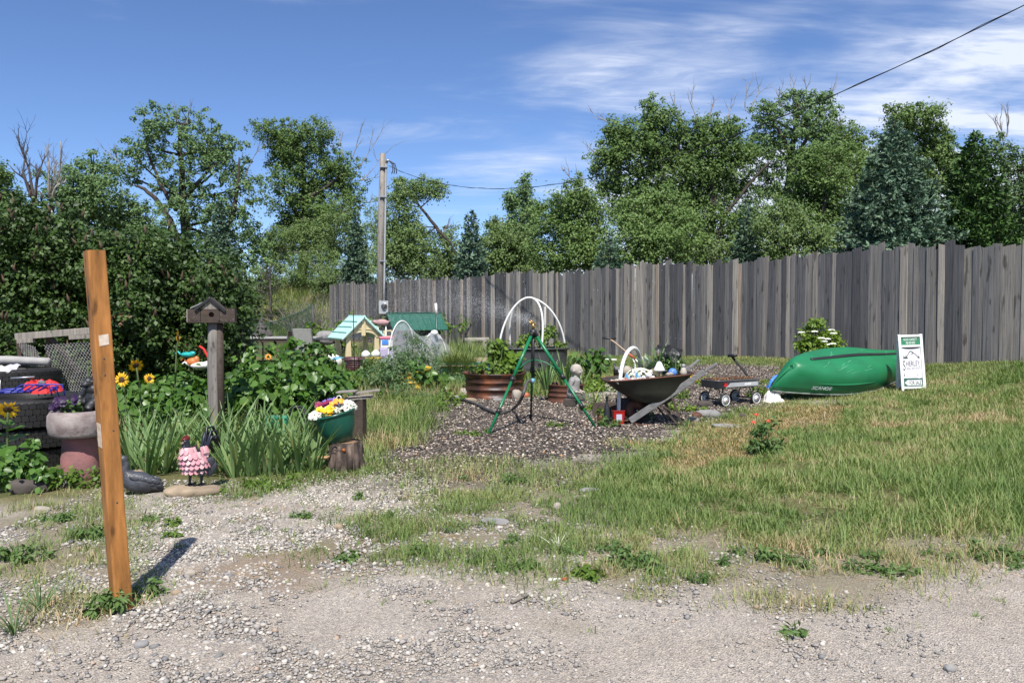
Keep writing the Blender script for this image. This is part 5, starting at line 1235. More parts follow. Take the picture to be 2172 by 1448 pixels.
def patio_chair(lab, px, Y, m_, rz, h):
    b = on_ground(px, Y); t_ = thing('patio_chair', lab, 'chair', b, rz, 'sling chairs round the tables')
    mb = MB(); mb.grid([[Vector((x, .22+.22*f, .42+h*f-.02*abs(x))) for x in (-.25,-.12,0,.12,.25)] for f in (0,.35,.7,1)]); mb.sm = [False]*len(mb.sm); obj('backrest', mb, m_, t_, solid=.012)
    mb = MB(); mb.grid([[Vector((x, y, .42-.02*(1-abs(x)*4))) for x in (-.25,-.12,0,.12,.25)] for y in (-.25,0,.22)]); obj('seat', mb, m_, t_, solid=.012)
    for x in (-.27,.27):
        mb = MB(); mb.tube([(x,-.25,0),(x,-.25,.62),(x,.3,.64)], .014, 6); obj('arm', mb, 'dark_metal', t_); mb = MB(); mb.tube([(x,.32,0),(x,.22,.42),(x,.45,.42+h+.01)], .014, 6); obj('leg', mb, 'dark_metal', t_)
patio_chair('brown sling patio chair between the wooden table and the pale chair', 628, 22.8, 'chair_brown', R(200), .55); patio_chair('pale grey sling patio chair next to the brown one', 653, 22.3, 'chair_fabric', R(172), .62)
Y = 22.6; b = on_ground(692, Y); zt = at(692, 719, Y).z - b.z; t_ = thing('glass_table', 'dark-framed glass patio table behind the play shelter', 'table', b)
mb = MB(); mb.box((0,0,zt),(1.15,.8,.025)); obj('top', mb, 'dark_metal', t_)
for x in (-.5,.5):
    for y in (-.35,.35): mb = MB(); mb.tube([(x,y,0),(x*.9,y*.9,zt)], .018, 6); obj('leg', mb, 'dark_metal', t_)
rock('garden_rock', 'grey-brown boulder on the ground behind the glass table', on_ground(692, 25)+mm(0,0,.6), (.3,.2,.22), 'grey_rock')
Y = 24.5; b = on_ground(770, Y); t_ = thing('wooden_bench', 'low dark wooden bench in shade behind the play shelter', 'bench', b)
for k in range(4): obj('slat', MB().box((0,-.24+.15*k,.62),(1.9,.12,.04)), 'dark_wood', t_)
for x in (-.8,.8): obj('leg', MB().box((x,0,.3),(.1,.5,.6)), 'dark_wood', t_)
obj('backrest', MB().box((0,.3,.8),(1.9,.04,.28)), 'shed_wall', t_)
# pink and white toy unit, white window frame, pink ornament
Y = 20.4; b = on_ground(819, Y); t_ = thing('toy_kitchen', 'pink, white and lilac toy kitchen beside the play shelter', 'toy', b, R(15)); z = at(819, 716, Y).z - b.z
obj('top', MB().box((0,0,z),(.34,.3,.06)), 'toy_pink', t_, bevel=.015); obj('body', MB().box((0,0,z-.14),(.3,.26,.22)), 'bag_white', t_, bevel=.015); obj('door', MB().box((-.04,-.135,z-.11),(.16,.02,.12)), 'blue_tarp', t_, bevel=.01); obj('base', MB().box((0,0,(z-.25)/2),(.34,.3,z-.25)), 'toy_lilac', t_, bevel=.02)
Y = 21.5; b = on_ground(823, Y); t_ = thing('toy_window', 'small cream toy window frame above the toy kitchen', 'toy', b); z0, z1 = at(823,713,Y).z-b.z, at(823,701,Y).z-b.z
for x in (-.1,.1): obj('stile', MB().box((x,0,z1/2),(.035,.05,z1)), 'cream_plastic', t_)
for z in (z0,z1): obj('rail', MB().box((0,0,z),(.165,.04,.03)), 'cream_plastic', t_)
Y = 23; c_ = at(810, 684, Y); b = on_ground(810, Y); t_ = thing('lawn_ornament', 'dusty pink animal-shaped ornament between the two little roofs', 'ornament', b); z = c_.z - b.z
mb = MB(); mb.ell((0,0,z),(.2,.11,.1)); mb.ell((-.2,0,z+.02),(.08,.06,.06)); mb.tube([(.18,0,z+.02),(.25,0,z+.08)],[.03,.012],8); obj('body', mb, 'pink_fabric', t_, remesh=.02)
for x in (-.11,.11): mb = MB(); mb.tube([(x,0,z-.05),(x,0,0)], .02, 8); obj('leg', mb, 'white_paint', t_)
# dark green net across the bank
Y0, Y1 = 27, 27; pa, pb = on_ground(514, 27), on_ground(663, 28); net = thing('garden_net', 'sagging dark green netting strung left of the fence end', 'netting', pa); rows = []
za, zb_ = at(514,690,27).z - pa.z, at(663,648,28).z - pa.z
for i in range(9):
    v_ = i/8; rows.append([Vector(((pb.x-pa.x)*u_, (pb.y-pa.y)*u_+.1*math.sin(u_*9+v_*3), (za*(1-u_)+zb_*u_ - .55*u_*(1-u_)*1.6*(1-v_*.3))*(1-v_) + .05)) for u_ in np.linspace(0,1,16)])
mb = MB(); mb.grid(rows); obj('mesh', mb, 'green_net', net)
mb = MB(); mb.tube([Vector(p_) for p_ in rows[0]], .012, 5); obj('cord', mb, 'planter_green', net)
mb = MB(); mb.tube([(0,0,-.1),(0,0,at(514,664,27).z-pa.z)], .018, 6); obj('stake', mb, 'galvanised', net)
mb = MB(); mb.tube([pb-pa, Vector((pb.x-pa.x, pb.y-pa.y, zb_+.05))], .025, 6); obj('stake', mb, 'dark_metal', net)
# toys seen past the birdhouse pole
b = on_ground(415, 11.8)
for (px,py,r_,m_,lab,nm) in ((398,752,(.11,.05,.04),'toy_teal','teal plastic toy left of the birdhouse pole','plastic_toy'),(408,768,(.09,.06,.07),'toy_orange','orange and white toy by the lilac left of the birdhouse pole','plastic_toy'),(425,775,(.14,.08,.05),'bag_white','white plastic toy nearest the birdhouse pole','plastic_toy')):
    c_ = at(px,py,11.4); t_ = thing(nm, lab, 'toy', c_ - mm(0,0,r_[2]), random.uniform(-.5,.5), 'plastic toys in the shade by the lilac'); mb = MB(); mb.ell((0,0,r_[2]), r_); mb.ell((r_[0]*.7,0,r_[2]*1.5),(r_[0]*.45,r_[1]*.7,r_[2]*.8)); obj('body', mb, m_, t_, remesh=.012)
    mb = MB(); mb.tube([(-r_[0],0,r_[2]),(-r_[0]*1.5,.02,r_[2]*2),(-r_[0]*1.8,.0,r_[2]*1.2)], .014, 6); obj('handle', mb, m_, t_)
c_ = at(432,752,11.4); mb = MB(); mb.tube([(-.06,0,.12),(.0,0,.08),(.07,0,-.05),(.1,0,-.12)], .018, 6); obj('bent_rod', mb, 'chair_red', None, c_, label='red bent rod against the lilac beside the birdhouse pole', cat='rod')

# ------------------------------------------------------------------ planters in the middle of the garden
def rim_planter(lab, px, py, Y, R_, h, m_, n=44, tilt=(0,0), name='rim_planter'):
    b = on_ground(px, Y); t_ = thing(name, lab, 'planter', b + mm(0,0,0)); t_.rotation_euler = (tilt[0], tilt[1], 0)
    prof = [(R_*.90,-.03),(R_*.97,.0),(R_*.985,.03*h),(R_*.92,.10*h),(R_*.90,.3*h),(R_*.93,.33*h),(R_*.93,.38*h),(R_*.89,.42*h),(R_*.89,.58*h),(R_*.92,.61*h),(R_*.92,.66*h),(R_*.90,.7*h),(R_*.93,.86*h),(R_*.99,.95*h),(R_*1.0,h),(R_*.975,h),(R_*.9,.88*h),(R_*.87,.7*h)]
    mb = MB(); mb.lathe(prof, n, jit=.004); obj('rim', mb, m_, t_); obj('soil', MB().lathe([(R_*.9,h*.82),(R_*.5,h*.87),(.001,h*.88)],24), 'soil', t_); return t_, b
ring, rbp = rim_planter('wide rusty ring planter, a truck rim, with trailing green plants', 1049, 0, 14.35, .565, .43, 'rust')
yel, yb = rim_planter('yellow painted rim planter leaning in the tall weeds', 872, 0, 14.6, .39, .30, 'yellow_paint', tilt=(R(4), R(-6)))
yel.location.z = at(872, 800, 14.6).z - .16
bar, bb = rim_planter('small rusty half-barrel planter holding iris leaves, behind the child statue', 1200, 0, 13.6, .32, .29, 'barrow_rim')
Y = 17; b = on_ground(972, Y); h_ = at(972,768,Y).z - b.z; t_ = thing('planter_box', 'rectangular dark green planter box full of pale grass', 'planter', b, R(4))
mb = MB(); rows = [[Vector((.36*f*x,.22*f*y,z)) for x,y in ((-1,-1),(1,-1),(1,1),(-1,1))] for z,f in ((0,.9),(h_-.04,1),(h_-.04,1.06),(h_,1.06),(h_,.97),(h_-.06,.95))]; mb.grid(rows, wrap=True, smooth=False); mb.add(rows[-1],[(0,1,2,3)]); obj('box', mb, 'planter_green', t_); obj('soil', MB().box((0,0,h_-.05),(.66,.4,.04)), 'soil', t_)
obj('edge_strip', MB().box((0,-.238,h_-.055),(.74,.012,.025)), 'field_stone', t_)
Y = 17.8; b = on_ground(1022, Y); h_ = at(1022,765,Y).z - b.z; t_ = thing('wading_pool', 'light blue plastic wading pool used as a planter behind the rusty ring', 'planter', b)
mb = MB(); mb.lathe([(.42,0),(.45,h_*.5),(.47,h_),(.52,h_+.005),(.52,h_-.03),(.47,h_-.04)],36); obj('rim', mb, 'pool_blue', t_); obj('soil', MB().lathe([(.46,h_-.02),(.2,h_+.06),(.001,h_+.08)],20), 'field_stone', t_)
# black stock tank with crossed hoops
Y = 17.6; s = sc_at(Y); b = on_ground(1130, Y); zt = at(1130,737,Y).z - b.z
tk = thing('stock_tank', 'oval black stock tank planter below the crossed white hoops', 'tank', b, R(3))
mb = MB(); rows = []
for z, f in ((-.02,.90),(.06,.93),(zt*.3,.945),(zt*.33,.965),(zt*.40,.965),(zt*.43,.95),(zt*.85,.97),(zt-.03,.985),(zt-.03,1.03),(zt,1.035),(zt+.005,1.0),(zt-.06,.93)):
    rows.append([Vector((.76*f*math.copysign(abs(math.cos(a))**.7, math.cos(a)), .42*f*math.copysign(abs(math.sin(a))**.8, math.sin(a)), z)) for a in [2*math.pi*k/44 for k in range(44)]])
mb.grid(rows, wrap=True); mb.add(rows[-1],[tuple(range(44))]); obj('body', mb, 'tank_grey', tk); mb = MB(); mb.add([v*1.0 - mm(0,0,.03) for v in rows[-1]],[tuple(range(44))]); obj('soil', mb, 'soil', tk)
obj('valve', MB().lathe([(.035,0),(.035,.03),(.02,.03),(.02,.05)],12,(.12,-.41,zt*.55),Matrix.Rotation(R(90),3,'X')), 'tank_grey', tk)
za = at(1122,631,Y).z - b.z
for k, (e0, e1, lab) in enumerate((((-.73,-.12),(.16,-.36),'white plastic hoop arching over the front left of the stock tank'),((-.46,.33),(.71,.08),'white plastic hoop arching from back left to the right end of the stock tank'))):
    pts = []; e0, e1 = Vector((*e0,zt-.05)), Vector((*e1,zt-.05)); ap = Vector((-.08,-.05+.03*k,za-.012*k))
    for t_ in np.linspace(0,math.pi,26):
        w_ = (1-math.cos(t_))/2; mid = e0.lerp(e1,w_); bend = ap - (e0+e1)/2; hh = math.sin(t_)
        pts.append(mid + Vector((bend.x*hh**1.2, bend.y*hh**1.2, (za-zt+.05-.012*k)*hh**.85)))
    mb = MB(); mb.tube(pts, .022, 8); obj('garden_hoop', mb, 'pvc', None, b, (0,0,R(3)), label=lab, cat='hoop', group='white hoops over the stock tank')
b = on_ground(1156, 18.1); mb = MB(); mb.tube([(0,0,0),(0,0,at(1154,650,18.1).z-b.z)], .008, 5); obj('garden_stake', mb, 'white_paint', None, b, label='thin white stake standing behind the crossed hoops', cat='stake')
b = on_ground(926, 21); z0, z1 = at(926,668,21).z-b.z, at(924,643,21).z-b.z; t_ = thing('flag_stake', 'green stake with a white upper end before the kennel roof', 'stake', b); mb = MB(); mb.tube([(0,0,0),(0,0,z0)], .03, 6); obj('rod', mb, 'planter_green', t_); mb = MB(); mb.tube([(0,0,z0),(-.02,0,z1)], .035, 6); obj('tip', mb, 'white_paint', t_)
mb = MB(); b = on_ground(1012, 21); zz_ = at(1012,722,21).z - b.z; mb = MB(); limb(mb, [(-.32,0,zz_),(.3,.1,zz_+.02)], .07, .06, 8); mb.box((.2,0,zz_/2),(.1,.1,zz_)); mb.box((-.2,0,zz_/2),(.1,.1,zz_)); obj('log_bench', mb, 'dead_wood', None, b, label='small rough log bench left of the stock tank', cat='bench')
b = on_ground(1015, 19.2); obj('grey_slab', MB().box((0,0,.38),(.62,.4,.07)), 'weathered_wood', None, b, (0,R(-3),R(10)), label='grey plank slab lying beside the log bench', cat='plank')
# white netting over hoops
Y = 17; b = on_ground(880, Y); zt = at(856,680,Y).z - b.z; nt_ = thing('netted_frame', 'white netting draped over hoops behind the feathery plant', 'net', b)
hp = lambda cx, cy, w, h, k: [Vector((cx + w*math.cos(a), cy + .25*k*math.cos(a), h*math.sin(a)**.8 if math.sin(a) > 0 else 0)) for a in np.linspace(math.pi, 0, 18)]
h0, h1 = hp(-.25,-.1,.28,zt,1), hp(.34,.5,.30,zt*.80,1); rows = []
for f in np.linspace(0,1,9):
    rows.append([a_.lerp(c_, f) + mm(random.uniform(-.015,.015), random.uniform(-.02,.02), -.18*math.sin(math.pi*f)*math.sin(math.pi*j/17)) for j, (a_, c_) in enumerate(zip(h0,h1))])
rows.append([p_ + mm(.12,.05,-.12*p_.z) for p_ in h1]); mb = MB(); mb.grid(rows); obj('netting', mb, 'white_net', nt_)
rows = [[Vector((.3+.34*f+.05*math.sin(j), .3-.12*f, (zt*.78)*(1-f)+.02)) + mm(.04*math.sin(j*2.1+f*4), .1*j-.2, 0) for j in range(6)] for f in np.linspace(0,1,7)]; mb = MB(); mb.grid(rows); obj('netting', mb, 'white_net', nt_)
for h_ in (h0, h1): mb = MB(); mb.tube(h_, .014, 6); obj('hoop', mb, 'pvc', nt_)
obj('clip', MB().ell((.36,.45,zt*.8),(.08,.05,.06)), 'white_paint', nt_)

# ------------------------------------------------------------------ sprinkler tripod
ft = [G(1036,921), G(1262,905), G(1126,888)]; apx = at(1131,702,10.85); b = on_ground(1131, 10.85); L_ = lambda v: Vector(v) - b
tp = thing('sprinkler_tripod', 'tall green tripod lawn sprinkler standing on the brown gravel', 'sprinkler', b)
A_ = L_(apx)
for k, f_ in enumerate(ft):
    e = L_(f_); top_ = A_ + (e - A_).normalized() * .03
    mb = MB(); m1_ = top_.lerp(e, .47 if k < 2 else .42); mb.tube([top_, m1_], .0225, 10); lg = obj('leg', mb, 'tripod_green', tp)
    m2_ = top_.lerp(e, .78); mb = MB(); mb.tube([m1_, e if k < 2 else m2_], .0175, 10); obj('lower_tube', mb, 'tripod_green', lg)
    if k == 2: mb = MB(); mb.tube([m2_, e], .014, 8); obj('spike', mb, 'black_plastic', lg)
    for q_ in ([m1_, m2_] if k < 2 else [m1_]): d_ = (e - top_).normalized(); mb = MB(); mb.tube([q_ - d_*.035, q_ + d_*.035], .031, 10); mb.ell(q_ + mm(.03,-.02,0), .016); obj('collar', mb, 'black_plastic', lg)
    mb = MB(); pth = [A_ + mm(0,0,-.38) + (m1_ + mm(0,0,.02) - A_ - mm(0,0,-.38)) * t_ + mm(0,0,.05*math.sin(math.pi*t_)) for t_ in np.linspace(0,1,8)]; mb.tube(pth, .008, 6); obj('brace', mb, 'tripod_green', tp)
mb = MB(); mb.tube([A_ + mm(0,0,-.62), A_ + mm(0,0,.03)], .019, 10); obj('riser', mb, 'black_plastic', tp)
mb = MB(); mb.tube([A_ + mm(0,0,-.05), A_ + mm(0,0,.02)], [.055,.045], 12)
for k in range(3): d_ = (L_(ft[k]) - A_).normalized(); mb.tube([A_, A_ + d_*.085], [.035,.03], 8)
obj('hub', mb, 'black_plastic', tp)
mb = MB(); mb.tube([A_ + mm(0,0,.03), A_ + mm(0,0,.10)], [.02,.016], 10); mb.tube([A_ + mm(0,0,.09), A_ + mm(-.06,-.02,.125)], [.014,.009], 8); mb.tube([A_ + mm(.04,0,.07), A_ + mm(.0,0,.12), A_ + mm(-.05,-.01,.15)], .007, 6); mb.tube([A_ + mm(-.012,0,.05), A_ + mm(.03,0,.05)], .012, 8); obj('sprinkler_head', mb, 'brass', tp)
mb = MB(); mb.tube([A_ + mm(0,0,-.63), A_ + mm(-.01,-.01,-.69)], .024, 10); obj('hose_connector', mb, 'clip_blue', tp)
hp_ = [A_ + b + mm(-.01,-.01,-.68), at(1118,810,10.8), at(1106,845,10.7), G(1088,874)+mm(0,0,.05), G(1068,881)+mm(0,0,.04), G(1045,879)+mm(0,0,.04), G(1015,864)+mm(0,0,.04), G(985,853)+mm(0,0,.04), G(960,850)+mm(0,0,.04), G(944,843)+mm(0,0,.04), G(925,832)+mm(0,0,.04)]
def smooth_path(P, k=6):
    out = []
    for i in range(len(P)-1):
        p0, p1, p2, p3 = P[max(i-1,0)], P[i], P[i+1], P[min(i+2,len(P)-1)]
        for q in range(k):
            t_ = q/k; out.append(.5*((2*p1)+(p2-p0)*t_+(2*p0-5*p1+4*p2-p3)*t_*t_+(3*p1-p0-3*p2+p3)*t_**3))
    return out + [P[-1]]
mb = MB(); mb.tube([p_ - b for p_ in smooth_path(hp_)], .022, 8); obj('garden_hose', mb, 'hose', None, b, label='grey garden hose curling over the gravel to the sprinkler tripod', cat='hose')
# spray: a fan of droplets to the upper left and drifting drops
n = 15000; t_ = rng.random(n) ** .9; sp_ = rng.normal(0, 1, (n, 3))
hd = np.array(apx) + np.array([-.06,-.02,.13]); dist = t_ * 2.7
dr = np.stack([-dist*.93 + sp_[:,0]*.11*dist, sp_[:,1]*.3*dist + .25*dist, dist*.40 - .15*dist**2 + sp_[:,2]*(.03+.11*dist)], 1)
n2 = 170; dr2 = np.stack([rng.uniform(-2.4,2.2,n2), rng.uniform(-.8,3,n2), rng.uniform(-.5,.75,n2)], 1)
n3 = 500; dr3 = rng.normal(0, 1, (n3,3)) * np.array([.035,.035,.045]) + np.array([-.02,0,.05])
pos = np.concatenate([dr, dr2, dr3]) + hd; n = len(pos)
V, F, va = scatter(TET[0], [TET[1]], pos, frames(rand_dir(n), rand_dir(n)), rng.uniform(.0009,.0022,n) * np.r_[np.ones(len(dr)), 1.9*np.ones(n2), .8*np.ones(n3)], rng.random(n))
np_obj('water_spray', V, F, 'water_drop', va, kind='stuff', label='fine water spray from the sprinkler head drifting left', cat='water spray')

# ------------------------------------------------------------------ child statue
b = on_ground(1220, 12.95); stt = thing('child_statue', 'stone statue of a seated bald child looking down to the right', 'statue', b, R(-22))
mb = MB()
mb.ell((-.03,0,.20),(.105,.105,.10)); mb.tube([(-.03,0,.18),(-.025,0,.32),(.0,0,.43),(.0,0,.475)], [.10,.098,.09,.055], 16, flat=1.05)
for sy in (-1,1):
    mb.ell((-.01,sy*.085,.425),(.045,.045,.045)); mb.tube([(-.01,sy*.105,.42),(-.035,sy*.125,.33),(.03,sy*.11,.245)], [.042,.036,.03], 10)
obj('shirt', mb, 'statue_stone', stt, remesh=.009)
mb = MB(); mb.tube([(0,0,.45),(.012,0,.50)], [.045,.045], 12); mb.ell((.018,0,.585),(.098,.082,.092)); mb.ell((.055,0,.555),(.065,.066,.065), Matrix.Rotation(R(25),3,'Y')); mb.ell((.118,0,.567),(.016,.013,.015)); mb.ell((.108,0,.537),(.014,.02,.008)); mb.ell((.098,0,.518),(.02,.026,.016))
for sy in (-1,1): mb.ell((.005,sy*.083,.57),(.022,.010,.026)); mb.ell((.09,sy*.032,.55),(.025,.022,.025)); mb.ell((.1,sy*.03,.592),(.014,.02,.008))
obj('head', mb, 'statue_skin', stt, remesh=.005)
for sy in (-1,1):
    obj('eye', MB().ell((.106,sy*.03,.578),(.008,.013,.006)), 'statue_stone', stt)
    mb = MB(); mb.tube([(-.03,sy*.055,.17),(.10,sy*.065,.175),(.12,sy*.065,.11)], [.062,.055,.05], 12); obj('trouser_leg', mb, 'statue_shorts', stt, remesh=.009)
    mb = MB(); mb.tube([(.10,sy*.065,.13),(.085,sy*.065,.03)], [.034,.028], 12); mb.ell((.115,sy*.07,.022),(.075,.034,.026)); mb.tube([(.17,sy*.07,.02),(.185,sy*.07,.016)],[.026,.014],8)
    for t_ in range(5): mb.ell((.185-.004*abs(t_-1), sy*.07+(-.022+.011*t_)*sy, .014), (.011,.007,.008))
    obj('foot', mb, 'statue_skin', stt, remesh=.005)
    mb = MB(); mb.tube([(.02,sy*.11,.25),(.075,sy*.085,.235)], [.024,.022], 10); mb.ell((.098,sy*.078,.236),(.026,.022,.012))
    for t_ in range(4): mb.tube([(.11,sy*(.062+.011*t_),.237),(.138-.004*abs(t_-1.5),sy*(.06+.011*t_),.232),(.147-.004*abs(t_-1.5),sy*(.06+.011*t_),.22)], [.006,.0055,.005], 6)
    mb.tube([(.088,sy*.058,.236),(.105,sy*.045,.236),(.118,sy*.042,.23)], [.007,.006,.005], 6); obj('hand', mb, 'statue_skin', stt)
obj('seat_block', MB().box((-.06,0,.065),(.2,.22,.13)), 'dark_rock', stt, bevel=.02)
# ------------------------------------------------------------------ wheelbarrow and what is in it
Y = 11.0; b = on_ground(1375, Y); b.z = at(1375, 905, Y).z if False else b.z
wb = thing('wheelbarrow', 'old tipped-forward wheelbarrow with a rusty dark tray and grey wooden handles', 'wheelbarrow', b, R(4))
def ringq(z0, z1, x0, x1, w0, w1, n=10):             # rounded rectangle whose front/back ends differ in height and width
    P = []
    for a in np.linspace(0, 2*math.pi, 40, endpoint=False):
        ca, sa = math.cos(a), math.sin(a); ex = .45
        X_ = math.copysign(abs(ca)**ex, ca); Y_ = math.copysign(abs(sa)**ex, sa); f = (X_+1)/2
        P.append(Vector((x0+(x1-x0)*f, Y_*(w0+(w1-w0)*f), z0+(z1-z0)*f)))
    return P
outer = [ringq(.30,.27,-.14,.22,.16,.20), ringq(.325,.30,-.22,.27,.20,.24), ringq(.43,.46,-.40,.41,.28,.30), ringq(.575,.675,-.585,.555,.33,.345), ringq(.585,.685,-.60,.57,.345,.36), ringq(.595,.69,-.60,.57,.345,.36), ringq(.59,.685,-.57,.545,.325,.34), ringq(.53,.60,-.5,.5,.3,.32)]
mb = MB(); mb.grid(outer, wrap=True); mb.add(outer[0],[tuple(reversed(range(40)))]); obj('tray', mb, 'barrow_tray', wb)
mb = MB(); mb.tube([p_ + mm(0,0,.0) for p_ in ringq(.59,.688,-.6,.57,.345,.36)] + [ringq(.59,.688,-.6,.57,.345,.36)[0]], .011, 6, cap=False); obj('rolled_rim', mb, 'barrow_rim', wb)
mb = MB(); sl = ringq(.545,.63,-.52,.5,.3,.325); mb.add(sl + [Vector((0,0,.66))], [(i,(i+1)%40,40) for i in range(40)], True); obj('soil', mb, 'soil', wb)
for sy, (y0, y1) in ((-1, (-.10,-.33)), (1, (.10,.33))):
    a0, a1 = Vector((-.26,y0,.05)), Vector((.50,y1*.92,.60)); mb = MB(); mb.beam(a0, a1, .055, .085, R(0)); mb.beam(a1, a1 + (a1-a0)*.22, .05, .075); hd_ = obj('handle', mb, 'barrow_wood', wb, bevel=.006)
    e = a1 + (a1-a0)*.22; obj('grip', MB().beam(e, e + (a1-a0).normalized()*.19, .036, .038), 'barrow_wood', hd_, bevel=.012)
    mb = MB(); mb.beam((.25,y1*.75,.42),(.40,y1*.8,.0),.035,.03); obj('leg', mb, 'dark_wood', wb); mb = MB(); mb.beam((.10,y1*.6,.30),(.33,y1*.8,.03),.03,.02); mb.beam((.36,y1*.8,.12),(.16,y1*.7,.26),.03,.02); obj('leg_brace', mb, 'dark_wood', wb)
    mb = MB(); mb.beam((-.3,y0*1.1,.5),(-.14,y0,.24),.03,.012); obj('tray_brace', mb, 'barrow_rim', wb)
mb = MB(); mb.lathe([(.15,-.03),(.185,-.035),(.20,-.02),(.20,.02),(.185,.035),(.15,.03)], 32, (-.17,0,.185), Matrix.Rotation(R(90),3,'X'), closed=True); wl = obj('wheel', mb, 'tyre', wb)
mb = MB(); mb.lathe([(.148,-.02),(.15,0),(.148,.02),(.03,.035),(.03,-.035)], 24, (-.17,0,.185), Matrix.Rotation(R(90),3,'X'), closed=True); obj('hub', mb, 'barrow_rim', wl)
mb = MB(); mb.tube([(-.17,-.13,.185),(-.17,.13,.185)], .012, 8); obj('axle', mb, 'dark_metal', wb)
mb = MB(); mb.tube([(-.25,-.1,.06),(-.36,-.06,.04),(-.38,.06,.04),(-.25,.1,.06)], .012, 6); mb.tube([(-.24,-.1,.02),(-.1,-.2,-.0),(-.03,-.22,.012)], .014, 6); obj('front_guard', mb, 'barrow_rim', wb)
Mw = Matrix.Translation(b) @ Matrix.Rotation(R(4), 4, 'Z'); wp = lambda x, y, z: Mw @ Vector((x, y, z)); wz = lambda x: .565 + .085*(x+.52)/1.02 + .03*(1-(x/.55)**2)
alyssum('white sweet alyssum mound in the wheelbarrow left of the mushroom', wp(-.12,-.05,wz(-.1)-.01), .20,.16,.13, 230, .016)
c_ = wp(.12,-.13,wz(.1)); t_ = thing('mushroom_ornament', 'white-capped ceramic mushroom house standing in the wheelbarrow', 'ornament', c_); t_.scale=(.66,.66,.74)
obj('stem', MB().lathe([(.06,-.02),(.072,.03),(.066,.08),(.055,.12)],20), 'ceramic_cream', t_); mb = MB(); mb.lathe([(.05,.105),(.11,.095),(.125,.11),(.10,.15),(.075,.19),(.055,.235),(.028,.262),(.001,.27)],24,jit=.03); obj('cap', mb, 'ceramic_white', t_); obj('door', MB().ell((-.01,-.069,.035),(.02,.008,.03)), 'barrow_rim', t_)
t_ = thing('blue_ball', 'blue ribbed ball lying in the wheelbarrow right of the mushroom', 'ball', wp(.29,-.17,wz(.29)+.045)); obj('ball', MB().ell((0,0,0),.055,nu=20,nv=12), 'ball_blue', t_)
for k in range(4): a=k*math.pi/4; mb = MB(); mb.tube([Matrix.Rotation(a,3,'Z') @ Vector((.0545*math.cos(q_),0,.0545*math.sin(q_))) for q_ in np.linspace(0,2*math.pi,20)], .0035, 4, cap=False); obj('rib', mb, 'ball_blue', t_)
obj('sea_shell', MB().lathe([(.02,0),(.028,.02),(.024,.05),(.03,.06),(.02,.09),(.005,.12)],12,(0,0,.02),Matrix.Rotation(R(80),3,'Y')), 'pale_rock', None, wp(.2,-.2,wz(.2)), label='banded brown and white shell between the mushroom and the blue ball', cat='shell')
obj('garden_ball', MB().ell((0,0,.06),.075,nu=18,nv=12), 'pale_rock', None, wp(-.27,.1,wz(-.27)+.03), label='rough beige stone ball behind the alyssum in the wheelbarrow', cat='ball')
def spear_plant(name, lab, c_, n, h, w, m, spread=.5, curve=.4, cat='plant', grp=None, parts_=True, base_r=.04, vm=.5):
    t_ = thing(name, lab, cat, c_, random.uniform(0,6), grp)
    for k in range(n):
        a = random.uniform(0,6.28); tl = random.uniform(.05, spread); hh = h*random.uniform(.65,1.1); ln = 6; P = []
        o0 = Vector((math.cos(a),math.sin(a),0))*random.uniform(0,base_r); d_ = Vector((math.cos(a)*tl,math.sin(a)*tl,1)).normalized(); p_ = o0; sd = Vector((-math.sin(a),math.cos(a),0)); tw = random.uniform(-.9,.9); rows = []
        for q in range(ln+1):
            f = q/ln; ww = w*(1-f**2.2)*(.6+.4*min(1,f*4))/2+.0006; s2 = (sd*math.cos(tw*f)+Vector((math.cos(a),math.sin(a),0))*math.sin(tw*f))
            rows.append((p_-s2*ww, p_+d_*0+Vector((math.cos(a),math.sin(a),0))*ww*.25, p_+s2*ww)); d_ = (d_+Vector((math.cos(a)*curve/ln,math.sin(a)*curve/ln,-curve*f/ln))).normalized(); p_ = p_ + d_*hh/ln
        V = np.array([v_[:] for r_ in rows for v_ in r_]); F = np.array([(3*i+j,3*i+j+1,3*i+j+4,3*i+j+3) for i in range(ln) for j in range(2)])
        np_obj('leaf', V, [F], m, np.full(len(V), np.clip(random.gauss(vm,.22),0,1)), True, parent=t_)
    return t_
spear_plant('hosta_plant', 'white-edged variegated hosta at the back of the wheelbarrow', wp(.02,.12,wz(0)+.06), 20, .30, .075, 'variegated_leaf', .9, .7)
spear_plant('spiky_plant', 'thin blue-green spiky grass leaves behind the mushroom', wp(.14,.08,wz(.1)+.05), 14, .46, .022, 'iris_leaf', .55, .3, vm=.3)
spear_plant('spiky_plant', 'upright green grass tuft at the rear of the wheelbarrow', wp(.38,.02,wz(.3)), 22, .36, .016, 'iris_leaf', .35, .2)
pc = wp(.27,.1,wz(.27)+.05); t_ = thing('dark_pansy_plant', 'almost black petunias with green foliage at the back of the wheelbarrow', 'flowers', pc)
V, F, va = leaf_cloud(320,(.05,0,.1),(.2,.1,.14),.06); np_obj('foliage', V, F, 'bed_leaf', va, parent=t_, kind='stuff')
for k in range(16): mb = MB(); flower(mb,(random.uniform(-.2,.17),random.uniform(-.1,.05),random.uniform(.06,.30)),.06,5,(random.uniform(-.6,.6),-1,.3)); obj('flower', mb, 'ape_black', t_)
n = 420; f_ = rng.random(n); xx = -.52+f_*.55; yy = rng.uniform(-.3,-.02,n); pos = np.array([wp(x_,y_,wz(x_)-.01+.02*random.random())[:] for x_,y_ in zip(xx,yy)])
V, F, va = scatter(ICO1[0]*(1+rng.uniform(-.2,.2,(12,1))), [ICO1[1]], pos, frames(rand_dir(n),rand_dir(n)), rng.uniform(.007,.022,n)[:,None]*rng.uniform(.6,1.3,(n,3)), rng.random(n)); np_obj('colored_pebbles', V, F, 'shell_bits', va, True, kind='stuff', label='coloured pebbles, shells and marbles along the front of the wheelbarrow soil', cat='pebbles')
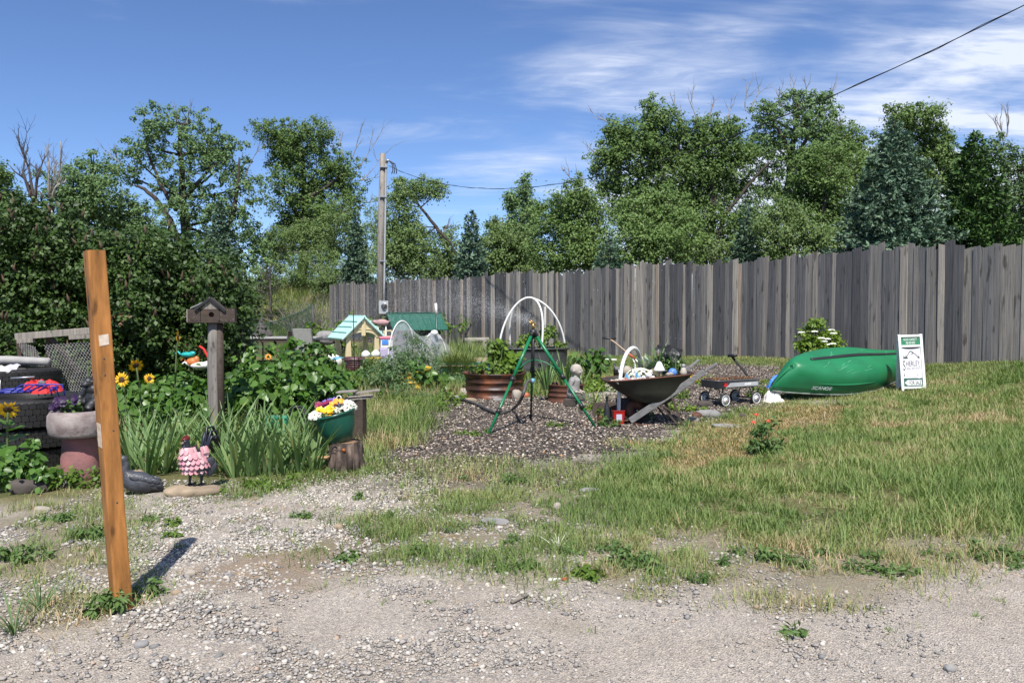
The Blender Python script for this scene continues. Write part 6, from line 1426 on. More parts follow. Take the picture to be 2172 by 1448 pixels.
for k,(x,y,m_,lab) in enumerate(((-.33,-.18,'clip_blue','light blue plastic peg at the foot of the white arch in the wheelbarrow'),(-.2,-.2,'clip_blue','second light blue trinket beside the alyssum in the wheelbarrow'))):
    mb = MB(); mb.tube([(0,0,0),(.005,0,.05),(.0,.01,.09)],[.018,.022,.012],8); mb.ell((.03,0,.03),(.025,.02,.02)); obj('garden_trinket', mb, m_, None, wp(x,y,wz(x)), bevel=.008, label=lab, cat='trinket', group='trinkets in the wheelbarrow')
c_ = wp(-.05,-.27,wz(0)); mb = MB(); mb.ell((0,0,.035),(.04,.03,.035)); mb.ell((.02,0,.08),(.024,.02,.026)); mb.tube([(-.03,0,.04),(-.06,0,.07)],[.015,.005],8); obj('bird_figurine', mb, 'ceramic_white', None, c_, remesh=.005, label='tiny white and pink bird figurine at the front of the wheelbarrow', cat='figurine')
c_ = wp(.47,-.05,wz(.47)); t_ = thing('gnome_figurine', 'tiny pale figurine at the rear rim of the wheelbarrow', 'figurine', c_); mb = MB(); mb.lathe([(.045,0),(.05,.03),(.03,.09),(.022,.1)],14); obj('body', mb, 'statue_skin', t_); obj('head', MB().ell((0,0,.122),.028), 'statue_stone', t_)
# white pipe arch over the barrow
pa = [(1313,848),(1316,800),(1321,770),(1330,748),(1341,738),(1351,742),(1356,757),(1357,785)]; Ya = [10.95,10.95,11.0,11.05,11.15,11.3,11.45,11.6]; A0 = at(1313,848,10.95); b2 = on_ground(1313,10.95)
mb = MB(); mb.tube(smooth_path([b2-b2] + [at(px,py,y_)-b2 for (px,py),y_ in zip(pa,Ya)]), .026, 10); obj('pipe_arch', mb, 'pvc', None, b2, label='thick white plastic pipe arch curving over the wheelbarrow', cat='pipe')
# planting tool with T handle, black trough, flat pipe
Y=14.2; b = on_ground(1352,Y); Q = lambda px,py,dy=0: at(px,py,Y+dy)-b; t_ = thing('hand_tiller', 'push tiller with black T grip and tan wooden shaft behind the wheelbarrow', 'garden tool', b)
mb = MB(); mb.tube([Q(1278,716),Q(1292,718),Q(1307,717)], .018, 8); obj('grip', mb, 'black_plastic', t_); mb = MB(); mb.tube(smooth_path([Q(1292,718),Q(1305,727),Q(1328,746),Q(1345,760)]), .014, 8); obj('shaft', mb, 'tan_handle', t_)
mb = MB(); mb.tube([Q(1328,746),Q(1347,761)], .022, 8); obj('ferrule', mb, 'orange_paint', t_); mb = MB(); mb.tube([Q(1341,757),Q(1347,772),Q(1346,800),(0.,0,.1)], .012, 6); mb.tube([Q(1347,761),Q(1356,770),Q(1358,800),(.08,0,.1)], .012, 6); obj('fork', mb, 'pvc', t_); obj('tine_wheel', MB().lathe([(.02,-.05),(.11,-.04),(.11,.04),(.02,.05)],14,(.04,0,.11),Matrix.Rotation(R(90),3,'X')), 'barrow_rim', t_)
Y=17; b=on_ground(1324,Y); h_=at(1324,767,Y).z-b.z; t_=thing('black_trough','black plastic trough lying open behind the wheelbarrow','trough',b,R(-6)); mb=MB(); rows=[[Vector((.2*x,.13*math.sin(a)-.02,h_*.55-.13*math.cos(a)*1.1+(.0 if x<0 else -.02))) for a in np.linspace(R(-110),R(110),12)] for x in (-1,-.9,.9,1)]; mb.grid(rows); obj('shell',mb,'black_plastic',t_,solid=.02); obj('end_cap',MB().lathe([(.13,-.015),(.13,.015)],20,(-.2,0,h_*.55),Matrix.Rotation(R(90),3,'Y')),'dark_metal',t_); obj('stand',MB().box((0,0,h_*.14),(.34,.16,h_*.28)),'dark_wood',t_)
Y=19; b=on_ground(1270,Y); mb=MB(); mb.tube(smooth_path([at(1228,771,Y)-b,at(1245,764,Y)-b,at(1270,761.5,Y)-b,at(1308,763,Y)-b]), .018, 8); mb.tube([at(1228,771,Y)-b,mm(-.5,0,0)],.016,6); obj('bent_pipe',mb,'pvc',None,b,label='low white plastic pipe arching over the grass left of the black trough',cat='pipe')
b=on_ground(1330,16.4); obj('white_board',MB().box((.02,0,.03),(.32,.12,.04)),'white_paint',None,at(1326,787,16.4)-mm(0,0,.03),label='short white board lying in front of the black trough',cat='board')
# buckets in the shade under the barrow
b=G(1311,899); t_=thing('red_bucket','bright red plastic tub with a grey label under the wheelbarrow','bucket',b,R(5)); t_.scale=(.88,.88,.88); mb=MB(); rows=[[Vector((.088*f*x,.075*f*y,z)) for x,y in ((-1,-1),(1,-1),(1,1),(-1,1))] for z,f in ((0,.85),(.2,1),(.2,1.06),(.215,1.06),(.21,.95),(.03,.8))]; mb.grid(rows,wrap=True,smooth=False); mb.add(rows[-1],[(0,1,2,3)]); obj('body',mb,'red_plastic',t_,bevel=.006); obj('label',MB().box((.0,-.0745,.105),(.085,.006,.1),(R(-5),0,0)),'label_grey',t_); obj('lip',MB().box((-.02,-.1,.012),(.12,.08,.014)),'red_plastic',t_,bevel=.005)
b=G(1326,890); t_=thing('dark_bucket','dark red round bucket behind the bright red tub','bucket',b); mb=MB(); mb.lathe([(.10,0),(.125,.27),(.135,.27),(.135,.29),(.122,.29),(.1,.02)],28); obj('body',mb,'bucket_dark',t_); mb=MB(); mb.tube([(.13*math.cos(a),-.13*math.sin(a)*.5,.27-.1*math.sin(a)) for a in np.linspace(0,math.pi,12)],.005,5); obj('handle',mb,'dark_metal',t_)
b=G(1276,900); t_=thing('rusty_can','small brown rusty can holding a seedling under the barrow lip','can',b); mb=MB(); mb.lathe([(.055,0),(.058,.06),(.054,.065),(.058,.07),(.06,.13),(.05,.13),(.05,.1)],20); obj('body',mb,'barrow_rim',t_); mb=MB(); mb.tube([(-.055,0,.13),(-.05,0,.24),(0,0,.29),(.05,0,.24),(.055,0,.13)],.006,5); obj('handle',mb,'dark_metal',t_)
V,F,va=leaf_cloud(50,(0,0,.17),(.06,.05,.05),.05); np_obj('seedling',V,F,'shrub_leaf',va,loc=b,label='small green seedling growing in the rusty can',cat='plant',kind='stuff')
b=G(1287,902); t_=thing('black_bottle','tall narrow black bottle between the rusty can and red tub','bottle',b); mb=MB(); mb.lathe([(.035,0),(.038,.02),(.038,.22),(.016,.29),(.016,.36),(.02,.365),(.02,.39),(.001,.39)],20); obj('body',mb,'ape_black',t_); obj('cap',MB().lathe([(.021,.375),(.021,.4),(.001,.402)],14),'dark_metal',t_)
obj('planter_board',MB().box((0,0,.1),(.62,.03,.2)),'dark_wood',None,G(1300,888)+mm(.05,.25,0),bevel=.005,label='dark plank edge shaded under the front of the wheelbarrow',cat='plank')
spear_plant('grass_clump','pale arching striped leaves drooping left of the wheelbarrow lip',G(1262,868)+mm(0,.1,.05),16,.55,.022,'iris_leaf',1.1,1.3,vm=.75)

# ------------------------------------------------------------------ little wagon
b=G(1554,860); b=on_ground(1550,12.95); wg=thing('toy_wagon','small grey metal toy wagon full of brown soil, black handle folded back','wagon',b,R(30))
def rr(x,y,z,rd=.06,n=5):
    P=[]
    for cx_,cy_,a0 in ((x-rd,y-rd,0),(-x+rd,y-rd,90),(-x+rd,-y+rd,180),(x-rd,-y+rd,270)):
        for q in range(n): a=R(a0+90*q/(n-1)); P.append(Vector((cx_+rd*math.cos(a),cy_+rd*math.sin(a),z)))
    return P
L2,W2=.46,.205
rows=[rr(L2-.02,W2-.02,.285),rr(L2-.005,W2-.005,.29),rr(L2,W2,.395),rr(L2+.014,W2+.014,.40),rr(L2+.014,W2+.014,.41),rr(L2-.006,W2-.006,.408),rr(L2-.012,W2-.012,.30)]
mb=MB(); mb.grid(rows,wrap=True); mb.add(rows[0],[tuple(reversed(range(20)))]); obj('bed',mb,'wagon_steel',wg)
for sy in (-1,1):
    obj('side_stripe',MB().prism([(-.30,.30),(.40,.30),(.40,.365),(-.2,.365),(-.24,.33)],.004,None,(0,sy*(W2+.003),0)),'wagon_light',wg)
obj('emblem',MB().prism([(-.345,.315),(-.27,.31),(-.255,.365),(-.30,.355),(-.315,.372)],.004,None,(0,-W2-.004,0)),'wagon_red',wg)
mb=MB(); sl=rr(L2-.02,W2-.02,.395); mb.add(sl+[Vector((0,0,.42))],[(i,(i+1)%20,20) for i in range(20)],True); obj('soil',mb,'soil',wg)
n=700; pos=np.stack([rng.uniform(-.43,.43,n),rng.uniform(-.18,.18,n),rng.uniform(.39,.425,n)],1); V,F,va=scatter(ICO1[0],[ICO1[1]],pos,frames(rand_dir(n),rand_dir(n)),rng.uniform(.006,.02,n)[:,None]*rng.uniform(.4,1.2,(n,3)),rng.random(n)); np_obj('bark_chips',V,F,'soil_bits',va,parent=wg,kind='stuff')
for x in (-.33,.33):
    for sy in (-1,1):
        mb=MB(); mb.lathe([(.072,-.018),(.09,-.022),(.103,-.012),(.103,.012),(.09,.022),(.072,.018)],28,(x,sy*.225,.102),Matrix.Rotation(R(90),3,'X'),closed=True); w_=obj('wheel',mb,'tyre',wg)
        M=Matrix.Rotation(R(90),3,'X')
        obj('whitewall',MB().lathe([(.074,-.0225),(.083,-.0255),(.083,.0255),(.074,.0225)],28,(x,sy*.225,.102),M,closed=True),'white_paint',w_); obj('disc',MB().lathe([(.001,-.008),(.073,-.012),(.073,.012),(.001,.008)],24,(x,sy*.225,.102),M),'wagon_light',w_); obj('hubcap',MB().lathe([(.001,-.03),(.022,-.028),(.034,-.012),(.034,.012),(.022,.028),(.001,.03)],20,(x,sy*.225,.102),M),'white_paint',w_); obj('axle_nut',MB().lathe([(.001,-.036),(.011,-.034),(.011,.034),(.001,.036)],10,(x,sy*.225,.102),M),'orange_paint',w_)
    mb=MB(); mb.tube([(x,-.23,.102),(x,.23,.102)],.012,8); mb.beam((x-.04,-.12,.29),(x,-.16,.11),.025,.015); mb.beam((x+.04,.12,.29),(x,.16,.11),.025,.015); mb.beam((x+.05,-.12,.285),(x-.0,-.17,.11),.02,.015); mb.beam((x,0,.26),(x*.3,0,.285),.03,.02); obj('axle_frame',mb,'dark_metal',wg)
mb=MB(); mb.beam((.46,0,.26),(.52,0,.3),.03,.03); mb.beam((.5,0,.28),(.36,.02,.48),.022,.03); mb.beam((.36,.02,.48),(.13,.05,.70),.022,.03); obj('pull_bar',mb,'dark_metal',wg)
mb=MB(); mb.tube([(.14,.05,.70),(.08,.05,.755),(.06,-.04,.775)],.022,8); mb.tube([(.06,-.06,.775),(.06,.1,.765)],.025,10); obj('pull_grip',mb,'black_plastic',wg)
def text_obj(s_,size,m_,parent,loc,rot,sx=1.0,ext=.001,name='lettering',shear=0,space=1.0):
    cu=bpy.data.curves.new(name,'FONT'); cu.body=s_; cu.size=size; cu.extrude=ext; cu.align_x='CENTER'; cu.shear=shear; cu.space_character=space
    tmp=bpy.data.objects.new('tmp',cu); me=bpy.data.meshes.new_from_object(tmp); bpy.data.objects.remove(tmp); me.materials.clear(); me.materials.append(MATS[m_])
    o=bpy.data.objects.new(name,me); C.objects.link(o); o.parent=parent; o.location=loc; o.rotation_euler=rot; o.scale=(sx,1,1); return o
for k in range(6): obj('worn_lettering',MB().prism([(.10+.024*k,.318),(.114+.024*k,.318),(.122+.024*k,.318+.03+.006*(k%2)),(.108+.024*k,.318+.03+.006*(k%2))],.003,None,(0,-W2-.0065,0)),'white_paint',wg)
for k in range(3): obj('pinstripe',MB().box((.33-.02*k,-W2-.006,.325+.011*k),(.12,.002,.003)),'white_paint',wg)
# ------------------------------------------------------------------ overturned canoe
pA,pB=G(1633,853),at(1884,818,14.9); ca_=thing('canoe','overturned dark green square-stern canoe with black keel strip on the grass','canoe',(0,0,0)); d_=(pB-pA); Lc=math.hypot(d_.x,d_.y); yaw=math.atan2(d_.y,d_.x); mid=(pA+pB)/2
ca_.location=mid+mm(0,0,.0); slope=math.atan2(pB.z-pA.z,Lc); ca_.rotation_euler=(0,0,yaw)
hull=[]; roll=Matrix.Rotation(R(31),3,'X'); tiltm=Matrix.Rotation(-slope,3,'Y'); piv=Vector((0,-.45,0)); NS,NC=36,25
def sect(t_):                                          # t_ 0 bow .. 1 transom: half beam, depth, sheer
    hb=.47*(1-(1-min(t_/.52,1))**2.1)**.85*(1-.42*sstep(.6,1,np.array(t_))); dp=.43*(1-.16*float(sstep(.5,1,np.array(t_)))); sh=.10*(1-min(t_/.3,1))**2+.02*sstep(.8,1,np.array(t_)); return max(.012,float(hb)),dp,float(sh)
def hullpt(t_,w_,grow=0.0):                            # w_ -1..1 gunwale to gunwale over the keel
    hb,dp,sh=sect(t_); a=w_*math.pi/2; ex=.62; x=-Lc/2+Lc*t_
    yy=math.copysign(abs(math.sin(a))**ex,math.sin(a))*(hb+grow); zz_=(abs(math.cos(a))**.72)*(dp+grow)-sh*(1-abs(math.cos(a)))
    x+= (-.0 if t_>.02 else 0); bow=max(0,1-t_/.16); x+=bow**2*.28*abs(math.cos(a))**1.2; zz_-=bow**2.2*.10*abs(math.cos(a))
    p_=Vector((x,yy,zz_)); q=roll@(Vector((0,p_.y,p_.z))-piv)+piv; return tiltm@Vector((p_.x,q.y,q.z+.055))
ts=[(i/(NS-1))**1.25 for i in range(NS)]; rows=[[hullpt(t_,w_) for w_ in np.linspace(-1,1,NC)] for t_ in ts]; mb=MB(); mb.grid(rows); mb.add(rows[-1],[tuple(range(NC))]); mb.add(rows[0],[tuple(reversed(range(NC)))]); obj('hull',mb,'canoe_green',ca_,solid=.012)
for sg in (-1,1): mb=MB(); mb.tube([hullpt(t_,sg,.008) for t_ in np.linspace(.005,1,30)],.014,6); obj('gunwale',mb,'canoe_trim' if sg<0 else 'keel_black',ca_)
mb=MB(); mb.grid([[hullpt(t_,w_,.012) for w_ in (-.008,-.003,.003,.008)] for t_ in np.linspace(.2,.995,30)]); obj('keel_strip',mb,'keel_black',ca_,solid=.02)
mb=MB(); mb.tube([hullpt(t_,-.80,.006) for t_ in np.linspace(.2,.62,22)],[.003+.012*math.sin(math.pi*i/21) for i in range(22)],6); obj('hull_chine',mb,'canoe_green',ca_)
mb=MB(); mb.grid([[hullpt(t_,w_,.016) for w_ in (-.3,0,.3)] for t_ in (.0,.02)]); obj('bow_cap',mb,'canoe_green',ca_,solid=.01)
for k in range(26):
    t0,w0=random.uniform(.15,.95),random.uniform(-.5,.35); ln=random.uniform(.03,.1); dw=random.uniform(.03,.12); mb=MB(); mb.grid([[hullpt(t0+ln*f,w0+dw*f+e,.0075) for e in (0,.012*math.sin(math.pi*f)+.003)] for f in np.linspace(0,1,6)]); obj('scuff',mb,'canoe_scuff',ca_)
o_=text_obj('SCANOE',.085,'insulation',ca_,(0,0,0),(0,0,0),1.15,.002,shear=.2)
c0,c1,c2=hullpt(.17,-.9,.014),hullpt(.30,-.9,.014),hullpt(.2,-.82,.014); ex_=(c1-c0).normalized(); nz=ex_.cross((hullpt(.2,-.75,.014)-hullpt(.2,-.95,.014))).normalized(); ey_=nz.cross(ex_)
cc_=hullpt(.225,-.93,.02); o_.matrix_local=Matrix(((ex_.x,ey_.x,nz.x,cc_.x),(ex_.y,ey_.y,nz.y,cc_.y),(ex_.z,ey_.z,nz.z,cc_.z),(0,0,0,1)))@Matrix.Diagonal((1.15,.95,1,1))
# bags between wagon and canoe
bag('blue_tarp','crumpled bright blue tarp behind the bow of the canoe',on_ground(1655,13.9)+mm(0,0,.14),(.24,.2,.15),'blue_tarp','tarp',.4); bag('white_sack','white plastic sack leaning against the canoe bow',on_ground(1643,13.15),(.20,.15,.115),'bag_white','sack',.5)
# elder bush
Y=16.3; s=sc_at(Y); b=on_ground(1737,Y); eb=thing('elder_bush','bright green bush with flat white flower heads behind the canoe','bush',b)
cs=[at(px,py,Y)-b for px,py in ((1735,700),(1715,720),(1760,718),(1738,735),(1732,690),(1705,738),(1768,738))]; rs=[(.24,.25,.2),(.22,.22,.18),(.22,.22,.18),(.4,.35,.22),(.1,.1,.14),(.18,.2,.2),(.16,.2,.2)]
(V,F,va),cc,_=crown_leaves(cs,rs,2600,.075,.09,.3,droop=.3,shape=.7); np_obj('foliage',V,F,'bright_leaf',va,parent=eb,kind='stuff'); mb=MB()
for q in range(12): c_=Vector(cc[q]); mb.tube([(0,0,0),c_*.5,c_],[.015,.01,.005],5)
obj('stems',mb,'stem',eb,kind='stuff')
for (px,py) in ((1700,705),(1728,703),(1742,717),(1755,719),(1763,700),(1768,707),(1766,729),(1748,724),(1758,731)):
    c_=at(px,py,Y-.28)-b; d=rand_dir(60); d[:,2]=np.abs(d[:,2])*.3; T=([(0,0,.1),(1,0,0),(.31,.95,0),(-.81,.59,0),(-.81,-.59,0),(.31,-.95,0)],[[(0,1,2),(0,2,3),(0,3,4),(0,4,5),(0,5,1)]]); V,F,va=scatter(*T,d*np.array([.065,.05,.05])+np.array(c_),frames(norm(d+np.array([0,-.6,.8])),rand_dir(60)),rng.uniform(.008,.015,60),rng.random(60)); np_obj('flower_head',V,F,'petal_white',va,parent=eb)
# ------------------------------------------------------------------ real-estate sandwich board
Y=13.5; b=on_ground(1941,Y); sg_=thing('sandwich_board','white wooden A-frame sign reading SHERLEY REAL ESTATE and FOR SALE','sign',b,R(-9)); H,Wd=.93,.34
lean=R(-9)
Fm=Matrix.Rotation(lean,4,'X')@Matrix.Rotation(R(-2.2),4,'Y'); 
def sp_(o,front=True):
    o.matrix_basis=(Fm if front else Matrix.Translation((0,.31,0))@Matrix.Rotation(R(9),4,'X')@Matrix.Rotation(R(-2.2),4,'Y'))@o.matrix_basis; return o
for fr in (True,False):
    for x in (-1,1): sp_(obj('stile',MB().box((x*Wd/2,0,H/2-.01),(.042,.03,H+.02)),'white_paint',sg_,bevel=.003),fr)
    for z in (.045,.735,.905): sp_(obj('rail',MB().box((0,-.002,z),(Wd-.044,.026,.036)),'white_paint',sg_,bevel=.003),fr)
sp_(obj('backing_board',MB().box((0,.322-.31+.0,.47),(Wd-.03,.008,.85)),'white_paint',sg_),False)
def flat(name,pts,m_,y): o=obj(name,MB().prism(pts,.003,None,(0,y,0)),m_,sg_); return sp_(o)
X_=Wd/2-.023
flat('top_panel',[(-X_,.755),(X_,.755),(X_,.886),(-X_,.886)],'sign_green',.004); flat('white_panel',[(-X_,.205),(X_,.205),(X_,.715)]+[(X_*math.cos(a),.715-.035*math.sin(a)) for a in np.linspace(.15,math.pi-.15,12)]+[(-X_,.715)],'sign_white',.004); flat('header_gap',[(-X_,.64),(X_,.64),(X_,.716),(-X_,.716)],'ink_grey',.011); flat('arrow_panel',[(-X_,.066),(X_,.066),(X_,.195),(-X_,.195)],'sign_teal',.004)
flat('arrow',[(-X_+.015,.128),(-.075,.18),(-.075,.17),(X_-.012,.17),(X_-.012,.086),(-.075,.086),(-.075,.076)],'white_paint',.0005)
def tx(s_,size,x,z,m_,sx=1,y=-.003,sz=1.0,space=1.0):
    o=text_obj(s_,size,m_,sg_,(0,0,0),(0,0,0),1,.0008,space=space); o.matrix_basis=Matrix.Translation((x,y,z))@Matrix.Rotation(R(90),4,'X')@Matrix.Diagonal((sx,sz,1,1)); return sp_(o)
tx('FOR SALE',.088,.033,.098,'ink',.50,-.0045)
tx('S',.235,-.122,.335,'ink',.40,0); tx('HERLEY',.115,.016,.405,'ink',.56,0,1.05); tx('Y',.19,.124,.352,'ink',.42,0) if False else None
flat('letter_tail',[(.118,.352),(.126,.352),(.126,.41),(.118,.41)],'ink',.0005)
tx('REAL ESTATE',.042,.008,.35,'ink_grey',.72,0,1.0,1.1); tx('RENEE GARRETT',.056,0,.828,'white_paint',.5,0); tx('406-000-0000',.056,0,.772,'white_paint',.46,0)
mtn=[(-.085,.56),(-.06,.59),(-.03,.645),(-.005,.662),(.03,.635),(.04,.615),(.03,.605),(.02,.625),(-.005,.645),(-.025,.63),(-.05,.585),(-.075,.555)]; flat('mountain_mark',mtn,'ink',.0005); flat('mountain_mark',[(.0,.60),(.045,.61),(.07,.585),(.10,.545),(.105,.555),(.075,.597),(.045,.622),(.0,.612)],'ink',.0005)
for x,h_ in ((-.118,.085),(-.10,.055),(-.085,.075),(-.068,.05),(.118,.075),(.105,.045)): flat('pine_mark',[(x-.012,.532),(x+.012,.532),(x+.003,.532+h_*.5),(x,.532+h_),(x-.003,.532+h_*.5)],'ink',.0005)
flat('ground_mark',[(-.135,.528),(-.05,.528),(-.055,.538),(-.13,.538)],'ink',.0002); flat('corner_mark',[(-.135,.235),(-.12,.235),(-.12,.275),(-.135,.275)],'ink_grey',.0005); flat('corner_mark',[(.062,.25),(.082,.25),(.074,.268)],'ink_grey',.0005)
# ------------------------------------------------------------------ rocks one can pick out
RK=[(1504,882,.17,.12,.055,'grey_rock','large flat grey stone on the gravel right of the wheelbarrow'),(1478,886,.07,.06,.05,'barrow_rim','rust-brown stone touching the large flat grey one'),(1540,905,.2,.12,.02,'grey_rock','thin flat slab in the dry grass right of the wheelbarrow'),(1470,895,.08,.06,.05,'pale_rock','pale round stone below the wheelbarrow legs'),(1497,862,.12,.09,.06,'dark_rock','dark rock under the left wheel of the wagon'),(1550,857,.1,.07,.05,'dark_rock','dark rock in the shade beneath the wagon'),(1575,884,.06,.05,.03,'dark_rock','small black stone in the gravel before the wagon'),
(985,842,.09,.07,.10,'pale_rock','pale upright rock at the left of the rusty ring planter'),(998,852,.11,.07,.04,'field_stone','flat tan rock in front left of the rusty ring planter'),(1060,851,.12,.07,.035,'grey_rock','flat grey rock in front of the rusty ring planter'),(1096,846,.09,.07,.11,'pale_rock','rounded tan boulder against the right front of the rusty ring planter'),(1115,842,.07,.05,.05,'orange_paint','small rusty-orange rock right of the tan boulder'),(968,850,.06,.05,.06,'grey_rock','small grey rock by the hose near the rusty ring'),
(1183,1081,.035,.03,.035,'pale_rock','white angular stone alone in the middle of the sparse grass'),(1050,1107,.11,.06,.015,'grey_rock','flat grey stone set level in the ground near the middle'),(1252,1042,.10,.05,.02,'grey_rock','flat pale stone at the grass edge'),(718,1122,.033,.03,.025,'field_stone','pinkish angular stone at the edge of the white gravel'),(2014,1422,.022,.02,.016,'grey_rock','lone round grey pebble at the lower right of the road'),(1607,1292,.020,.016,.012,'field_stone','brown pebble beside the grassy verge on the road'),(848,1198,.026,.022,.014,'pale_rock','smooth pale pebble on the bare ground left of middle'),(375,1262,.03,.025,.018,'field_stone','brown stone beside the post shadow'),(404,1220,.03,.025,.02,'pale_rock','white stone at the tip side of the post shadow'),(300,1372,.03,.03,.018,'grey_rock','grey stone in the gravel below the post'),(90,1085,.06,.04,.025,'pale_rock','pale round stone in the weeds at far left'),(530,788,.1,.1,.1,'pale_rock',''),(1525,790,.05,.04,.04,'pale_rock','')]
for (px,py,a,b_,c_,m_,lab) in RK:
    if lab: rock('loose_rock' if a < .05 else 'garden_rock', lab, G(px,py), (a,b_,c_), m_, random.uniform(-.4,.4), .16, sink=.25)
# ------------------------------------------------------------------ leafy plants
def bush(name, lab, c_, lobes, n, leaf, m_, nparts=0, vm=.5, tv=BIGLEAF, stems=10, shape=1.0, cat='plant', grp=None, clump=.12, sm='stem'):
    t_=thing(name,lab,cat,c_,0,grp); cs=[Vector(l[:3]) for l in lobes]; rs=[l[3:6] for l in lobes]
    (V,F,va),cc,w_=crown_leaves(cs,rs,n,leaf,clump,.35,droop=.6,tv=tv,vmean=vm,shape=shape); np_obj('foliage',V,F,m_,va,True if tv is BIGLEAF else False,parent=t_,kind='stuff')
    mb=MB()
    for q in rng.choice(len(cc),min(stems,len(cc)),replace=False): c2=Vector(cc[q]); mb.tube([(c2.x*.6,c2.y*.6,-.02),(c2.x*.85,c2.y*.85,c2.z*.5),c2],[.009,.007,.004],5)
    obj('stems',mb,sm,t_,kind='stuff')
    if nparts:
        bl=[]
        for k in range(3):
            v=np.array(BIGLEAF[0])*np.array([1.05,1,1])*leaf*1.25; o=np_obj('leaf',v,[np.array(f) for f in BIGLEAF[1]],m_,np.full(7,.35+.3*k),True); bl.append(o.data); bpy.data.objects.remove(o)
        for k in range(nparts):
            i=random.randrange(len(cs)); d=Vector((random.gauss(0,.7),-abs(random.gauss(.6,.5)),random.gauss(.35,.5))).normalized(); p_=cs[i]+Vector([d[q]*rs[i][q]*1.04 for q in range(3)])
            M=Matrix.Identity(3); z=(d+Vector((random.gauss(0,.3),-.2,.75))).normalized(); y=(d+Vector((random.gauss(0,.6),-.2,-.5))); y=(y-z*y.dot(z)).normalized(); x=y.cross(z); M=Matrix((x,y,z)).transposed()
            link_mesh('leaf',bl[k%3],t_,p_,M.to_euler(),(random.uniform(.7,1.15),)*3)
    return t_
BEDS=[(300,862,10.2,.42,.42,'leafy shrub left of the birdhouse pole, under the sunflowers'),(370,830,11.0,.5,.5,'leafy shrub just left of the birdhouse pole'),(400,862,10.0,.35,.38,'low leafy shrub against the left side of the birdhouse pole'),(525,862,10.4,.5,.52,'big-leaved green shrub right of the birdhouse pole at the front'),(620,858,10.6,.5,.5,'big-leaved green shrub in the middle of the front bed row'),(690,838,11.2,.42,.55,'big-leaved green shrub at the right end of the front bed row'),(540,815,12.2,.55,.58,'leafy shrub in the second row behind the birdhouse pole'),(640,800,12.8,.55,.6,'leafy shrub in the middle of the second row of the bed'),(585,770,14.2,.6,.62,'tall leafy shrub in front of the patio table'),(500,770,13.6,.5,.62,'leafy shrub in the last row close to the lilac'),(690,775,14.4,.5,.55,'leafy shrub in the last row below the glass table')]
for (px,py,Yb,w_,h_,lab) in BEDS:
    b=on_ground(px,Yb); lob=[(random.uniform(-.5,.5)*w_,random.uniform(-.4,.3)*w_,h_*random.uniform(.55,1.25),w_*.52,w_*.5,h_*.42) for k in range(7)]+[(0,0,h_*.4,w_*1.0,w_*.7,h_*.5)]
    bush('leafy_shrub',lab,b,lob,950,.098,'bed_leaf',26,grp='leafy shrubs of the front bed',clump=.15,stems=16)
def sunflower(lab,px,py,Y,hr,face,base=None,lean=0,grp='yellow sunflowers',nleaf=7,leaf=.15,m_='gold_petal'):
    hd=at(px,py,Y); b=on_ground(base if base else px+6,Y); t_=thing('sunflower',lab,'sunflower',b,0,grp); h=hd-b; f=Vector(face).normalized()
    mb=MB(); mb.tube(smooth_path([mm(0,0,-.02),mm(h.x*.3,h.y*.2,h.z*.5),mm(h.x*.8,h.y,h.z*.92),h+mm(0,.02,.0)-f*.03]),.010,7); obj('stem',mb,'stem',t_); M=rot_to(f)
    hd_=obj('flower_head',MB().ell(h,(hr*.42,hr*.42,hr*.16),M,14,8),'flower_eye',t_)
    for k in range(20):
        a=2*math.pi*k/20+random.uniform(-.1,.1); r0,r1=hr*.36,hr*random.uniform(.9,1.1); d=Vector((math.cos(a),math.sin(a),random.uniform(-.25,.25))); e=Vector((-math.sin(a),math.cos(a),0)); mb=MB(); mb.add([h+M@v for v in (d*r0-e*hr*.06,d*(r0+r1)/2-e*hr*.12+Vector((0,0,.004)),d*r1,d*(r0+r1)/2+e*hr*.12+Vector((0,0,.004)),d*r0+e*hr*.06)],[(0,1,2,3,4)]); obj('petal',mb,m_,hd_)
    me=None
    for k in range(nleaf):
        z=h.z*(.25+.65*k/nleaf); a=k*2.4+random.uniform(-.4,.4); c_=mm(h.x*.5*z/h.z,h.y*.5*z/h.z,z); sz=leaf*random.uniform(.7,1.15); v=np.array(BIGLEAF[0])*sz; o=np_obj('leaf',v,[np.array(q) for q in BIGLEAF[1]],'bed_leaf',np.full(7,random.uniform(.25,.8)),True,parent=t_,loc=c_); o.rotation_euler=(R(random.uniform(-25,25)),R(random.uniform(-15,15)),a)
sunflower('tallest yellow sunflower left of the birdhouse pole, seen edge-on',378,716,10.5,.105,(-.8,-.45,-.1),366)
sunflower('yellow sunflower drooping right of the leaning post, upper one',288,775,9.4,.09,(.6,-.6,-.5),300)
sunflower('open yellow sunflower with dark centre right beside the leaning post',258,805,9.2,.085,(.05,-1,.15),272)
sunflower('half-hidden yellow sunflower right of the open one',317,803,9.6,.065,(.5,-.6,.2),325)
sunflower('yellow sunflower at the left edge of the photo',17,868,7.2,.095,(.3,-.75,-.55),8,nleaf=10,leaf=.2)
sunflower('small orange sunflower in the middle of the leafy bed',569,757,13.2,.055,(.3,-.8,.3),566,m_='apricot_petal')
sunflower('sunflower plant without open bloom by the chain-link gate',188,768,8.6,.03,(.2,-.4,1),180,nleaf=9,leaf=.13,m_='stem')
bush('weedy_shrub','leafy weeds at the lower left edge below the sunflower',G(45,1040),[(0,0,.12,.28,.2,.14),(-.1,.1,.25,.25,.2,.15),(.25,0,.08,.2,.15,.1)],900,.055,'bed_leaf',14,stems=10,clump=.07)
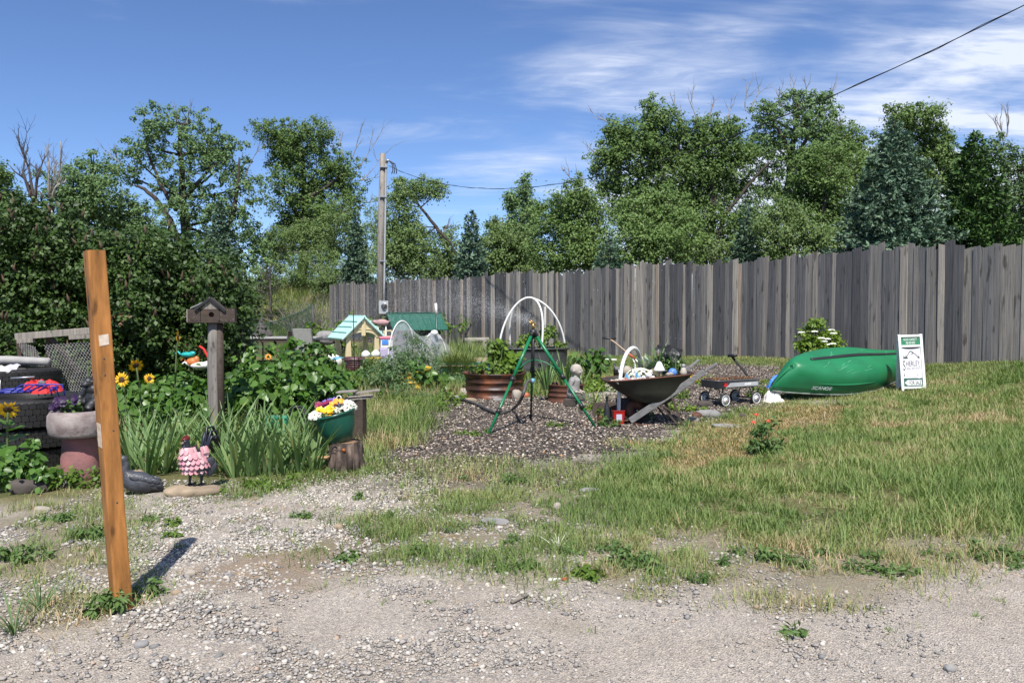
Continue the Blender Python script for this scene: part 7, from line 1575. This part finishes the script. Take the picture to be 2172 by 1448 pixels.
bush('weedy_shrub','low yellow-green weeds in front of the pedestal planter',G(165,1035),[(0,0,.07,.3,.12,.09),(.2,.05,.05,.2,.1,.07),(-.25,-.05,.06,.2,.1,.08)],420,.045,'shrub_leaf',0,stems=6,tv=LEAF,clump=.06)
for (px,py,r_,h_,n_,lab,mm_) in ((120,1105,.12,.07,150,'low green weed patch left of the post near the pale stone','weed_leaf'),(40,1190,.18,.09,220,'dense low weed clump at the left edge of the gravel','weed_leaf'),(190,1140,.14,.08,150,'thin weed patch just left of the post middle','weed_leaf'),(240,1296,.15,.10,190,'weeds growing around the foot of the leaning post','weed_leaf'),(310,1265,.12,.09,90,'weed spray right of the foot of the leaning post','weed_leaf'),(370,1115,.05,.05,50,'tiny weed in the white gravel below the rooster','shrub_leaf'),(320,1105,.05,.04,50,'tiny weed in the white gravel near the duck','weed_leaf'),(368,1140,.05,.06,40,'tiny upright weed at the tip of the post shadow','shrub_leaf'),(440,1045,.2,.07,190,'low weeds along the stone under the rooster','shrub_leaf'),(560,1030,.28,.06,260,'strip of creeping weeds at the edge of the iris bed','shrub_leaf'),(1625,966,.2,.36,520,'dark green bushy plant with tall stems in the dry grass',"weed_leaf"),(1335,1200,.17,.11,260,'spreading thistle-like weed at the edge of the bare dirt','weed_leaf'),(1640,1190,.13,.07,160,'dandelion clump at the grass verge','weed_leaf'),(2118,1185,.16,.05,260,'dense green mat of weeds at the right road edge','weed_leaf'),(1095,1210,.13,.05,130,'flat rosette weed in the bare ground','weed_leaf'),(728,1190,.11,.04,110,'flat dark rosette weed on the brown track','weed_leaf'),(1240,1225,.12,.05,170,'low pale weed left of the thistle-like one','shrub_leaf'),(1090,1025,.12,.07,120,'dark grass-like weed clump in the sparse grass','weed_leaf'),(1680,1348,.035,.02,60,'tiny green tuft alone on the gravel road','weed_leaf'),(1900,1215,.2,.05,180,'flat weeds along the verge at the right','weed_leaf'),(1290,905,.16,.14,120,'weeds with pale seed heads in front of the wheelbarrow wheel','weed_leaf'),(1245,870,.12,.12,110,'light green strawberry-like leaves between the tripod and the statue','bright_leaf'),(990,922,.25,.03,150,'creeping green mat on the gravel left of the tripod foot','shrub_leaf'),(1255,830,.4,.12,420,'mixed bright green weeds behind the tripod right leg','shrub_leaf'),(1180,905,.2,.03,120,'sparse green weeds in the gravel between the tripod feet','shrub_leaf'),(1360,890,.14,.22,110,'tall grey-green seeding weed in front of the wheelbarrow','feather_leaf')):
    n_=int(n_*1.6); bush('weed_plant',lab,G(px,py),[(0,0,h_*.45,r_,r_*.8,h_*.6),(r_*.4,0,h_*.3,r_*.6,r_*.5,h_*.4),(-r_*.5,.02,h_*.3,r_*.6,r_*.5,h_*.4)],n_,.042 if py>1000 else .055,mm_,0,tv=LEAF,stems=8,clump=.04,shape=.55,grp='weeds on the open ground')
for (px,py,Y) in ((1604,880,9.7),(1629,893,9.6),(1598,896,9.55)):
    lab={1604:'red poppy highest above the bushy plant',1629:'red poppy at the right of the three',1598:'small red poppy lowest at the left'}[px]; c_=at(px,py,Y); b=on_ground(px+3,Y); t_=thing('poppy',lab,'flower',b,0,'red poppies by the bushy plant'); mb=MB(); mb.tube([(0,0,0),(c_-b)*.6+mm(.01,0,0),c_-b],.003,5); obj('stem',mb,'stem',t_); mb=MB(); flower(mb,c_-b,.027,6,(0,-.5,1),.4); obj('flower',mb,'red_petal',t_)
# low shrubs round the play shelter and fence
for (px,Y,lob,n_,lab) in ((690,26,[(0,0,.6,.75,.5,.35),(.5,0,.45,.5,.4,.3),(-.4,0,.5,.5,.4,.3)],1500,'low yellow-green bush behind the glass table'),(768,29,[(0,0,.9,.8,.5,.4),(.7,.2,.85,.7,.4,.35),(-.6,0,.8,.6,.4,.35)],1700,'rounded green bush below the meter box'),(905,30,[(0,0,1.0,.5,.4,.35),(.9,0,.9,.5,.4,.35)],600,'green weeds peeping above the kennel roof'),(640,26.5,[(0,0,.45,.6,.4,.3)],600,'small yellow-green bush behind the pale chair')):
    bush('low_bush',lab,on_ground(px,Y),lob,n_,.13,'shrub_leaf',0,tv=LEAF,clump=.2,stems=8,cat='bush',grp='low bushes near the fence')
b=on_ground(885,15.3); bush('feathery_plant','tall feathery asparagus-like plant before the white netting',b,[(0,0,.75,.28,.25,.35),(-.2,0,.55,.25,.2,.3),(.22,0,.6,.25,.2,.3),(.05,0,.35,.3,.25,.3),(-.05,0,1.0,.18,.15,.18)],3800,.055,'feather_leaf',0,tv=NEEDLE,clump=.09,stems=26,vm=.42)
b=on_ground(872,14.5); bush('squash_plant','leafy squash plant growing out of the yellow rim',b+mm(0,0,.1),[(.15,0,.35,.3,.25,.15),(-.2,0,.3,.25,.2,.15),(.42,-.05,.3,.2,.2,.2)],420,.10,'bed_leaf',14,stems=10)
b=on_ground(830,14.2); bush('tall_weed','tall grey-green weeds left of the yellow rim',b,[(0,0,.45,.3,.3,.4),(-.3,0,.35,.3,.3,.3),(.15,-.1,.2,.3,.3,.2)],2000,.08,'feather_leaf',0,tv=NEEDLE,clump=.1,stems=18,vm=.55)
for (px,Y,w_,h_,n_,m_,lab) in ((800,15.5,.6,.35,700,'shrub_leaf','leafy green weeds left of the yellow rim planter'),(740,16.0,.7,.4,700,'bed_leaf','leafy weeds below the purple pot'),(950,14.8,.5,.22,500,'shrub_leaf','low leafy weeds right of the yellow rim planter'),(860,13.2,.6,.3,800,'feather_leaf','grey-green weeds in front of the yellow rim planter'),(1080,16.0,.7,.3,650,'shrub_leaf','leafy weeds between the rusty ring and the stock tank'),(1010,16.2,.5,.3,500,'feather_leaf','grey-green weeds behind the rusty ring by the blue pool'),(1290,15.0,.8,.14,700,'bright_leaf','low bright weeds behind the wheelbarrow lip'),(1425,13.8,.5,.12,350,'shrub_leaf','low weeds between the wheelbarrow and the wagon'),(1450,12.2,.35,.10,260,'bright_leaf','small bright weeds under the wheelbarrow handles'),(1640,13.6,.35,.16,300,'shrub_leaf','weeds between the wagon wheel and the sack'),(1560,15.4,.8,.12,500,'bright_leaf','low weeds on the lawn edge behind the wagon'),(700,19.5,.9,.5,600,'bed_leaf','leafy weeds in front of the play shelter left leg'),(790,19.0,.6,.35,450,'shrub_leaf','leafy weeds in front of the beanbag toys')):
    bush('leafy_weed',lab,on_ground(px,Y),[(0,0,h_*.5,w_,w_*.6,h_*.6),(w_*.5,0,h_*.4,w_*.6,w_*.5,h_*.6),(-w_*.5,.1,h_*.6,w_*.6,w_*.5,h_*.6)],n_,.05 if Y<16 else .075,m_,0,tv=LEAF if m_!='feather_leaf' else NEEDLE,stems=8,clump=.09,grp='weeds among the planters')
b=on_ground(905,12.4); bush('leafy_weed','light green leafy weeds in the long grass right of the rotten post',b,[(0,0,.1,.5,.4,.12),(-.6,.4,.12,.4,.4,.14),(.1,1.0,.12,.5,.4,.14)],1000,.05,'shrub_leaf',0,tv=LEAF,stems=8,clump=.08)
bush('ring_plants','green trailing plants filling the rusty ring planter',rbp+mm(0,0,.36),[(0,0,.06,.5,.45,.07),(-.25,.1,.12,.25,.2,.1),(.2,.1,.14,.25,.25,.12),(.05,.25,.3,.3,.2,.25)],900,.06,'shrub_leaf',12,stems=14,clump=.08)
bush('sunflower_seedling','broad-leaved bright plant rising behind the rusty ring',rbp+mm(.12,.4,.2),[(0,0,.55,.18,.15,.12),(.1,0,.4,.25,.15,.15),(-.05,0,.75,.12,.1,.1)],150,.15,'bright_leaf',8,stems=8)
spear_plant('onion_plant','long thin onion leaves crossing the rusty ring planter',rbp+mm(.1,0,.36),16,.42,.012,'feather_leaf',1.2,.6)
bush('tank_plants','mixed seedlings growing in the stock tank',on_ground(1130,17.6)+mm(0,0,.72),[(-.3,0,.08,.35,.3,.1),(.3,0,.1,.35,.3,.12),(.35,.1,.25,.12,.1,.25),(-.1,.1,.15,.2,.2,.15)],620,.07,'shrub_leaf',6,stems=10)
b=on_ground(1240,16.2); bush('broad_leaf_plant','dark broad-leaved plant at the right end of the stock tank',b,[(0,0,.55,.3,.2,.16),(.25,0,.42,.25,.2,.14)],130,.13,'bed_leaf',10,stems=8,vm=.25)
for (px,Y,n_,h_,lab) in ((1160,13.55,22,.62,'iris leaves in the rusty half-barrel, left clump'),(1200,13.6,26,.68,'iris leaves in the rusty half-barrel, tall middle clump'),(1235,13.7,16,.6,'iris leaves in the rusty half-barrel behind the statue head')):
    spear_plant('iris_plant',lab,on_ground(px,Y)+mm(0,0,.2),n_,h_,.034,'iris_leaf',.5,.35,grp='irises in the half-barrel',base_r=.1)
b=on_ground(1180,16.4); bush('leafy_weed','mixed leafy weeds between the stock tank and the tripod',b,[(0,0,.2,.6,.3,.2),(-.9,-.3,.15,.5,.3,.15),(.5,-.5,.15,.5,.3,.15)],900,.08,'shrub_leaf',0,tv=LEAF,stems=10)
# rows of iris in front of the birdhouse pole
IR=[(282,1000,.6),(312,1008,.62),(345,1005,.62),(380,1000,.6),(330,972,.66),(365,965,.68),(300,968,.6),(415,985,.62),(470,1000,.62),(500,1012,.62),(535,1010,.62),(565,1006,.6),(600,1004,.6),(635,1002,.58),(665,998,.55),(450,975,.66),(490,968,.66),(525,965,.66),(560,962,.64),(600,960,.62),(640,962,.6),(670,968,.55),(430,1010,.4)]
IL=['far left by the duck','front row left of the rooster','front row directly left of the rooster','front row behind the rooster','back row left of the pole','back row next to the pole at its left','back row at the far left','beside the foot of the log pole','front row right of the rooster','front row second right of the rooster','front row third right of the rooster','front row fourth right of the rooster','front row left of the flower pot by two clumps','front row next but one to the stump','front row touching the stump','back row at the foot of the pole','back row right of the pole','back row second right of the pole','back row left of the turquoise tub','back row before the turquoise tub','back row left of the flower pot','back row touching the flower pot','short one right behind the rooster tail']
for (px,py,h_),l_ in zip(IR,IL): spear_plant('iris_plant','iris clump without blooms, '+l_,G(px,py),20 if py>990 else 19,h_*1.08,.032,'iris_leaf',.55,.45,grp='iris clumps round the birdhouse pole',base_r=.09)

# ------------------------------------------------------------------ grass
BLADE=np.array([(-.5,0,0),(.5,0,0),(-.42,.10,.5),(.42,.10,.5),(0,.38,1.0)]); BF=[np.array([(0,1,3,2)]),np.array([(2,3,4)])]
def grass(name,X,Y,h,w,var,lab=None,lean=.35,simple=False,m_='grass_blade'):
    n=len(X); z=hgt(X,Y); a=rng.uniform(0,2*math.pi,n); l_=np.abs(rng.normal(0,lean,n))+.05
    ca,sa=np.cos(a),np.sin(a); up=np.stack([ca*l_,sa*l_,np.ones(n)],1); up=norm(up); fw=np.stack([ca,sa,-l_],1); fw=norm(fw-up*np.sum(fw*up,1,keepdims=True)); sd=np.cross(fw,up); Rm=np.stack([sd,fw,up],-1)
    V,F,va=scatter(BLADE[[0,1,4]] if simple else BLADE,[np.array([(0,1,2)])] if simple else BF,np.stack([X,Y,z-.005],1),Rm,np.stack([w,h,h],1),var); return np_obj(name,V,F,m_,va,kind='stuff',label=lab,cat='grass' if lab else None)
def fill(poly,dens,amp=.3,edge=.12):
    xs_=[p_[0] for p_ in poly]; ys_=[p_[1] for p_ in poly]; x0,x1,y0,y1=max(min(xs_)-.3,-11),min(max(xs_)+.3,11.5),min(ys_)-.3,max(ys_)+.3; n=int((x1-x0)*(y1-y0)*dens); X,Y=rng.uniform(x0,x1,n),rng.uniform(y0,y1,n); k=ragged(X+rng.normal(0,edge,n),Y+rng.normal(0,edge,n),poly,amp)&(np.abs(X)<Y*.66+.3); return X[k],Y[k]
def dryness(X,Y,base): return np.clip(base+.55*(vnoise(X,Y,.9,21)-.5)+.35*(vnoise(X,Y,3.1,4)-.5)+rng.normal(0,.15,len(X)),0,1)
X,Y=fill(MEADOW,5700,.45,.16); dry=ragged(X,Y,DRY,.35); patch_=vnoise(X,Y,1.6,31)*.6+vnoise(X,Y,4.7,8)*.4; keep=rng.random(len(X))<np.where(dry,.55,np.clip(sstep(.22,.55,patch_-.25*sstep(8.2,5.6,Y)*0)*1.1+.12,0,1))*np.clip(1.5-.035*(Y-5)*2,.45,1); X,Y,dry,patch_=X[keep],Y[keep],dry[keep],patch_[keep]
d_=dryness(X,Y,.30)+.28*(vnoise(X,Y,6.3,14)-.5)+.2*(vnoise(X,Y,14,15)-.5); d_=np.where(dry,np.clip(d_+.46,0,1),d_); h=np.where(dry,.038,.042+.074*patch_)*rng.uniform(.35,1.3,len(X))*np.where(rng.random(len(X))<.07,1.9,1)*(1+.45*sstep(1.5,4.0,X)*sstep(9.5,7.0,Y)); w_=rng.uniform(.0045,.0085,len(X))*(.7+.05*Y); k=dry&(rng.random(len(X))<.72); grass('meadow_grass',X[~k],Y[~k],h[~k],w_[~k],d_[~k],'rough green and straw meadow grass on the right',.7); grass('dry_grass',X[k],Y[k],h[k]*1.1,w_[k],rng.random(k.sum()),'orange-brown dried grass patch between the gravel bed and the meadow',.8,False,'dry_blade')
X,Y=fill(STRIP,2600,.25); d_=dryness(X,Y,.52); k=rng.random(len(X))<.75; grass('verge_grass',X[k],Y[k],.05*rng.uniform(.5,1.5,k.sum()),rng.uniform(.004,.008,k.sum())*1.2,d_[k],'short half-dry grass between the gravel bed and the meadow',.5)
X,Y=fill(LAWN,1500,.15); d_=dryness(X,Y,.42); grass('lawn_grass',X,Y,.06*rng.uniform(.6,1.3,len(X)),rng.uniform(.009,.016,len(X)),d_-.05,'short mown grass strip along the foot of the fence',simple=True)
X,Y=fill(SPARSE,4600,.4,.2); pt=vnoise(X,Y,3.3,41)*.55+vnoise(X,Y,8.5,42)*.45; e_=sstep(5.0,7.2,Y); keep=rng.random(len(X))<sstep(.42-.30*e_,.63-.22*e_,pt)*np.where(in_poly(X,Y,BEDTHIN),.35,1); X,Y,pt=X[keep],Y[keep],pt[keep]; d_=dryness(X,Y,.34); grass('sparse_grass',X,Y,np.maximum(.03,.06+.14*(pt-.4))*rng.uniform(.5,1.5,len(X)),rng.uniform(.003,.006,len(X))*(.7+.05*Y),d_,'sparse tufty grass on the bare ground in the middle',.6)
X,Y=fill(TUFTS,3600,.3); pt=vnoise(X,Y,3.9,51)*.55+vnoise(X,Y,9.5,52)*.45; keep=rng.random(len(X))<sstep(.36,.56,pt); X,Y=X[keep],Y[keep]; grass('weedy_grass',X,Y,.075*rng.uniform(.4,1.5,len(X)),rng.uniform(.003,.006,len(X)),dryness(X,Y,.40),'weedy half-dry grass on the gravel at the left',.7)
X,Y=fill(LEFTG,2600,.25); pt=vnoise(X,Y,2.1,61); keep=(rng.random(len(X))<np.where(Y<9.0,.8,.62)); X,Y=X[keep],Y[keep]; tall=sstep(7.6,9.6,Y)*sstep(-3.0,-1.9,X)*(1-sstep(-.9,-.2,X)); d_=dryness(X,Y,.27)+.3*tall*(vnoise(X,Y,1.3,5)>.58); grass('yard_grass',X,Y,(.06+.16*tall)*rng.uniform(.5,1.3,len(X)),rng.uniform(.004,.008,len(X))*1.15,np.clip(d_,0,1),'long uncut grass around the stump and the weeds behind it',.35)
X,Y=fill(YARD,420,.2); keep=(Y>8.4)&(Y<42)&(X>-5.5); X,Y=X[keep],Y[keep]; grass('yard_grass',X,Y,(.2+.16*vnoise(X,Y,1.2,8))*rng.uniform(.5,1.4,len(X)),rng.uniform(.008,.016,len(X)),dryness(X,Y,.38),'uncut grass of the back yard between the planters',.4,True)
n=1500; X,Y=rng.uniform(-2.3,-.85,n),rng.uniform(16.7,17.5,n); X,Y=X*0+rng.uniform(-1.42,-.82,n),rng.uniform(16.75,17.25,n); o_=grass('planter_grass',X,Y,rng.uniform(.3,.62,n),rng.uniform(.008,.014,n),np.clip(rng.normal(.38,.13,n),0,.75),'tall pale grass growing from the dark green planter box',.3); o_.location.z=.22
n=1300; X,Y=rng.uniform(-1.5,-.75,n),rng.uniform(18.2,19.5,n); grass('tall_weeds',X,Y,rng.uniform(.5,1.05,n),rng.uniform(.01,.02,n),np.clip(rng.normal(.3,.15,n),0,.8),'tall green weeds behind the grassy planter box',.25)
n=30000; X,Y=rng.uniform(-20,-8.4,n),rng.uniform(41,56,n); grass('bank_grass',X,Y,rng.uniform(.3,.8,n),rng.uniform(.022,.045,n),dryness(X,Y,.36),'tall hay-coloured grass on the bank left of the fence',.45,True)
# small sprouts scattered over the bare ground
nt=560; tx_,ty_=rng.uniform(-3.2,4.2,nt),3.7+3.6*rng.random(nt)**.8; k=(np.abs(tx_)<ty_*.64)&(rng.random(nt)<np.clip(.25+.75*sstep(4.2,5.6,ty_),0,1)); tx_,ty_=tx_[k],ty_[k]
m_=rng.integers(6,26,len(tx_)); ii=np.repeat(np.arange(len(tx_)),m_); r_=np.repeat(rng.uniform(.012,.05,len(tx_)),m_); X=tx_[ii]+rng.normal(0,1,len(ii))*r_; Y=ty_[ii]+rng.normal(0,1,len(ii))*r_; d_=np.clip(np.repeat(rng.uniform(.05,.6,len(tx_)),m_)+rng.normal(0,.1,len(ii)),0,1)
grass('sprouts',X,Y,np.repeat(rng.uniform(.015,.055,len(tx_)),m_)*rng.uniform(.6,1.4,len(ii)),rng.uniform(.003,.006,len(ii)),d_,'tiny green sprouts scattered over the bare dirt and gravel',.8)
VG=[(1010,1195),(1075,1150),(1150,1120),(1210,1175),(1290,1170),(1385,1215),(1440,1185),(1480,1235),(1520,1200),(1565,1175),(1700,1205),(1745,1180),(1800,1210),(1850,1185),(1960,1175),(2010,1190),(2060,1165),(2150,1205),(960,1130),(880,1175),(820,1100),(910,1050),(985,1020),(640,1100),(760,1060)]
VG.sort(); OR='first second third fourth fifth sixth seventh eighth ninth tenth eleventh twelfth thirteenth fourteenth fifteenth sixteenth seventeenth eighteenth nineteenth twentieth'.split()
for i_,(px,py) in enumerate(VG):
    r_=random.uniform(.045,.11); bush('verge_weed','low broad-leaved weed on the bare ground, '+(OR[i_]+' from the left along the ragged grass edge' if i_<13 else (OR[len(VG)-1-i_]+' from the right along the ragged grass edge')),G(px,py),[(0,0,.02,r_,r_*.8,.03),(r_*.4,0,.03,r_*.5,r_*.5,.035)],random.randint(50,150),random.uniform(.022,.036),'weed_leaf',0,tv=LEAF,stems=4,clump=.03,shape=.6,grp='small weeds along the verge',vm=random.uniform(.3,.7))
# tufts of feather grass at the lower left edge
for (px,py,lab) in ((30,1345,'arching tuft of foxtail grass in the bottom left corner'),(85,1300,'smaller foxtail grass tuft right of the corner one')): spear_plant('foxtail_grass',lab,G(px,py),26,.26,.006,'feather_leaf',.9,.9,vm=.7,grp='foxtail grass tufts')
# dry clump and fallen straw
spear_plant('dry_grass_tuft','bleached dry grass tuft alone in the middle of the bare ground',G(1185,1165),22,.13,.006,'petal_white',1.4,.8,vm=.2)
n=1500; X,Y=rng.uniform(-2.6,3.0,n),rng.uniform(4.6,7.6,n); V,F,va=scatter([(-.5,0,0),(.5,0,0),(0,1,.06)],[np.array([(0,1,2)])],np.stack([X,Y,hgt(X,Y)+.006],1),frames(norm(rng.normal(0,.12,(n,3))+np.array([0,0,1])),norm(np.stack([rng.normal(0,1,n),rng.normal(0,.6,n),np.zeros(n)],1))),np.stack([np.full(n,.005),rng.uniform(.05,.2,n),np.full(n,.1)],1),rng.uniform(.8,1,n)); np_obj('straw_litter',V,F,'grass_blade',va,kind='stuff',label='dry straw scattered on the bare brown ground',cat='straw')
c_=G(1182,1234)+mm(0,0,.012); t_=thing('litter_stick','small white paper stick with orange end lying on the road edge','litter',c_,R(5)); mb=MB(); mb.tube([(-.05,0,0),(.02,0,.002)],.009,8); obj('paper',mb,'white_paint',t_); mb=MB(); mb.tube([(.02,0,.002),(.055,.004,.002)],.009,8); obj('tip',mb,'orange_paint',t_)
mb=MB(); mb.tube([(-.05,-.04,0),(.04,.05,.01)],[.009,.006],6); obj('straw_piece',mb,'pale_bark',None,G(1105,1275)+mm(0,0,.008),label='single pale straw lying on the road near the middle',cat='straw')
# yellow flowers on the lawn behind the barrow
b=on_ground(1468,16.2); alyssum('yellow-flowered patch on the lawn right of the wheelbarrow handle',b,.3,.2,.12,120,.02,'yellow_flower_patch'); [o.data.materials.clear() or o.data.materials.append(MATS['petal_yellow']) for o in C.objects if o.parent and o.parent.name=='yellow_flower_patch' and o.name.startswith('blossoms')]

# ------------------------------------------------------------------ gravel
def keep_in(X): return X
X,Y=fill(BED,1350,.22,.1); stones('bed_gravel',X,Y,rng.uniform(.008,.022,len(X)),np.clip(rng.beta(1.5,1.6,len(X)),0,1),'bed_stone',flat=.6,smooth=False,rough=.25,base=CHIP,kind='stuff',label='dark and tan river gravel around the tripod and wagon',cat='gravel')
X,Y=fill(BEDTHIN,650,.35,.2); stones('thin_gravel',X,Y,rng.uniform(.007,.018,len(X)),np.clip(rng.beta(1.6,1.5,len(X)),0,1),'bed_stone',flat=.6,smooth=False,base=CHIP,kind='stuff',label='thin scatter of dark river gravel below the tripod',cat='gravel')
X,Y=fill(PALE,2900,.35,.2); e_=vnoise(X,Y,2.7,71)*.6+vnoise(X,Y,7,72)*.4; k=rng.random(len(X))<sstep(.3,.55,e_); X,Y=X[k],Y[k]; stones('pale_gravel',X,Y,rng.uniform(.005,.014,len(X)),rng.random(len(X)),'pale_stone',flat=.6,smooth=False,base=CHIP,kind='stuff',label='pale crushed gravel on the drive at the left',cat='gravel')
n=150000; X,Y=rng.uniform(-3.6,4.6,n),rng.uniform(3.2,7.4,n); e_=vnoise(X,Y,1.1,81)*.5+vnoise(X,Y,3.3,82)*.5; wl=np.clip(.95-.24*(X+1.0),.13,1)*(1-.75*sstep(5.2,6.6,Y)); k=(np.abs(X)<Y*.66)&(rng.random(n)<wl*sstep(.25,.6,e_)); X,Y=X[k],Y[k]; sz=(rng.gamma(1.5,.0026,len(X))+.0023)*np.clip(1.12-.09*X,.62,1.25); stones('road_gravel',X,Y,np.minimum(sz,.022),rng.random(len(X)),'road_stone',flat=.6,base=CHIP,kind='stuff',sink=.35,label='small mixed pebbles strewn over the near gravel road',cat='gravel')
bpy.context.view_layer.update()
